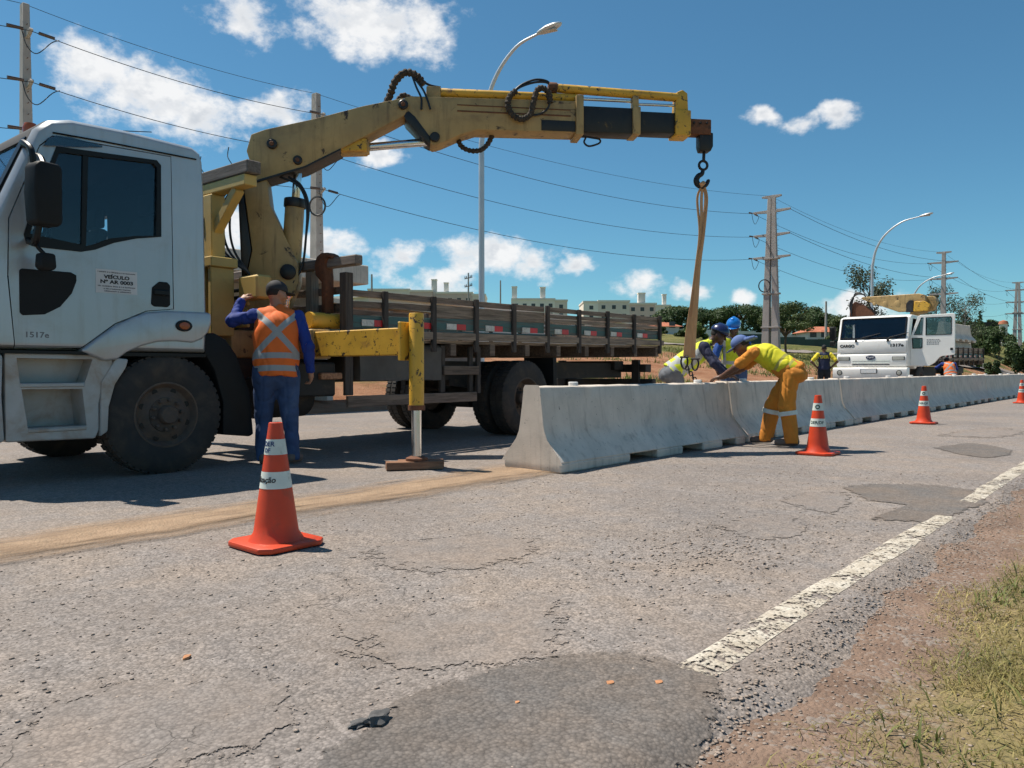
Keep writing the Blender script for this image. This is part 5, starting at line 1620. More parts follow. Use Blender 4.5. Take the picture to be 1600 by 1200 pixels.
class SDF:
    def __init__(s):
        s.p = []

    def cap(s, a, b, r1, r2=None, k=0.03, fr=None, ratio=1.0, op='u'):
        s.p.append(('c', np.array(a, float), np.array(b, float), r1, r1 if r2 is None else r2, k, fr, ratio, op))
        return s

    def ell(s, c, rad, fr=None, k=0.03, op='u'):
        s.p.append(('e', np.array(c, float), np.array(rad, float), fr, k, op))
        return s

    def half(s, p, n):
        """keep the side the normal n points away from"""
        s.p.append(('h', np.array(p, float), np.array(n, float) / np.linalg.norm(n)))
        return s

    def mesh(s, name, vox=0.010, wrinkle=0.0, wf=38.0, seed=0):
        lo, hi = np.full(3, 9.0), np.full(3, -9.0)
        for q in s.p:
            if q[0] == 'c':
                m = max(q[3], q[4]) + 0.03
                lo, hi = np.minimum(lo, np.minimum(q[1], q[2]) - m), np.maximum(hi, np.maximum(q[1], q[2]) + m)
            elif q[0] == 'e' and q[5] == 'u':
                m = q[2].max() + 0.03
                lo, hi = np.minimum(lo, q[1] - m), np.maximum(hi, q[1] + m)
        dim = np.ceil((hi - lo) / vox).astype(int) + 2
        ax = [lo[i] + np.arange(dim[i]) * vox for i in range(3)]
        D = np.full(dim, 0.3)

        def region(a, b, m):
            l = np.maximum(0, np.floor((np.minimum(a, b) - m - lo) / vox).astype(int))
            h = np.minimum(dim, np.ceil((np.maximum(a, b) + m - lo) / vox).astype(int) + 1)
            sl = tuple(slice(l[i], h[i]) for i in range(3))
            P = np.stack(np.meshgrid(*[ax[i][sl[i]] for i in range(3)], indexing='ij'), -1)
            return sl, P
        for q in s.p:
            if q[0] == 'h':
                P = np.stack(np.meshgrid(*ax, indexing='ij'), -1)
                D = np.maximum(D, (P - q[1]) @ q[2])
                continue
            if q[0] == 'c':
                _, a, b, r1, r2, k, fr, ratio, op = q
                sl, P = region(a, b, max(r1, r2) + 0.09)
                pa, ba = P - a, b - a
                if fr is not None:
                    pa = pa @ fr.T
                    ba = fr @ ba
                    pa = pa / np.array([1, ratio, 1])
                    ba = ba / np.array([1, ratio, 1])
                t = np.clip((pa @ ba) / max(1e-9, ba @ ba), 0, 1)
                d = np.linalg.norm(pa - t[..., None] * ba, axis=-1) - (r1 + (r2 - r1) * t)
                if fr is not None:
                    d = d * (0.5 + 0.5 * ratio)
            else:
                _, c, rad, fr, k, op = q
                sl, P = region(c, c, rad.max() + 0.09)
                pc = P - c
                if fr is not None:
                    pc = pc @ fr.T
                kk = np.linalg.norm(pc / rad, axis=-1)
                d = (kk - 1) * rad.min() * 0.5 + (kk - 1) * rad.mean() * 0.5
            old = D[sl]
            if op == 'u':
                h = np.clip(0.5 + 0.5 * (old - d) / k, 0, 1)
                D[sl] = old * (1 - h) + d * h - k * h * (1 - h)
            else:
                D[sl] = np.maximum(old, -d)
        if wrinkle:
            r = np.random.default_rng(seed)
            P = np.stack(np.meshgrid(*ax, indexing='ij'), -1)
            w = 0
            for q in range(7):
                kv = r.normal(0, 1, 3)
                kv = kv / np.linalg.norm(kv) * wf * (0.4 + 1.3 * r.random())
                w = w + np.sin(P @ kv + r.random() * 6.28)
            D = D + wrinkle * 0.55 * (np.abs(w) ** 0.8 * np.sign(w)) / 2.2
            for pas in range(3):
                w = 0
                for q in range(5):
                    kv = r.normal(0, 1, 3) * np.array([1, 1, 0.45])
                    kv = kv / np.linalg.norm(kv) * wf * (0.35 + 0.8 * r.random())
                    w = w + np.sin(P @ kv + r.random() * 6.28)
                D = D + wrinkle * 0.9 * np.exp(-(w / 0.42) ** 2)
        v, f = surface_nets(D, lo, vox)
        return np_mesh(name, v, f)


def smooth_np(me, it=2):
    """a little Laplacian smoothing, keeps size"""
    n = len(me.vertices)
    v = np.empty(n * 3, np.float32)
    me.vertices.foreach_get('co', v)
    v = v.reshape(-1, 3).astype(float)
    e = np.empty(len(me.edges) * 2, np.int32)
    me.edges.foreach_get('vertices', e)
    e = e.reshape(-1, 2)
    deg = np.bincount(e.ravel(), minlength=n)[:, None]
    for k in range(it * 2):
        s = np.zeros_like(v)
        for c in range(3):
            s[:, c] = np.bincount(e[:, 0], v[e[:, 1], c], n) + np.bincount(e[:, 1], v[e[:, 0], c], n)
        v += (s / np.maximum(deg, 1) - v) * (0.5 if k % 2 == 0 else -0.48)
    me.vertices.foreach_set('co', v.astype(np.float32).ravel())
    me.update()
    return me


def v3(*a):
    return np.array(a, float)


def unit(a):
    return a / np.linalg.norm(a)


def hand(S_, w, d, n, curl=0.5, side=1, sc=1.0):
    """palm, four fingers of unequal length and a thumb. w wrist, d towards the fingers, n out of the back of the hand"""
    d = unit(d)
    n = unit(n - d * (n @ d))
    x = np.cross(d, n) * side
    S_.cap(w, w + d * 0.05 * sc, 0.026 * sc, 0.028 * sc, 0.02)
    S_.cap(w + d * 0.04 * sc - x * 0.022 * sc, w + d * 0.085 * sc - x * 0.024 * sc, 0.018 * sc, 0.015 * sc, 0.012)
    S_.cap(w + d * 0.04 * sc + x * 0.022 * sc, w + d * 0.085 * sc + x * 0.026 * sc, 0.019 * sc, 0.015 * sc, 0.012)
    for i, (o, l) in enumerate(((-0.030, 0.062), (-0.010, 0.078), (0.011, 0.082), (0.031, 0.072))):
        a = w + (d * 0.085 + x * o) * sc
        b = a + (d * math.cos(curl * 0.6) - n * math.sin(curl * 0.6)) * l * 0.5 * sc
        c = b + (d * math.cos(curl * 1.8) - n * math.sin(curl * 1.8)) * l * 0.5 * sc
        S_.cap(a, b, 0.0105 * sc, 0.0098 * sc, 0.006).cap(b, c, 0.0098 * sc, 0.008 * sc, 0.006)
    a = w + (d * 0.025 + x * 0.024) * sc
    b = a + (d * 0.6 + x * 0.75 - n * 0.2) * 0.042 * sc
    c = b + (d * 0.85 + x * 0.3 - n * 0.45) * 0.032 * sc
    S_.cap(a, b, 0.014 * sc, 0.012 * sc, 0.010).cap(b, c, 0.011 * sc, 0.009 * sc, 0.006)


def build_person(label, loc, th, J, skin, shirt, trousers, vest, boots, sleeves='long', hat=None, hair=True, girth=1.0, vox=0.009, group=None, extra=None, vest_front=True, baggy=1.0, bands=False, tail=0.0, hem=0.035):
    t = thing('person', label, 'person', loc, R(th), group)
    J = {k: v3(*p) for k, p in J.items()}
    pel, chest, neck, head = J['pelvis'], J['chest'], J['neck'], J['head']
    up = unit(neck - pel)
    right = unit(J['sh_r'] - J['sh_l'])
    fw = np.cross(up, right)
    fr = np.array([right, fw, up])
    hf, hu = unit(J['look']), None
    hup = unit(J.get('head_up', head - neck + v3(0, 0, 0.15)))
    hfr = frame3(hf, hup)
    hr, hf, hu = hfr
    g = girth
    # ---- body, one continuous surface
    b = SDF()
    b.cap(pel + up * 0.02, chest, 0.125 * g, 0.135 * g, 0.05, fr, 0.68)
    b.cap(chest, neck - up * 0.04, 0.13, 0.06, 0.05, fr, 0.7)
    b.cap(J['sh_l'], J['sh_r'], 0.055, 0.055, 0.05)
    b.cap(neck - up * 0.03, head - hu * 0.03 - hf * 0.015, 0.056, 0.054, 0.03)
    b.ell(head + hu * 0.015 - hf * 0.012, (0.074, 0.093, 0.098), hfr, 0.02)
    b.cap(head - hu * 0.05 + hf * 0.035, head - hu * 0.085 + hf * 0.062, 0.046, 0.032, 0.03)
    b.cap(head - hu * 0.025 + hf * 0.02 + hr * 0.03, head - hu * 0.025 + hf * 0.02 - hr * 0.03, 0.055, 0.055, 0.02)
    b.cap(head + hu * 0.015 + hf * 0.082, head - hu * 0.022 + hf * 0.103, 0.009, 0.014, 0.014)
    b.cap(head + hu * 0.032 + hf * 0.078 + hr * 0.03, head + hu * 0.032 + hf * 0.078 - hr * 0.03, 0.014, 0.014, 0.014)
    b.cap(head - hu * 0.052 + hf * 0.086 + hr * 0.018, head - hu * 0.052 + hf * 0.086 - hr * 0.018, 0.008, 0.008, 0.006)
    for s in (-1, 1):
        b.ell(head + hr * s * 0.076 - hf * 0.012 - hu * 0.005, (0.010, 0.020, 0.032), hfr, 0.010)
        b.ell(head + hr * s * 0.031 + hf * 0.094 + hu * 0.008, (0.013, 0.012, 0.009), hfr, 0.01, 's')
    for sd, s in (('l', -1), ('r', 1)):
        sh, el, wr = J['sh_' + sd], J['el_' + sd], J['wr_' + sd]
        b.cap(sh, el, 0.052, 0.042, 0.03).cap(el, wr, 0.042, 0.028, 0.02)
        hd = J.get('hand_' + sd, wr - el)
        hn = J.get('back_' + sd, v3(s, 0, 0.2))
        hand(b, wr, hd, hn, J['curl'][0] if 'curl' in J else 0.5, -s)
        hp, kn, an = J['hip_' + sd], J['kn_' + sd], J['an_' + sd]
        b.cap(hp, kn, 0.075, 0.055, 0.04).cap(kn, an, 0.052, 0.036, 0.02)
    link('body', smooth_np(b.mesh('body', vox * 0.8)), skin, t, 180)
    for s in (-1, 1):
        ep = head + hr * s * 0.031 + hf * 0.083 + hu * 0.008
        G().lathe([(0.0, -0.011), (0.008, -0.008), (0.011, 0), (0.008, 0.008), (0.0, 0.011)], tuple(ep), 'z', 10).to('eye', 'trim_black', t, smooth=60)
    if hair:
        h = SDF().ell(head + hu * 0.024 - hf * 0.022, (0.079, 0.094, 0.098), hfr)
        h.half(head - hu * 0.035, -hu).half(head + hf * 0.045, hf)
        link('hair', h.mesh('hair', vox), 'hair_dark', t, 180)
    # ---- trousers
    q = SDF()
    q.cap(pel - up * 0.02, pel + up * 0.10, 0.150 * g, 0.150 * g, 0.04, fr, 0.74)
    for sd in 'lr':
        hp, kn, an = J['hip_' + sd], J['kn_' + sd], J['an_' + sd]
        q.cap(hp, kn, 0.102 * g, 0.084 * baggy, 0.035).cap(kn, an + (an - kn) * 0.06, 0.082 * baggy, 0.072 * baggy, 0.03)
        q.ell(hp - fw * 0.035 - up * 0.07, (0.085 * min(g, 1.12), 0.085, 0.085), fr, 0.06)
    q.half(J['an_l'] * 0.5 + J['an_r'] * 0.5 + v3(0, 0, -0.055 - abs(J['an_l'][2] - J['an_r'][2])), v3(0, 0, -1))
    link('trousers', smooth_np(q.mesh('trousers', vox, 0.0085, 30, 3), 1), trousers, t, 180)
    if bands:
        for sd in 'lr':
            kn, an = J['kn_' + sd], J['an_' + sd]
            d_ = an - kn
            G().tube([tuple(kn + d_ * 0.14), tuple(kn + d_ * 0.27)], 0.092 * baggy, 24).to('reflective_band', 'cone_white', t, smooth=40)
    # ---- shirt
    s_ = SDF()
    s_.cap(pel + up * 0.06, chest, 0.148 * g, 0.152 * g, 0.04, fr, 0.72).cap(chest, neck - up * 0.03, 0.150, 0.075, 0.05, fr, 0.72)
    s_.cap(J['sh_l'], J['sh_r'], 0.066, 0.066, 0.05)
    if tail:
        s_.cap(pel - up * tail, pel + up * 0.1, 0.182 * g, 0.165 * g, 0.04, fr, 0.82)
        s_.half(pel - up * (tail + 0.03), -up)
    for sd in 'lr':
        sh, el, wr = J['sh_' + sd], J['el_' + sd], J['wr_' + sd]
        if sleeves == 'long':
            s_.cap(sh, el, 0.070, 0.058, 0.03).cap(el, wr - unit(wr - el) * 0.02, 0.058, 0.045, 0.025)
        else:
            s_.cap(sh, sh + (el - sh) * 0.75, 0.072, 0.070, 0.03)
    s_.ell(neck + up * 0.045 + fw * 0.02, (0.062, 0.062, 0.06), fr, 0.02, 's')
    link('shirt', smooth_np(s_.mesh('shirt', vox, 0.0075, 40, 5), 1), shirt, t, 180)
    # ---- vest
    if vest:
        w = SDF()
        w.cap(pel - up * (hem - 0.03), chest, 0.176 * g, 0.172 * g, 0.05, fr, 0.78).cap(chest, neck - up * 0.035, 0.168, 0.088, 0.05, fr, 0.76)
        w.cap(J['sh_l'] * 0.82 + J['sh_r'] * 0.18, J['sh_l'] * 0.18 + J['sh_r'] * 0.82, 0.082, 0.082, 0.05)
        w.half(pel - up * hem, -up)
        w.ell(neck + up * 0.04 + fw * 0.02, (0.066, 0.075, 0.085), fr, 0.02, 's')
        if vest_front:
            w.cap(neck + fw * 0.13 - up * 0.02, chest + fw * 0.20, 0.060, 0.012, 0.01, op='s')
        me = smooth_np(w.mesh('vest', vox, 0.0085, 26, 8), 1)
        vo = link('vest', me, vest, t, 180)
        n = len(me.vertices)
        co = np.empty(n * 3, np.float32)
        me.vertices.foreach_get('co', co)
        tc = (co.reshape(-1, 3) - (pel - up * hem)) @ fr.T
        at = me.attributes.new('torso', 'FLOAT_VECTOR', 'POINT')
        at.data.foreach_set('vector', tc.astype(np.float32).ravel())
    # ---- boots
    for sd in 'lr':
        an = J['an_' + sd]
        to = J.get('toe_' + sd, v3(0.03 if sd == 'r' else -0.03, 1, 0))
        to = unit(to)
        f = SDF().cap(an + v3(0, 0, -0.03) - to * 0.04, an + v3(0, 0, -0.045) + to * 0.155, 0.046, 0.042, 0.03).cap(an - to * 0.01, an + v3(0, 0, 0.05), 0.048, 0.05, 0.03)
        f.half(v3(0, 0, an[2] - 0.085), v3(0, 0, -1))
        link('boot', f.mesh('boot', vox), boots, t, 180)
    # ---- headwear
    if hat:
        kind, m = hat
        c = head + hu * 0.04 - hf * 0.008
        if kind == 'helmet':
            h = SDF().ell(c, (0.108, 0.128, 0.118), hfr).half(c - hu * 0.008, -hu)
            h.cap(c + hu * 0.105 - hf * 0.05, c + hu * 0.105 + hf * 0.05, 0.012, 0.012, 0.03)
            ho_ = link('helmet', smooth_np(h.mesh('helmet', 0.006), 1), m, t, 180)
            br_ = SDF().ell(c + hf * 0.055 - hu * 0.012, (0.108, 0.118, 0.011), hfr)
            br_.ell(c - hu * 0.01, (0.10, 0.118, 0.05), hfr, 0.01, 's') if False else None
            link('brim', br_.mesh('brim', 0.005), m, ho_, 180)
        else:
            h = SDF().ell(c, (0.090, 0.108, 0.092), hfr).half(c - hu * 0.022, -hu)
            ho_ = link('cap', smooth_np(h.mesh('cap', 0.006), 1), m, t, 180)
            br_ = SDF().ell(c + hf * 0.115 - hu * 0.022, (0.072, 0.085, 0.009), hfr)
            link('peak', br_.mesh('peak', 0.005), m, ho_, 180)
            if kind == 'neckcap':
                nk = SDF().cap(c - hf * 0.095 - hu * 0.02 + hr * 0.05, c - hf * 0.19 - hu * 0.05 + hr * 0.055, 0.03, 0.02, 0.03).cap(c - hf * 0.095 - hu * 0.02 - hr * 0.05, c - hf * 0.19 - hu * 0.05 - hr * 0.055, 0.03, 0.02, 0.03)
                nk.cap(c - hf * 0.10 - hu * 0.02, c - hf * 0.20 - hu * 0.06, 0.03, 0.02, 0.03)
                link('neck_flap', nk.mesh('flap', 0.007, 0.004, 60, 2), m, t, 180)
    return t


# operator at the crane controls, seen from behind, left hand raised
build_person('man in orange reflective vest and jeans at the crane controls, left hand raised', (-6.58, 4.10, 0), 60,
             dict(pelvis=(0, 0, 0.93), chest=(0, 0.01, 1.27), neck=(0.0, 0.075, 1.50), head=(0.02, 0.12, 1.645), look=(0.88, 0.46, -0.02),
                  sh_l=(-0.205, 0.06, 1.42), el_l=(-0.395, 0.10, 1.37), wr_l=(-0.31, 0.22, 1.575), hand_l=(0.4, 0.5, 0.6), back_l=(-0.6, -0.6, 0.3),
                  sh_r=(0.205, 0.04, 1.41), el_r=(0.30, -0.03, 1.13), wr_r=(0.325, 0.03, 0.885), back_r=(1, -0.2, 0),
                  hip_l=(-0.095, 0, 0.90), kn_l=(-0.115, 0.02, 0.49), an_l=(-0.125, -0.02, 0.09), hip_r=(0.095, 0, 0.90), kn_r=(0.125, -0.01, 0.49), an_r=(0.15, -0.07, 0.09), toe_r=(0.45, 1, 0), curl=(0.9,)),
             'skin_tan', 'shirt_blue', 'denim', 'vest_orange', 'boot_dusty', hat=('cap', 'cap_dark'), girth=1.24, vest_front=False, hem=0.11)
# worker in orange trousers bending over the joint from the road side
build_person('worker in orange trousers and yellow vest bending over the barrier from the near side', (-3.60, 8.98, 0), 101,
             dict(pelvis=(0, -0.15, 0.88), chest=(0, 0.13, 1.07), neck=(0, 0.33, 1.16), head=(0.0, 0.45, 1.195), look=(0, 0.86, -0.55), head_up=(0, 0.55, 0.85),
                  sh_l=(-0.19, 0.25, 1.10), el_l=(-0.20, 0.46, 0.93), wr_l=(-0.10, 0.655, 0.815), hand_l=(0.2, 1, -0.22), back_l=(0, 0.2, 1),
                  sh_r=(0.19, 0.25, 1.10), el_r=(0.19, 0.47, 0.92), wr_r=(0.07, 0.665, 0.815), hand_r=(-0.25, 1, -0.22), back_r=(0, 0.2, 1),
                  hip_l=(-0.095, -0.15, 0.85), kn_l=(-0.10, -0.11, 0.47), an_l=(-0.10, -0.17, 0.09), hip_r=(0.095, -0.13, 0.85), kn_r=(0.14, 0.09, 0.48), an_r=(0.15, 0.17, 0.09), curl=(0.35,)),
             'skin_brown', 'cloth_orange', 'cloth_orange', 'vest_lime_plain', 'boot_dusty', sleeves='short', hat=('neckcap', 'cap_blue'), girth=1.06, vest_front=False, baggy=1.18, bands=True, tail=0.05)
# worker with the navy helmet, behind the barrier
build_person('worker in navy helmet and lime vest leaning on the barrier beside the sling', (-4.99, 9.26, 0), -50,
             dict(pelvis=(0, -0.16, 0.88), chest=(0, 0.12, 1.09), neck=(0.02, 0.33, 1.26), head=(0.05, 0.44, 1.36), look=(0.30, 0.80, -0.50), head_up=(0, 0.45, 0.9),
                  sh_l=(-0.19, 0.26, 1.22), el_l=(-0.10, 0.42, 1.02), wr_l=(0.12, 0.55, 0.84), hand_l=(0.6, 0.7, -0.25), back_l=(0, 0.2, 1),
                  sh_r=(0.19, 0.21, 1.20), el_r=(0.33, 0.30, 0.98), wr_r=(0.33, 0.46, 0.84), hand_r=(0.15, 1, -0.25), back_r=(0, 0.2, 1),
                  hip_l=(-0.095, -0.16, 0.85), kn_l=(-0.10, -0.06, 0.48), an_l=(-0.11, -0.14, 0.09), hip_r=(0.095, -0.16, 0.85), kn_r=(0.10, -0.06, 0.48), an_r=(0.12, -0.14, 0.09), curl=(0.35,)),
             'skin_dark', 'shirt_navy', 'cloth_grey', 'vest_lime', 'boot_dark', hat=('helmet', 'helmet_navy'), vest_front=True, girth=1.08)
# worker with the bright blue helmet, further back
build_person('worker in bright blue helmet and lime vest standing behind the other two', (-5.20, 11.2, 0), 200,
             dict(pelvis=(0, -0.03, 0.91), chest=(0, 0.06, 1.22), neck=(0, 0.12, 1.42), head=(-0.01, 0.18, 1.545), look=(0.12, 0.88, -0.42), head_up=(0, 0.4, 1),
                  sh_l=(-0.19, 0.10, 1.35), el_l=(-0.25, 0.16, 1.07), wr_l=(-0.16, 0.36, 0.93), sh_r=(0.19, 0.10, 1.35), el_r=(0.27, 0.20, 1.08), wr_r=(0.20, 0.40, 0.90),
                  hip_l=(-0.095, -0.03, 0.88), kn_l=(-0.11, 0.02, 0.48), an_l=(-0.12, -0.03, 0.09), hip_r=(0.095, -0.03, 0.88), kn_r=(0.11, 0.02, 0.48), an_r=(0.12, -0.03, 0.09), curl=(0.6,)),
             'skin_dark', 'shirt_royal', 'denim', 'vest_lime', 'boot_dark', hat=('helmet', 'helmet_blue'), vest_front=True)
# traffic officer, back to the camera, hands on hips
off = build_person('officer in dark vest lettered DER and yellow sleeves, hands on hips', (-9.0, 26.3, 0), 22,
                   dict(pelvis=(0, 0, 0.93), chest=(0, 0.01, 1.26), neck=(0, 0.02, 1.48), head=(0, 0.05, 1.625), look=(0, 1, -0.1),
                        sh_l=(-0.20, 0, 1.41), el_l=(-0.40, -0.10, 1.17), wr_l=(-0.23, 0.02, 0.99), hand_l=(0.6, 0.7, -0.4), sh_r=(0.20, 0, 1.41), el_r=(0.40, -0.10, 1.17), wr_r=(0.23, 0.02, 0.99), hand_r=(-0.6, 0.7, -0.4),
                        hip_l=(-0.095, 0, 0.90), kn_l=(-0.12, 0.01, 0.49), an_l=(-0.14, -0.02, 0.09), hip_r=(0.095, 0, 0.90), kn_r=(0.12, 0.01, 0.49), an_r=(0.14, -0.02, 0.09), curl=(0.4,)),
                   'skin_brown', 'cloth_yellow', 'cloth_black', 'vest_navy', 'boot_dark', sleeves='short', vox=0.012, girth=1.05, vest_front=False)
me = text_mesh('DER', 0.14, 0.004, 0.006)
me.transform(Matrix(((1, 0, 0, 0), (0, 0, 1, -0.152), (0, 1, 0, 1.33), (0, 0, 0, 1))))
link('lettering', me, 'cloth_yellow', off, 0)
# mechanic squatting at the second truck, back to the camera
build_person('man in orange vest squatting beside the white truck wheel, back to the camera', (-6.35, 31.6, 0), 30,
             dict(pelvis=(0, -0.20, 0.66), chest=(0, -0.04, 0.98), neck=(0, 0.10, 1.17), head=(0, 0.24, 1.24), look=(0, 0.85, -0.5),
                  sh_l=(-0.20, 0.06, 1.11), el_l=(-0.34, 0.26, 0.98), wr_l=(-0.25, 0.48, 0.98), sh_r=(0.20, 0.06, 1.11), el_r=(0.33, 0.24, 0.94), wr_r=(0.16, 0.46, 0.92),
                  hip_l=(-0.095, -0.18, 0.64), kn_l=(-0.20, 0.18, 0.52), an_l=(-0.15, -0.02, 0.09), hip_r=(0.095, -0.18, 0.64), kn_r=(0.20, 0.18, 0.50), an_r=(0.15, 0.0, 0.09), curl=(0.6,)),
             'skin_brown', 'shirt_blue', 'denim', 'vest_orange', 'boot_dark', vox=0.013, girth=1.2, vest_front=False, hat=('cap', 'cap_dark'))

# ------------------------------------------------------------------ lifting sling hanging from the hook
SLG = thing('lifting_sling', 'tan webbing lifting sling hanging from the crane hook to the barrier', 'sling', (-4.345, 8.455, 0))


def ribbon(pts, w, th, tw0, tw1):
    """flat webbing strap following pts; turns about its length from tw0 to tw1 (degrees)"""
    P = smoothpath(pts, 8)
    n = len(P)
    vs = []
    for i, p in enumerate(P):
        f = i / (n - 1)
        a = R(tw0 + (tw1 - tw0) * f)
        ww = w[0] + (w[1] - w[0]) * f
        d = (P[min(i + 1, n - 1)] - P[max(i - 1, 0)]).normalized()
        u = Vector((math.cos(a), math.sin(a), 0))
        u = (u - d * u.dot(d)).normalized()
        m = d.cross(u)
        for sx, sy in ((-1, -1), (1, -1), (1, 1), (-1, 1)):
            vs.append(p + u * sx * ww / 2 + m * sy * th / 2)
    fs = [(i * 4 + k, i * 4 + (k + 1) % 4, i * 4 + 4 + (k + 1) % 4, i * 4 + 4 + k) for i in range(n - 1) for k in range(4)] + [(3, 2, 1, 0), (n * 4 - 4, n * 4 - 3, n * 4 - 2, n * 4 - 1)]
    return fix_normals(G().add(vs, fs).mesh('strap', 0.002))


C0 = 41.0
for k, (dx, dy, bx, by, tw, w0, w1) in enumerate(((-0.03, -0.03, -0.165, -0.085, 25, 0.040, 0.050), (0.035, 0.03, -0.115, 0.0, -15, 0.040, 0.075), (0.0, 0.0, -0.145, -0.045, 8, 0.030, 0.065), (0.045, 0.035, -0.13, -0.02, 30, 0.034, 0.055))):
    link('strap', ribbon([(0.02, 0.0, 3.115), (dx * 1.2, dy * 1.2, 2.95), (dx * 0.45, dy * 0.45, 2.55), (bx * 0.3, by * 0.3, 2.15), (bx * 0.6, by * 0.55, 1.7), (bx * 0.85, by * 0.85, 1.35), (bx, by, 1.05)], (w0, w1), 0.009, C0 + tw * 2, C0 + tw * 0.4), 'sling_web', SLG, 30)
G().tube([(0.02, -0.05, 3.10), (0.02, 0.0, 3.13), (0.02, 0.05, 3.10)], 0.03, 8).to('strap_eye', 'sling_web', SLG)
for k, (x, y, z) in enumerate(((-0.17, -0.09, 1.00), (-0.10, 0.05, 0.98))):
    P = smoothpath([(x - 0.03, y, z + 0.06), (x - 0.045, y, z), (x - 0.03, y, z - 0.06), (x, y, z - 0.085), (x + 0.03, y, z - 0.06), (x + 0.045, y, z), (x + 0.03, y, z + 0.06)], 4)
    sh_ = G().tube(P, 0.011, 8).to('shackle', 'hook_steel', SLG)
    G().tube([(x - 0.055, y, z + 0.055), (x + 0.055, y, z + 0.055)], 0.012, 8).to('shackle_pin', 'hook_steel', sh_)
for k in range(6):
    z = 0.925 - 0.035 * k
    a = R(90 * (k % 2) + 20)
    cx, cy = -0.15 + 0.022 * k, -0.06 + 0.008 * k
    P = [(cx + 0.018 * math.cos(q) * math.cos(a), cy + 0.018 * math.cos(q) * math.sin(a), z + 0.028 * math.sin(q)) for q in np.linspace(0, 2 * math.pi, 13)]
    G().tube(P, 0.007, 6, False).to('chain_link', 'hook_steel', SLG)

# ------------------------------------------------------------------ second truck, white, door open
T2 = thing('white_truck', 'white cab truck behind the barriers with its door open and folded yellow crane', 'truck', (-8.02, 29.7, 0), R(-2.5))
CP2 = [(-1.40, 1.0), (0.42, 1.0), (0.42, 2.70), (0.36, 2.78), (-0.90, 2.80), (-1.06, 2.76), (-1.14, 2.70), (-1.36, 1.96), (-1.42, 1.90)]
ST2 = [(-1.165, 0.10), (-1.16, 0.05), (-1.13, 0.015), (-1.09, 0.0), (1.09, 0.0), (1.13, 0.015), (1.16, 0.05), (1.165, 0.10)]
o2 = fix_normals(loft_x(CP2, ST2).mesh('cab'))
in2 = fix_normals(G().prism([(-1.30, 1.10), (0.34, 1.10), (0.34, 2.68), (-1.0, 2.70), (-1.26, 1.96)], -1.09, 1.09, 'x').mesh('i'))
ws2 = fix_normals(G().prism([(-1.8, 2.02), (-1.2, 2.02), (-1.02, 2.68), (-1.8, 2.68)], -1.045, 1.045, 'x').mesh('w'))
dr2 = fix_normals(G().prism([(-1.04, 1.04), (-0.30, 1.04), (-0.05, 1.25), (0.22, 1.28), (0.22, 2.66), (-0.86, 2.66), (-1.10, 1.95)], 1.0, 1.4, 'x').mesh('d'))
rw2 = fix_normals(G().prism([(-0.95, 1.95), (0.10, 1.95), (0.10, 2.58), (-0.80, 2.58)], -1.4, -1.0, 'x').mesh('r'))
cb2 = boolean(o2, [in2, ws2, dr2, rw2])
cb2.materials.clear()
cb2.materials.append(MATS['paint_white_truck'])
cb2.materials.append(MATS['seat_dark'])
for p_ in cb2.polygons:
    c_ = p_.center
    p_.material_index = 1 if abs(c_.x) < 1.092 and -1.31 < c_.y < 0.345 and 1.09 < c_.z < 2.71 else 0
weighted(link('cab_body', cb2, None, T2, 30))
q = [(-1.05, -1.352, 2.015), (1.05, -1.352, 2.015), (1.05, -1.148, 2.685), (-1.05, -1.148, 2.685)]
G().add(q + [(x, y + 0.006, z) for x, y, z in q], [(0, 1, 2, 3), (7, 6, 5, 4), (0, 4, 5, 1), (1, 5, 6, 2), (2, 6, 7, 3), (3, 7, 4, 0)]).to('windshield', 'glass_cab', T2, smooth=0)
fr = G()
for a, b in (((-1.07, -1.362, 2.0), (1.07, -1.362, 2.0)), ((-1.06, -1.15, 2.695), (1.06, -1.15, 2.695)), ((-1.065, -1.36, 2.0), (-1.055, -1.15, 2.69)), ((1.065, -1.36, 2.0), (1.055, -1.15, 2.69))):
    fr.bar(a, b, 0.035, 0.035, (0, -1, 0.3))
fr.to('windshield_seal', 'trim_black', T2)
for x in (0.55, -0.35):
    wp = G().tube([(x, -1.44, 1.97), (x + 0.05, -1.41, 2.02), (x + 0.62, -1.345, 2.16)], 0.012, 6).to('wiper', 'black_plastic', T2)
for x in (-0.5, 0.55):
    G().box(x - 0.04, x + 0.04, -1.47, -1.43, 1.87, 1.96).to('grab_step', 'trim_black', T2, 0.006)
G().box(-1.13, 1.13, -1.452, -1.438, 1.49, 1.88).to('front_panel', 'paint_white_truck', T2, 0.012, 2)
G().prism([(-1.40, 1.02), (-1.475, 1.02), (-1.475, 1.40), (-1.45, 1.445), (-1.40, 1.445)], -1.15, 1.15, 'x').to('lower_panel', 'paint_white_truck', T2, 0.012, 2)
for z in (1.06, 1.13, 1.20):
    G().box(-0.62, 0.62, -1.485, -1.476, z, z + 0.035).to('grille_slat', 'chassis_black' if z < 1.1 else 'cone_white', T2, 0.004)
for sx in (-1, 1):
    hl = G().box(sx * 0.90 - 0.20, sx * 0.90 + 0.20, -1.490, -1.470, 1.23, 1.36).to('headlight', 'trim_black', T2, 0.008)
    G().box(sx * 0.90 - 0.18, sx * 0.90 + 0.18, -1.497, -1.489, 1.245, 1.345).to('headlight_lens', 'lens_clear', hl, 0.004)
bp2 = G().prism([(-1.36, 0.55), (-1.62, 0.55), (-1.66, 0.65), (-1.66, 0.93), (-1.62, 0.985), (-1.36, 0.985)], -1.23, 1.23, 'x').to('bumper', 'paint_white_truck', T2, 0.03, 2)
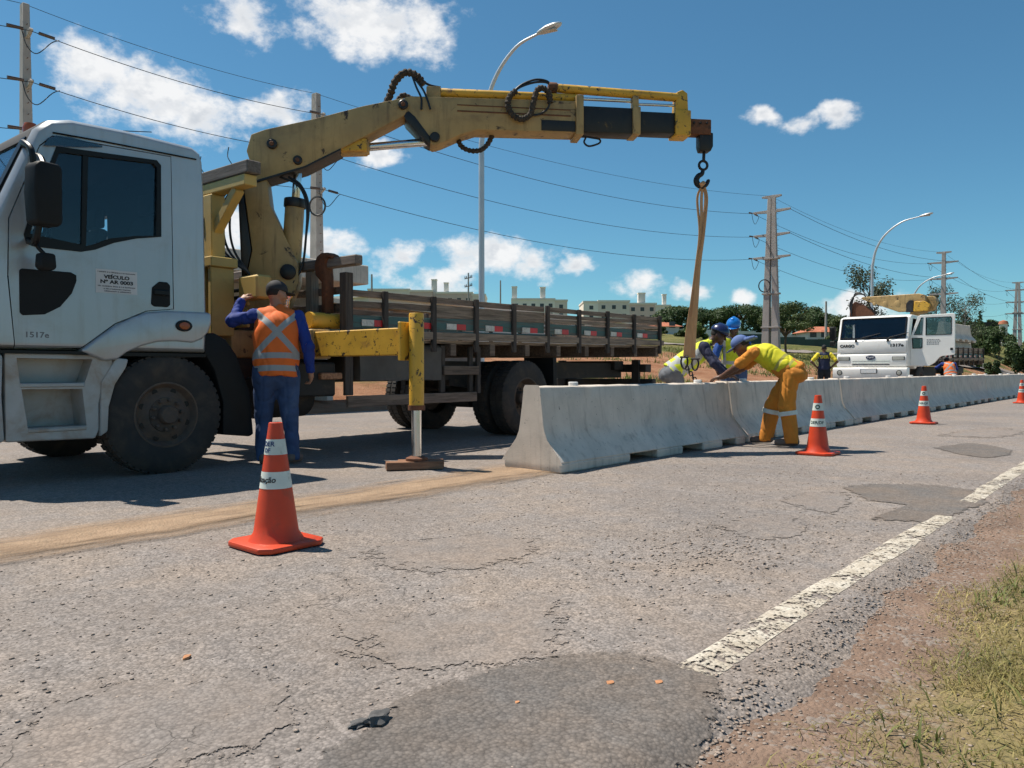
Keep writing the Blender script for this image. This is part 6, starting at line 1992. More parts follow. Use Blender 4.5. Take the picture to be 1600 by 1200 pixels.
for sx in (-1, 1):
    G().lathe([(0.0, 0.012), (0.085, 0.012), (0.095, 0.0)], (sx * 0.98, -1.665, 0.80), 'y', 20).to('fog_lamp', 'trim_black', bp2)
    G().lathe([(0.0, -0.012), (0.06, -0.010), (0.07, 0.004)], (sx * 0.98, -1.668, 0.80), 'y', 20).to('lamp_lens', 'lens_clear', bp2)
pl2 = G().box(-0.27, 0.27, -1.675, -1.662, 0.78, 0.95).to('number_plate', 'trim_black', T2, 0.004)
G().box(-0.25, 0.25, -1.681, -1.6755, 0.795, 0.935).to('plate_face', 'plate_white', pl2, smooth=0)


def front_text(txt, size, x, z, ink, y, bold=0.003, w=None, parent=None, name='lettering'):
    me = text_mesh(txt, size, 0.002, bold)
    if w:
        xs_ = [v.co.x for v in me.vertices]
        me.transform(Matrix.Diagonal((w / (max(xs_) - min(xs_)), 1, 1, 1)))
    me.transform(Matrix(((1, 0, 0, x), (0, 0, -1, y), (0, 1, 0, z), (0, 0, 0, 1))))
    return link(name, me, ink, parent or T2, 0)


front_text('CARGO', 0.135, -0.80, 1.735, 'ink_black', -1.455, 0.006, 0.50)
front_text('1317e', 0.135, 0.83, 1.735, 'ink_black', -1.455, 0.006, 0.42)
em = G().lathe([(0.0, -0.02), (0.085, -0.016), (0.095, -0.004), (0.095, 0.02)], (0, 0, 0), 'y', 28).to('emblem', 'emblem_blue', T2, loc=(0.0, -1.478, 1.33))
em.scale = (1.65, 1, 0.85)
front_text('Ford', 0.10, 0.0, 1.335, 'plate_white', -1.502, 0.001, 0.2)
for sx in (-1,):
    G().prism([(-0.06, -0.24), (-0.10, 0.2), (-0.06, 0.24), (0.08, 0.24), (0.10, 0.2), (0.10, -0.2), (0.06, -0.24)], -0.10, 0.10, 'x').to('mirror', 'black_plastic', T2, 0.03, 2, loc=(sx * 1.42, -1.15, 2.22))
    G().tube([(sx * 1.13, -1.12, 1.90), (sx * 1.42, -1.15, 1.92), (sx * 1.42, -1.15, 2.05)], 0.03, 8).to('mirror_arm', 'trim_black', T2)
    G().box(sx * 1.42 - 0.09, sx * 1.42 + 0.09, -1.22, -1.08, 1.76, 1.93).to('kerb_mirror', 'black_plastic', T2, 0.02)
for cx in (-0.55, 0.6):
    s_ = G().prism([(-0.42, 1.42), (0.06, 1.38), (0.20, 2.30), (0.10, 2.32), (-0.05, 1.58), (-0.42, 1.60)], cx - 0.24, cx + 0.24, 'x').to('seat', 'seat_dark', T2, 0.03)
G().prism([(-1.27, 1.3), (-1.0, 1.3), (-1.0, 1.88), (-1.27, 1.98)], -1.05, 1.05, 'x').to('dashboard', 'black_plastic', T2, 0.02)
G().box(0.15, 0.60, -1.24, -1.06, 1.985, 2.03).to('dashboard_papers', 'cloth_yellow', T2, 0.01)
G().box(-0.95, -0.75, -1.24, -1.1, 1.985, 2.03).to('dashboard_papers', 'plate_white', T2, 0.01)
sw2 = [(0.52 + 0.21 * math.cos(a), -0.86 + 0.10 * math.sin(a), 1.93 + 0.17 * math.sin(a)) for a in np.linspace(0, 2 * math.pi, 21)]
G().tube(sw2, 0.016, 8, False).to('steering_wheel', 'trim_black', T2)
# open door, hinged at the front pillar: drawn with x outwards, z up
DP = [(0.0, 1.04), (0.58, 1.04), (0.74, 1.14), (0.88, 1.32), (0.96, 1.36), (1.30, 1.40), (1.33, 1.44), (1.33, 2.72), (1.29, 2.76), (0.30, 2.74), (0.22, 2.70), (0.0, 2.02)]
W1 = [(0.10, 2.08), (0.36, 2.08), (0.39, 2.66), (0.32, 2.66)]
W2 = [(0.46, 2.06), (1.22, 2.06), (1.24, 2.10), (1.24, 2.62), (1.21, 2.66), (0.46, 2.66)]
W3 = [(0.06, 1.62), (0.34, 1.62), (0.37, 1.66), (0.37, 1.98), (0.04, 1.98)]
dm = fix_normals(G().prism(DP, -0.03, 0.03, 'y').mesh('door2', 0.008))
dm = boolean(dm, [fix_normals(G().prism(w, -0.2, 0.2, 'y').mesh('w')) for w in (W1, W2, W3)])
d2 = weighted(link('open_door', dm, 'paint_white_truck', T2, 30, (1.165, -1.08, 0), (0, 0, R(2))))
for w in (W1, W2, W3):
    G().prism(w, -0.004, 0.004, 'y').to('door_glass', 'glass_dark', d2, smooth=0)
    Q = grow(w, -0.03)
    g = G()
    n = len(w)
    vs = [(p[0], yy, p[1]) for yy in (-0.036, 0.036) for p in w] + [(p[0], yy, p[1]) for yy in (-0.036, 0.036) for p in Q]
    fs = []
    for i in range(n):
        j = (i + 1) % n
        fs += [(i, j, 2 * n + j, 2 * n + i), (n + j, n + i, 3 * n + i, 3 * n + j), (2 * n + i, 2 * n + j, 3 * n + j, 3 * n + i), (i, n + i, n + j, j)]
    g.add(vs, fs)
    link('glass_seal', fix_normals(g.mesh('s')), 'trim_black', d2, 0)
G().box(1.20, 1.28, -0.045, -0.03, 1.55, 1.63).to('door_handle', 'trim_black', d2, 0.006)
for k, z in enumerate((1.91, 1.86, 1.81, 1.76)):
    g = G()
    x = 0.50
    while x < 0.86:
        l = random.uniform(0.02, 0.06)
        g.box(x, x + l, -0.033, -0.0302, z - 0.012, z + 0.012)
        x += l + 0.02
    g.to('small_print', 'ink_grey', d2, smooth=0)
# wheels, chassis and bed copied from the near truck's
for ch in list(T.children):
    nm = ch.name.split('.')[0]
    if nm in ('wheel', 'chassis_rail', 'side_board', 'stake', 'sill_rail', 'floor_plank', 'tailgate_board', 'fender', 'reflector_strip', 'floor_bearer', 'rear_axle', 'front_axle', 'headboard_plank', 'headboard_post'):
        c = copy_tree(ch, T2)
        if nm == 'fender':
            c.data = ch.data.copy()
            c.data.materials.clear()
            c.data.materials.append(MATS['paint_white_truck'])
            c.scale = (0.94, 1, 0.94)
            c.location.z = 0.02
for sx in (-1, 1):
    G().box(sx * 0.43 - 0.3, sx * 0.43 + 0.3, 2.0, 3.6, 0.62, 1.02).to('side_box', 'chassis_black', T2, 0.02)
# folded crane lying across behind the cab
G().box(-0.4, 0.4, 0.75, 1.5, 1.05, 1.35).to('crane_base', 'yellow_crane', T2, 0.02)
G().prism([(0.30, 1.35), (0.75, 1.35), (0.80, 2.9), (1.30, 3.05), (1.42, 3.35), (1.30, 3.55), (0.85, 3.55), (0.55, 3.1)], 0.98, 1.26, 'y').to('crane_column', 'yellow_crane', T2, 0.02)
fb = G().prism([(-1.10, 3.58), (-0.95, 3.50), (0.20, 3.02), (0.95, 3.02), (1.15, 3.30), (1.10, 3.58), (0.90, 3.64), (-1.05, 3.64)], 0.72, 0.97, 'y').to('folded_boom', 'yellow_crane', T2, 0.02)
for x, r in ((-0.62, 0.06), (-0.25, 0.075), (0.18, 0.11)):
    G().lathe([(0, -0.012), (r * 0.6, -0.012), (r, 0.0), (r, 0.02)], (x, 0.715, 3.36 if x < 0 else 3.34), 'y', 20).to('boom_boss', 'yellow_crane', fb)
G().prism([(0.75, 3.0), (1.22, 3.0), (1.30, 3.22), (1.10, 3.36), (0.78, 3.36)], 0.62, 0.71, 'y').to('boom_head', 'yellow_chipped', T2, 0.015)
G().prism([(0.5, 2.98), (0.74, 2.98), (0.74, 3.4), (0.62, 3.42), (0.5, 3.3)], 0.64, 0.70, 'y').to('link_plate', 'hook_steel', T2, 0.01)
G().prism([(-1.55, 2.9), (-0.6, 2.9), (-0.75, 3.15), (-1.05, 3.35), (-1.35, 3.5), (-1.52, 3.3)], 0.78, 1.0, 'y').to('jib_tip', 'rust', T2, 0.03)
for k in range(4):
    G().tube(smoothpath([(-1.45, 0.78 - 0.02 * k, 2.95), (-1.52 + 0.03 * k, 0.76, 3.40), (-1.30, 0.74, 3.72 + 0.03 * k), (-1.0, 0.74, 3.72), (-0.9, 0.76, 3.52), (-0.75, 0.8, 3.2), (-0.55, 0.82, 3.02)], 6), 0.022, 7).to('hose', 'hose_black', T2)
# barriers still loaded on its bed
for k, (x, y, z, lab) in enumerate(((-0.5, 4.75, 1.31, 'concrete barrier in the lower layer on the white truck bed, far side'), (0.62, 4.80, 1.31, 'concrete barrier in the lower layer on the white truck bed, near side'), (0.60, 4.7, 2.075, 'concrete barrier stacked on top of the load behind the open truck door'))):
    b = link('concrete_barrier', meshes[1 + k], 'concrete', None, 30, (T2.location.x + x + 0.0436 * y, T2.location.y + y, z), (0, 0, R(-2.5)))
    tag(b, lab, 'barrier', 'concrete barriers loaded on the white truck')

# ------------------------------------------------------------------ street lamps
def lamp(x, y, h, rz_, arm, label):
    zb_ = float(tz(np.array([x]), np.array([y]))[0])
    t = thing('street_lamp', label, 'street lamp', (x, y, zb_ - 0.05), R(rz_), 'street lamps across the road')
    P = [(0, 0, 0), (0, 0, h * 0.25), (0, 0, h * 0.5), (0, 0, h * 0.68)] + smoothpath([(0, 0, h * 0.72), (0.08 * arm, 0, h * 0.82), (0.28 * arm, 0, h * 0.905), (0.62 * arm, 0, h * 0.968), (arm, 0, h * 0.99)], 5)
    n = len(P)
    G().tube(P, [0.085 - 0.055 * i / (n - 1) for i in range(n)], 12).to('pole', 'paint_white_pole', t, smooth=60)
    hd = G()
    for i, (u, w, a) in enumerate(((0, 0.05, 0.035), (0.1, 0.10, 0.055), (0.3, 0.16, 0.075), (0.5, 0.15, 0.07), (0.65, 0.09, 0.045), (0.7, 0.03, 0.02))):
        for k in range(10):
            b = 2 * math.pi * k / 10
            hd.v.append((arm - 0.05 + u, w * math.cos(b), h * 0.99 + 0.18 * u + a * math.sin(b)))
    hd.f = [(i * 10 + k, i * 10 + (k + 1) % 10, (i + 1) * 10 + (k + 1) % 10, (i + 1) * 10 + k) for i in range(5) for k in range(10)] + [tuple(range(10))[::-1], tuple(range(50, 60))]
    hl = hd.to('lamp_head', 'paint_white_pole', t, smooth=60)
    G().prism([(arm + 0.08, -0.09), (arm + 0.5, -0.09), (arm + 0.5, 0.09), (arm + 0.08, 0.09)], h * 0.99 - 0.035, h * 0.99 - 0.012, 'z', Matrix.Translation((0, 0, 0.02))).to('lens', 'lens_clear', hl)
    return t


lamp(-14.4, 15.3, 9.75, 12, 1.75, 'tall curved steel street lamp rising behind the near truck bed')
lamp(-13.75, 48.2, 9.8, 5, 2.5, 'curved street lamp rising behind the white truck cab')
lamp(-17.9, 74.5, 8.3, 0, 2.6, 'distant curved street lamp right of the folded crane')


# ------------------------------------------------------------------ power poles and lines
def pole(x, y, top, double, label, arms=True, side=1, rz_=0, w0=0.20, w1=0.46, stubs=False):
    zb_ = float(tz(np.array([x]), np.array([y]))[0]) - 0.15
    h = top - zb_
    t = thing('power_pole', label, 'power pole', (x, y, zb_), R(rz_), 'concrete power poles on the hillside')

    def shaft(xb, xt):
        g = G()
        vs = []
        for f in (0, 0.33, 0.66, 1.0):
            w = w1 + (w0 - w1) * f
            cx = xb + (xt - xb) * f
            for a, b in ((-1, -1), (1, -1), (1, 1), (-1, 1)):
                vs.append((cx + a * w / 2, b * w * 0.38, h * f))
        fs = [(i * 4 + k, i * 4 + (k + 1) % 4, i * 4 + 4 + (k + 1) % 4, i * 4 + 4 + k) for i in range(3) for k in range(4)] + [(3, 2, 1, 0), (12, 13, 14, 15)]
        return g.add(vs, fs).to('shaft', 'pole_concrete', t, 0.015)
    if double:
        shaft(-0.42, -0.15)
        shaft(0.42, 0.15)
        for f in (0.22, 0.42, 0.63):
            s_ = 0.47 + (0.20 - 0.47) * f
            G().box(-s_ - 0.3, s_ + 0.3, -0.24, 0.24, h * f - 0.06, h * f + 0.06).to('brace', 'pole_concrete', t, 0.01)
    else:
        shaft(0, 0)
    if arms:
        for k, (dz, l) in enumerate(((-0.05, 0.75), (-1.15, 1.45), (-2.95, 1.40), (-4.65, 1.45))):
            if stubs:
                G().prism([(0.0, dz - 0.10), (0.0, dz + 0.10), (0.55, dz + 0.14), (0.62, dz + 0.06), (0.30, dz - 0.10)], -0.06, 0.06, 'y', Matrix.Translation((0.08, 0, h))).to('bracket', 'pole_concrete', t, 0.01) if k else None
            else:
                for s_ in (-1, 1):
                    G().prism([(0, dz - 0.12), (s_ * l, dz + 0.0), (s_ * l, dz + 0.12), (0, dz + 0.14)], -0.10, 0.10, 'y', Matrix.Translation((0, 0, h))).to('cross_arm', 'pole_concrete', t, 0.008)
            if k:
                xx = -l if not stubs else 0.62
                G().tube(smoothpath([(xx, -0.3, h + dz + 0.02), (xx + 0.05, -0.15, h + dz - 0.55), (xx + 0.1, 0.15, h + dz - 0.75), (xx + 0.15, 0.6, h + dz - 0.25), (xx, 0.9, h + dz - 0.02)], 5), 0.018, 5).to('jumper_cable', 'wire', t)
                G().tube([(xx, -0.75, h + dz), (xx, -0.25, h + dz + 0.03)], 0.06, 8).to('insulator', 'insulator', t)
                G().tube([(xx, 0.25, h + dz + 0.03), (xx, 0.75, h + dz)], 0.06, 8).to('insulator', 'insulator', t)
    for k in range(int(h / 0.42)):
        pass
    st = G()
    for k in range(int((h - 3) / 0.40)):
        z = 3 + 0.40 * k
        w = (w1 + (w0 - w1) * z / h) / 2 + (0.47 + (0.20 - 0.47) * z / h if double else 0)
        st.tube([(w - 0.02, 0, z), (w + 0.12, 0, z)], 0.012, 5)
    st.to('climbing_steps', 'rust', t)
    return t


PP = [(-31.4, 9.5, 14.0), (-31.1, 21.6, 14.0), (-23.6, 57.3, 14.1), (-20.0, 96.4, 14.0), (-18.4, 136.3, 13.95)]
pole(*PP[0], False, 'concrete power pole at the far left behind the truck cab', stubs=True, w0=0.30, w1=0.62)
pole(*PP[1], False, 'concrete power pole with a coiled cable behind the crane boom', stubs=True, w0=0.36, w1=0.66)
pole(*PP[2], True, 'large double concrete power pole with four cross arms above the workers', w0=0.27, w1=0.60)
pole(*PP[3], False, 'slim power pole with cross arms right of the folded crane', w0=0.36, w1=0.62)
pole(*PP[4], True, 'double power pole at the far right edge', w0=0.27, w1=0.60)
# cable coil on the second and third pole
for x, y, z, r in ((-30.68, 21.35, 8.6, 0.34), (-23.95, 56.85, 7.3, 0.36)):
    P = [(x + r * math.cos(a), y + 0.2 * math.cos(a), z + r * 1.3 * math.sin(a)) for a in np.linspace(0, 2 * math.pi, 25)]
    o = G().tube(P, 0.045, 6, False).to('cable_coil', 'wire')
    tag(o, 'dark cable coil hung on the ' + ('pole behind the crane boom' if x < -30 else 'large double pole'), 'cable')
PN = [(-31.6, -22, 14.0)] + PP + [(-17.5, 178, 14)]
for k, (dz, l, sg, nm) in enumerate(((0.05, -0.1, 0.9, 'topmost thin'), (-1.12, -1.45, 1.0, 'second highest'), (-2.92, -1.40, 1.05, 'third'), (-4.62, -1.45, 1.1, 'lowest'))):
    P = []
    for i in range(len(PN) - 1):
        a, b = Vector(PN[i]), Vector(PN[i + 1])
        off = [(0.62 if (0 < q < 3 and k) else l) for q in (i, i + 1)]
        a = a + Vector((off[0], 0, dz))
        b = b + Vector((off[1], 0, dz))
        for s_ in range(20):
            f = s_ / 20
            p = a.lerp(b, f)
            p.z -= 4 * f * (1 - f) * sg * (b - a).length / 36
            P.append(p)
    o = G().tube(P, 0.010 if k == 0 else 0.014, 5).to('power_line', 'wire')
    tag(o, nm + ' power line sagging from pole to pole across the sky', 'power line', 'power lines')
for k, dz in enumerate((-1.12, -2.92)):
    P = []
    for i in range(2, len(PN) - 1):
        a, b = Vector(PN[i + 0]) + Vector((1.42 if i > 2 else 0.62, 0, dz)), Vector(PN[i + 1]) + Vector((1.42, 0, dz))
        for s_ in range(16):
            f = s_ / 16
            p = a.lerp(b, f)
            p.z -= 4 * f * (1 - f) * 1.0
            P.append(p)
    # only between the far poles
    o = G().tube(P[16:], 0.016, 5).to('power_line', 'wire')
    tag(o, ('upper' if k == 0 else 'lower') + ' far side power line beyond the double pole', 'power line', 'power lines')


def small_pole(x, y, top, label, cross):
    zb_ = float(tz(np.array([x]), np.array([y]))[0])
    t = thing('utility_pole', label, 'utility pole', (x, y, zb_ - 0.1), R(-20))
    h = top - zb_
    G().tube([(0, 0, 0), (0, 0, h)], [0.22, 0.14], 8).to('shaft', 'pole_concrete', t)
    for z in cross:
        G().box(-1.6, 1.6, -0.07, 0.07, h - z - 0.08, h - z + 0.08).to('cross_arm', 'insulator', t)
        for s_ in (-1.5, -0.8, 0.8, 1.5):
            G().lathe([(0.07, 0), (0.10, 0.15), (0.05, 0.4)], (s_, 0, h - z + 0.08), 'z', 8).to('insulator', 'insulator', t)
    return t


small_pole(-104.8, 107.6, 19.9, 'distant utility pole with double cross arms above the truck bed', (1.0, 2.6))
small_pole(-106.8, 119.2, 19.6, 'distant plain utility pole right of the near street lamp', ())
small_pole(-95.2, 76.2, 15.9, 'distant thin utility pole right of the rusty bracket', ())
small_pole(-41.0, 120.5, 11.5, 'thin pale pole left of the white truck, among the dark trees', ())


# ------------------------------------------------------------------ trees
def leaf_cloud(blobs, n, size, seed, flat=0.6, hollow=0.35):
    """leaf-sized quads spread through a set of ellipsoids (cx,cy,cz,rx,ry,rz)"""
    r = np.random.default_rng(seed)
    B = np.array(blobs, float)
    vol = (B[:, 3] * B[:, 4] * B[:, 5]) ** 0.8
    pick = r.choice(len(B), n, p=vol / vol.sum())
    d = r.normal(0, 1, (n, 3))
    d /= np.linalg.norm(d, axis=1)[:, None]
    rad = hollow + (1 - hollow) * r.random(n) ** 0.5
    rad *= 0.85 + 0.3 * r.random(n)
    c = B[pick, :3] + d * rad[:, None] * B[pick, 3:]
    # orientation: roughly facing outwards, jittered
    nn = d + r.normal(0, 0.7, (n, 3)) + np.array([0, 0, flat])
    nn /= np.linalg.norm(nn, axis=1)[:, None]
    u = np.cross(nn, r.normal(0, 1, (n, 3)))
    u /= np.linalg.norm(u, axis=1)[:, None]
    w = np.cross(nn, u)
    s = size * (0.5 + r.random(n))[:, None]
    v = np.stack([c - u * s - w * s * 0.2, c - w * s * 0.6, c + u * s, c + w * s * 0.6], 1).reshape(-1, 3)
    q = np.arange(n * 4).reshape(-1, 4)
    return np_mesh('crown', v, q)


def tree(x, y, h, w, kind, label, seed, group='trees beyond the road', name='tree'):
    zb_ = float(tz(np.array([x]), np.array([y]))[0])
    r = random.Random(seed)
    t = thing(name, label, 'bush' if name == 'bush' else 'tree', (x, y, zb_ - 0.1), R(r.uniform(0, 360)), group)
    tr = G()
    blobs = []
    R_ = w / 2
    if kind == 'umbrella':
        th = h * 0.45
        tr.tube([(0, 0, 0), (0.1, 0, th * 0.5), (0, 0.1, th)], [0.35, 0.28, 0.24], 8)
        for k in range(7):
            a = k * 0.9 + r.uniform(-0.3, 0.3)
            e = (R_ * 0.62 * math.cos(a), R_ * 0.62 * math.sin(a), h * 0.72)
            tr.tube([(0, 0, th * 0.9), (e[0] * 0.5, e[1] * 0.5, h * 0.6), e], [0.2, 0.13, 0.05], 6)
        for k in range(30):
            a, q = r.uniform(0, 6.28), R_ * math.sqrt(r.random()) * 0.88
            s = R_ * r.uniform(0.16, 0.32)
            zc = h * (0.88 - 0.30 * (q / R_) ** 2) - s * 0.5 - r.uniform(0, h * 0.12)
            blobs.append((q * math.cos(a), q * math.sin(a), zc, s * 1.3, s * 1.3, s * 0.62))
        for k in range(30):
            a, q = r.uniform(0, 6.28), R_ * r.uniform(0.35, 0.98)
            blobs.append((q * math.cos(a), q * math.sin(a), h * r.uniform(0.08, 0.55), R_ * 0.24, R_ * 0.24, R_ * 0.18))
        n, sz, m = 11000, 0.18, 'leaf_dark'
    elif kind == 'young':
        th = h * 0.42
        tr.tube([(0, 0, 0), (0.06, 0.03, th * 0.6), (-0.04, 0.05, th)], [0.13, 0.10, 0.085], 8)
        for k in range(9):
            a = k * 0.75
            e = (R_ * 0.75 * math.cos(a), R_ * 0.75 * math.sin(a), h * r.uniform(0.55, 0.85))
            tr.tube([(-0.04, 0.05, th * (0.75 + 0.025 * k)), (e[0] * 0.5, e[1] * 0.5, e[2] * 0.8), e], [0.06, 0.04, 0.012], 6)
        for k in range(34):
            a, q = r.uniform(0, 6.28), R_ * math.sqrt(r.random()) * 0.92
            blobs.append((q * math.cos(a), q * math.sin(a), h * (0.46 + 0.48 * (1 - (q / R_) ** 2) * r.uniform(0.2, 1)), R_ * 0.22, R_ * 0.22, R_ * 0.15))
        n, sz, m = 6500, 0.085, 'leaf_mid'
    elif kind == 'airy':
        tr.tube([(0, 0, 0), (0.15, 0, h * 0.4), (0.0, 0.1, h * 0.75), (0.1, 0.1, h * 0.95)], [0.14, 0.10, 0.06, 0.02], 8)
        for k in range(17):
            a, zz = r.uniform(0, 6.28), h * (0.38 + 0.55 * k / 16)
            e = (R_ * 0.9 * math.cos(a), R_ * 0.9 * math.sin(a), zz + h * 0.08)
            tr.tube([(0.05, 0.05, zz - h * 0.12), (e[0] * 0.5, e[1] * 0.5, zz), e], [0.04, 0.025, 0.01], 5)
            blobs.append((e[0], e[1], e[2], R_ * 0.40, R_ * 0.40, h * 0.085))
            blobs.append((e[0] * 0.5, e[1] * 0.5, zz + h * 0.06, R_ * 0.36, R_ * 0.36, h * 0.08))
        n, sz, m = 3600, 0.085, 'leaf_grey'
    elif kind == 'conifer':
        tr.tube([(0, 0, 0), (0, 0, h * 0.95)], [0.15, 0.03], 6)
        for k in range(10):
            f = k / 9
            blobs.append((0, 0, h * (0.15 + 0.82 * f), R_ * (1 - f * 0.8), R_ * (1 - f * 0.8), h * 0.07))
        n, sz, m = 1500, 0.2, 'leaf_dark'
    else:
        tr.tube([(0, 0, 0), (0.05, 0, h * 0.5)], [0.08, 0.04], 6)
        for k in range(5):
            a = k * 1.25
            tr.tube([(0, 0, h * 0.1), (R_ * 0.5 * math.cos(a), R_ * 0.5 * math.sin(a), h * 0.6)], [0.04, 0.015], 5)
        for k in range(18):
            a, q = r.uniform(0, 6.28), R_ * math.sqrt(r.random()) * 0.85
            blobs.append((q * math.cos(a), q * math.sin(a), h * r.uniform(0.2, 0.9) * (1 - 0.35 * (q / R_) ** 2), R_ * 0.3, R_ * 0.3, h * 0.16))
        n, sz, m = 3800, 0.11 if w < 3 else 0.15, {'bush': 'leaf_mid', 'dark': 'leaf_dark', 'lime': 'leaf_lime'}[kind]
    tr.to('trunk', 'bark_pale' if kind == 'airy' else 'bark', t, smooth=60)
    link('crown', leaf_cloud(blobs, n, sz, seed), m, t, 0)
    return t


UT = [(-66.1, 121.4, 8.4, 'leftmost of the dark umbrella trees right of the sling'), (-66.8, 134.0, 9.7, 'dark umbrella tree right behind the sling top'), (-60.1, 133.2, 11.3, 'broad dark umbrella tree above the bright blue helmet'),
      (-60.2, 146.4, 7.8, 'narrow dark umbrella tree directly left of the double pole'), (-56.9, 149.3, 11.5, 'tall dark umbrella tree behind the young roadside tree'), (-49.6, 139.7, 8.4, 'dark umbrella tree right of the young tree above the red roof'),
      (-66.5, 114.4, 5.2, 'small dark umbrella tree at the end of the truck bed')]
tops = [12.4 + 0.9, 13.95, 14.2, 13.65, 15.4, 12.4, 10.9]
for k, (x, y, w, lab) in enumerate(UT):
    zb_ = float(tz(np.array([x]), np.array([y]))[0])
    tree(x, y, tops[k] - zb_, w, 'umbrella', lab, 40 + k)
tree(-26.3, 67.2, 5.3, 5.5, 'young', 'young leafy tree with a thin bent trunk right of the double pole', 61)
tree(-19.0, 65.6, 8.0, 3.0, 'airy', 'thin airy tree behind the white truck cab', 62)
tree(-21.5, 100.5, 7.9, 3.0, 'airy', 'thin airy tree left of the slim power pole', 63)
tree(-19.4, 105.0, 7.6, 3.8, 'airy', 'thin airy tree right of the slim power pole', 64)
for k, (x, y, h, w, kd, lab) in enumerate([(-49.7, 95.9, 2.2, 3.2, 'lime', 'pale green bush in front of the umbrella trees'), (-40.2, 124.0, 5.0, 5.2, 'bush', 'green bushy tree just left of the white truck'), (-37.5, 126.0, 4.5, 5.2, 'bush', 'green bush partly hidden by the white truck mirror'),
                                           (-23.0, 119.1, 3.3, 5.2, 'bush', 'wide green bush right of the white truck door'), (-21.7, 129.5, 3.9, 7.0, 'bush', 'widest green bush right of the loaded barriers'), (-19.2, 126.4, 4.6, 5.0, 'dark', 'dark bush left of the far double pole'),
                                           (-13.95, 109.5, 6.2, 4.2, 'dark', 'dark leafy tree cut by the right edge of the picture'), (-17.5, 97.4, 2.6, 2.2, 'lime', 'small lime green sapling behind the white truck tail'), (-26.0, 140.0, 5.0, 9.0, 'dark', 'dark bush mass behind the airy trees'),
                                           (-14.7, 93.3, 2.0, 1.5, 'dark', 'small dark sapling on the grass right of the white truck'), (-16.0, 122, 3.0, 4.0, 'bush', 'low green bush at the foot of the far double pole'),
                                           (-30.0, 150.0, 6.0, 9.0, 'dark', 'distant dark tree behind the open truck door')]):
    tree(x, y, h, w, kd, lab, 80 + k, 'bushes across the road', 'bush')
tree(-29.5, 173.1, 7.2, 2.2, 'conifer', 'distant narrow conifer right of the white truck', 101)
tree(-36.9, 232.9, 8.0, 6.5, 'umbrella', 'distant small round tree left of the water tower', 102)
tree(-45.3, 238.8, 6.5, 10.5, 'umbrella', 'distant broad tree behind the conifer', 103)
for k, (x, y) in enumerate([(-38, 112), (-44, 108), (-52, 110), (-57, 106), (-34, 116), (-61, 104)]):
    tree(x, y, 1.6, 3.4, 'bush', ['low bush right of the red roofed house', 'low bush below the red roofed house', 'low bush before the white wall, middle', 'low bush before the white wall, left of middle', 'low bush by the fence near the white truck', 'low bush at the left end of the white wall'][k], 120 + k, 'low bushes by the white wall', 'bush')


# ------------------------------------------------------------------ walls, houses, apartment blocks
def wall_run(name, label, cat, pts, h, mat, th=0.2, post=None):
    t = thing(name, label, cat, (pts[0][0], pts[0][1], 0))
    ox, oy = pts[0]
    n = 0
    for (x0, y0), (x1, y1) in zip(pts[:-1], pts[1:]):
        L = math.hypot(x1 - x0, y1 - y0)
        k = max(1, int(L / 4))
        for i in range(k):
            ax, ay = x0 + (x1 - x0) * i / k, y0 + (y1 - y0) * i / k
            bx, by = x0 + (x1 - x0) * (i + 1) / k, y0 + (y1 - y0) * (i + 1) / k
            za = float(tz(np.array([(ax + bx) / 2]), np.array([(ay + by) / 2]))[0])
            G().bar((ax - ox, ay - oy, za + h / 2 - 0.3), (bx - ox, by - oy, za + h / 2 - 0.3), th, h + 0.6).to('panel', mat, t)
    return t


wall_run('boundary_wall', 'long white boundary wall below the dark umbrella trees', 'wall', [(-70, 108), (-58.4, 114.8), (-52.1, 120.3), (-43.5, 127.8), (-36, 134)], 1.15, 'wall_white')
wall_run('green_fence', 'dark green mesh fence below the young tree', 'fence', [(-46, 94), (-41.0, 98), (-37.2, 101.5), (-31.5, 106)], 1.15, 'fence_green', 0.06)


def house(x, y, w, d, h, rz_, label, wall='wall_white'):
    zb_ = float(tz(np.array([x]), np.array([y]))[0])
    t = thing('house', label, 'house', (x, y, zb_ - 0.3), R(rz_))
    G().box(-w / 2, w / 2, -d / 2, d / 2, 0, h).to('wall', wall, t)
    g = G()
    g.add([(-w / 2 - 0.5, -d / 2 - 0.5, h), (w / 2 + 0.5, -d / 2 - 0.5, h), (w / 2 + 0.5, d / 2 + 0.5, h), (-w / 2 - 0.5, d / 2 + 0.5, h), (-w / 4, 0, h + 1.0), (w / 4, 0, h + 1.0)],
          [(0, 1, 5, 4), (1, 2, 5), (2, 3, 4, 5), (3, 0, 4), (3, 2, 1, 0)])
    g.to('roof', 'roof_tile', t, smooth=0)
    for k in range(3):
        xx = -w / 2 + w * (k + 0.5) / 3
        G().box(xx - 0.5, xx + 0.5, -d / 2 - 0.04, -d / 2 - 0.005, 1.1, 2.1).to('window', 'window_dark', t)
    return t


house(-43.6, 124.5, 5.2, 5, 1.9, 41, 'small white house with an orange tiled roof above the green fence')
house(-66.0, 112.0, 7, 6, 1.3, 41, 'long low house with an orange tiled roof at the end of the truck bed')


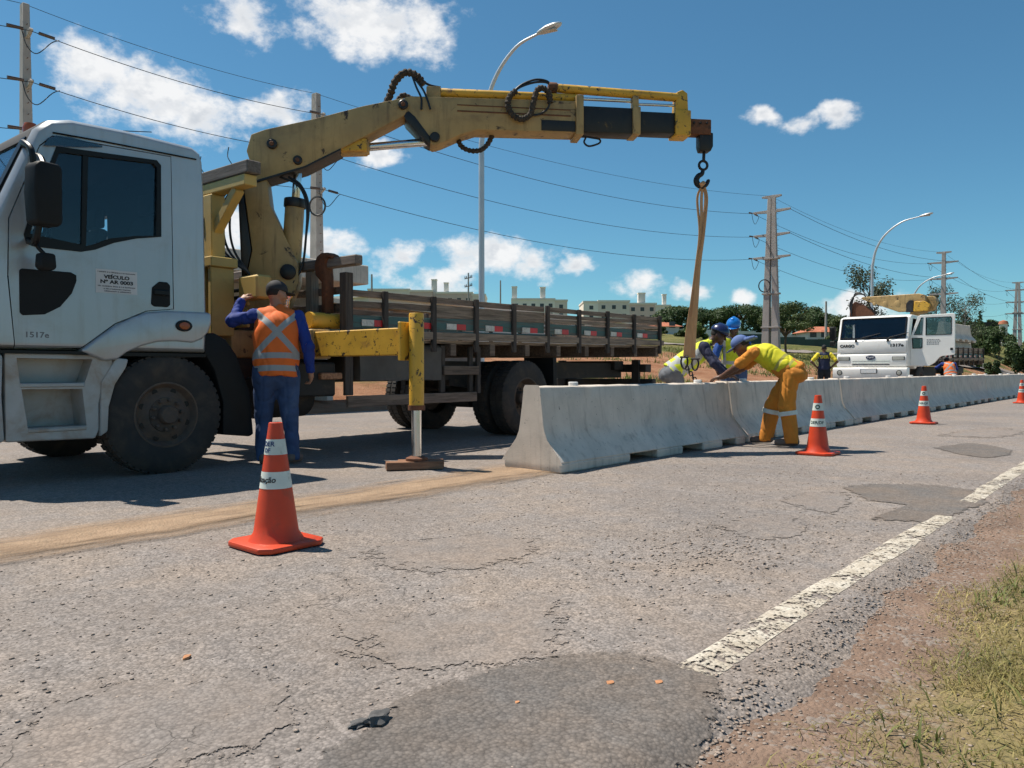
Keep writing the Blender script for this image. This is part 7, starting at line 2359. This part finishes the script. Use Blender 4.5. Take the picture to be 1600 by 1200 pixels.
def block(x, y, w, h, base, label, wall, seed, storeys=4, depth=14):
    t = thing('apartment_block', label, 'apartment block', (x, y, base), R(41), 'apartment blocks on the hill')
    r = random.Random(seed)
    w = w * 1.02
    G().box(-w / 2, w / 2, 0, depth, -3, h - 0.5).to('wall', wall, t)
    G().box(-w / 2 - 0.15, w / 2 + 0.15, -0.15, depth + 0.15, h - 0.5, h).to('parapet', 'wall_cream', t)
    n = max(1, int(w / 2.3))
    sh = (h - 1) / storeys
    for s_ in range(storeys):
        for k in range(n):
            xx = -w / 2 + w * (k + 0.5) / n
            zz = h - 1.0 - sh * (s_ + 0.62)
            wn_ = link('window', WINM, 'window_dark', t, 0, (xx, -0.03, zz))
    return t


WINM = G().box(-0.55, 0.55, 0, 0.1, 0, 1.1).mesh('window')
BL_ = [(-170.9, 142.9, 24.74, 11.73, 'wall_beige', 'leftmost long apartment block above the truck bed'), (-164.0, 148.9, 24.37, 6.42, 'wall_pink', 'pinkish apartment block left of the tallest water tower'), (-156.7, 155.2, 23.82, 10.08, 'wall_pink', 'pink brown apartment block left of the near street lamp'),
       (-151.5, 159.8, 23.26, 3.67, 'wall_beige', 'narrow apartment block right behind the near street lamp'), (-139.7, 170.0, 21.99, 12.1, 'wall_cream', 'cream apartment block with small windows in mid view'), (-133.7, 175.2, 21.62, 3.48, 'wall_beige', 'narrow beige block right of the cream one'),
       (-127.2, 180.9, 21.25, 4.4, 'wall_cream', 'small cream block near the bed end'), (-122.3, 185.1, 21.43, 8.8, 'wall_beige', 'beige block with window rows near the bed end'), (-116.2, 190.5, 20.7, 7.88, 'wall_pink', 'pinkish block below the paired water towers'), (-111.7, 194.3, 20.15, 4.22, 'wall_cream', 'rightmost small block beside the dark trees')]
for k, (x, y, tp, w, m, lab) in enumerate(BL_):
    zb_ = float(tz(np.array([x]), np.array([y]))[0])
    block(x, y, w, tp - 0.6 - zb_, zb_, lab, m, 200 + k)
for k, (x, y, tp, w, lab) in enumerate([(-162.5, 152.8, 26.98, 1.5, 'tall white water tower above the pinkish apartment block'), (-159.9, 155.1, 26.06, 1.3, 'shorter white water tower right of the tallest one'), (-145.1, 168.0, 24.95, 1.5, 'white water tower at the left end of the cream block'),
                                       (-138.9, 173.3, 24.77, 1.5, 'white water tower at the right end of the cream block'), (-117.5, 192.0, 23.1, 2.0, 'wide white water tower near the bed end'), (-112.5, 196.3, 22.73, 1.1, 'slim white water tower left of the sling')]):
    zb_ = float(tz(np.array([x]), np.array([y]))[0])
    t = thing('water_tower', lab, 'water tower', (x, y, zb_), R(41), 'water towers of the apartment blocks')
    G().box(-w / 2, w / 2, -w / 2, w / 2, 0, tp - zb_ - 0.3).to('shaft', 'wall_white', t)
    G().box(-w / 2 - 0.1, w / 2 + 0.1, -w / 2 - 0.1, w / 2 + 0.1, tp - zb_ - 0.3, tp - zb_).to('cap', 'wall_cream', t)
# red topped tower and a long shed, far right
zb_ = float(tz(np.array([-33.0]), np.array([223.0]))[0])
t = thing('water_tower', 'distant white tower with a red top at the far right', 'water tower', (-33.0, 223.0, zb_))
G().lathe([(0.9, 0), (0.9, 5.2), (1.1, 5.4)], seg=16).to('shaft', 'wall_white', t)
G().lathe([(1.15, 5.4), (0.9, 6.1), (0.0, 6.4)], seg=16).to('roof', 'roof_tile', t)
zb_ = float(tz(np.array([-45.0]), np.array([226.0]))[0])
t = thing('warehouse', 'distant long grey roofed warehouse right of the white truck', 'warehouse', (-45.0, 226.0, zb_), R(30))
G().box(-13, 13, 0, 12, -1, 4.2).to('wall', 'wall_white', t)
G().prism([(-13.5, 4.2), (13.5, 4.2), (13.0, 5.4), (-13.0, 5.4)], -0.5, 12.5, 'y').to('roof', 'chassis_black', t)

# ------------------------------------------------------------------ bus shelter and low building behind the near truck
SH = thing('bus_shelter', 'concrete bus shelter with a thick roof slab behind the near truck', 'bus shelter', (-15.8, 8.3, float(tz(np.array([-15.8]), np.array([8.3]))[0])))
G().box(-1.2, 1.2, -3.3, 3.3, 2.75, 3.2).to('roof_slab', 'concrete', SH, 0.02)
G().box(-1.0, -0.8, -2.6, 2.6, 0, 2.749).to('back_wall', 'concrete', SH, 0.01)
for y in (-2.5, 0.0, 2.5):
    G().box(-0.79, 0.75, y - 0.09, y + 0.09, 0, 2.749).to('side_wall', 'concrete', SH, 0.01)
G().box(-0.78, -0.2, -2.4, -0.1, 0.42, 0.52).to('bench', 'concrete', SH, 0.01)
zb_ = float(tz(np.array([-26.0]), np.array([15.0]))[0])
HB = thing('low_building', 'low brick building with a flat roof behind the bus shelter', 'building', (-26.0, 15.0, zb_), R(8))
G().box(-4, 4, -9, 9, -0.5, 1.95).to('wall', 'wall_brick', HB)
G().box(-4.3, 4.3, -9.3, 9.3, 1.95, 2.1).to('roof', 'concrete', HB)
for k in range(5):
    y = -7.6 + 3.6 * k
    G().box(4.005, 4.06, y - 0.6, y + 0.6, 0.8, 1.7).to('window', 'window_dark', HB)
zb_ = float(tz(np.array([-40.0]), np.array([44.0]))[0])
HC = thing('low_building', 'long low white walled building seen between the bed boards', 'building', (-40.0, 44.0, zb_), R(5))
G().box(-4, 4, -17, 17, -0.5, 2.1).to('wall', 'wall_white', HC)
G().box(-4.3, 4.3, -17.3, 17.3, 2.1, 2.25).to('roof', 'wall_cream', HC)
for k in range(8):
    y = -14.5 + 4.1 * k
    G().box(4.005, 4.06, y - 0.7, y + 0.7, 0.7, 1.7).to('window', 'window_dark', HC)
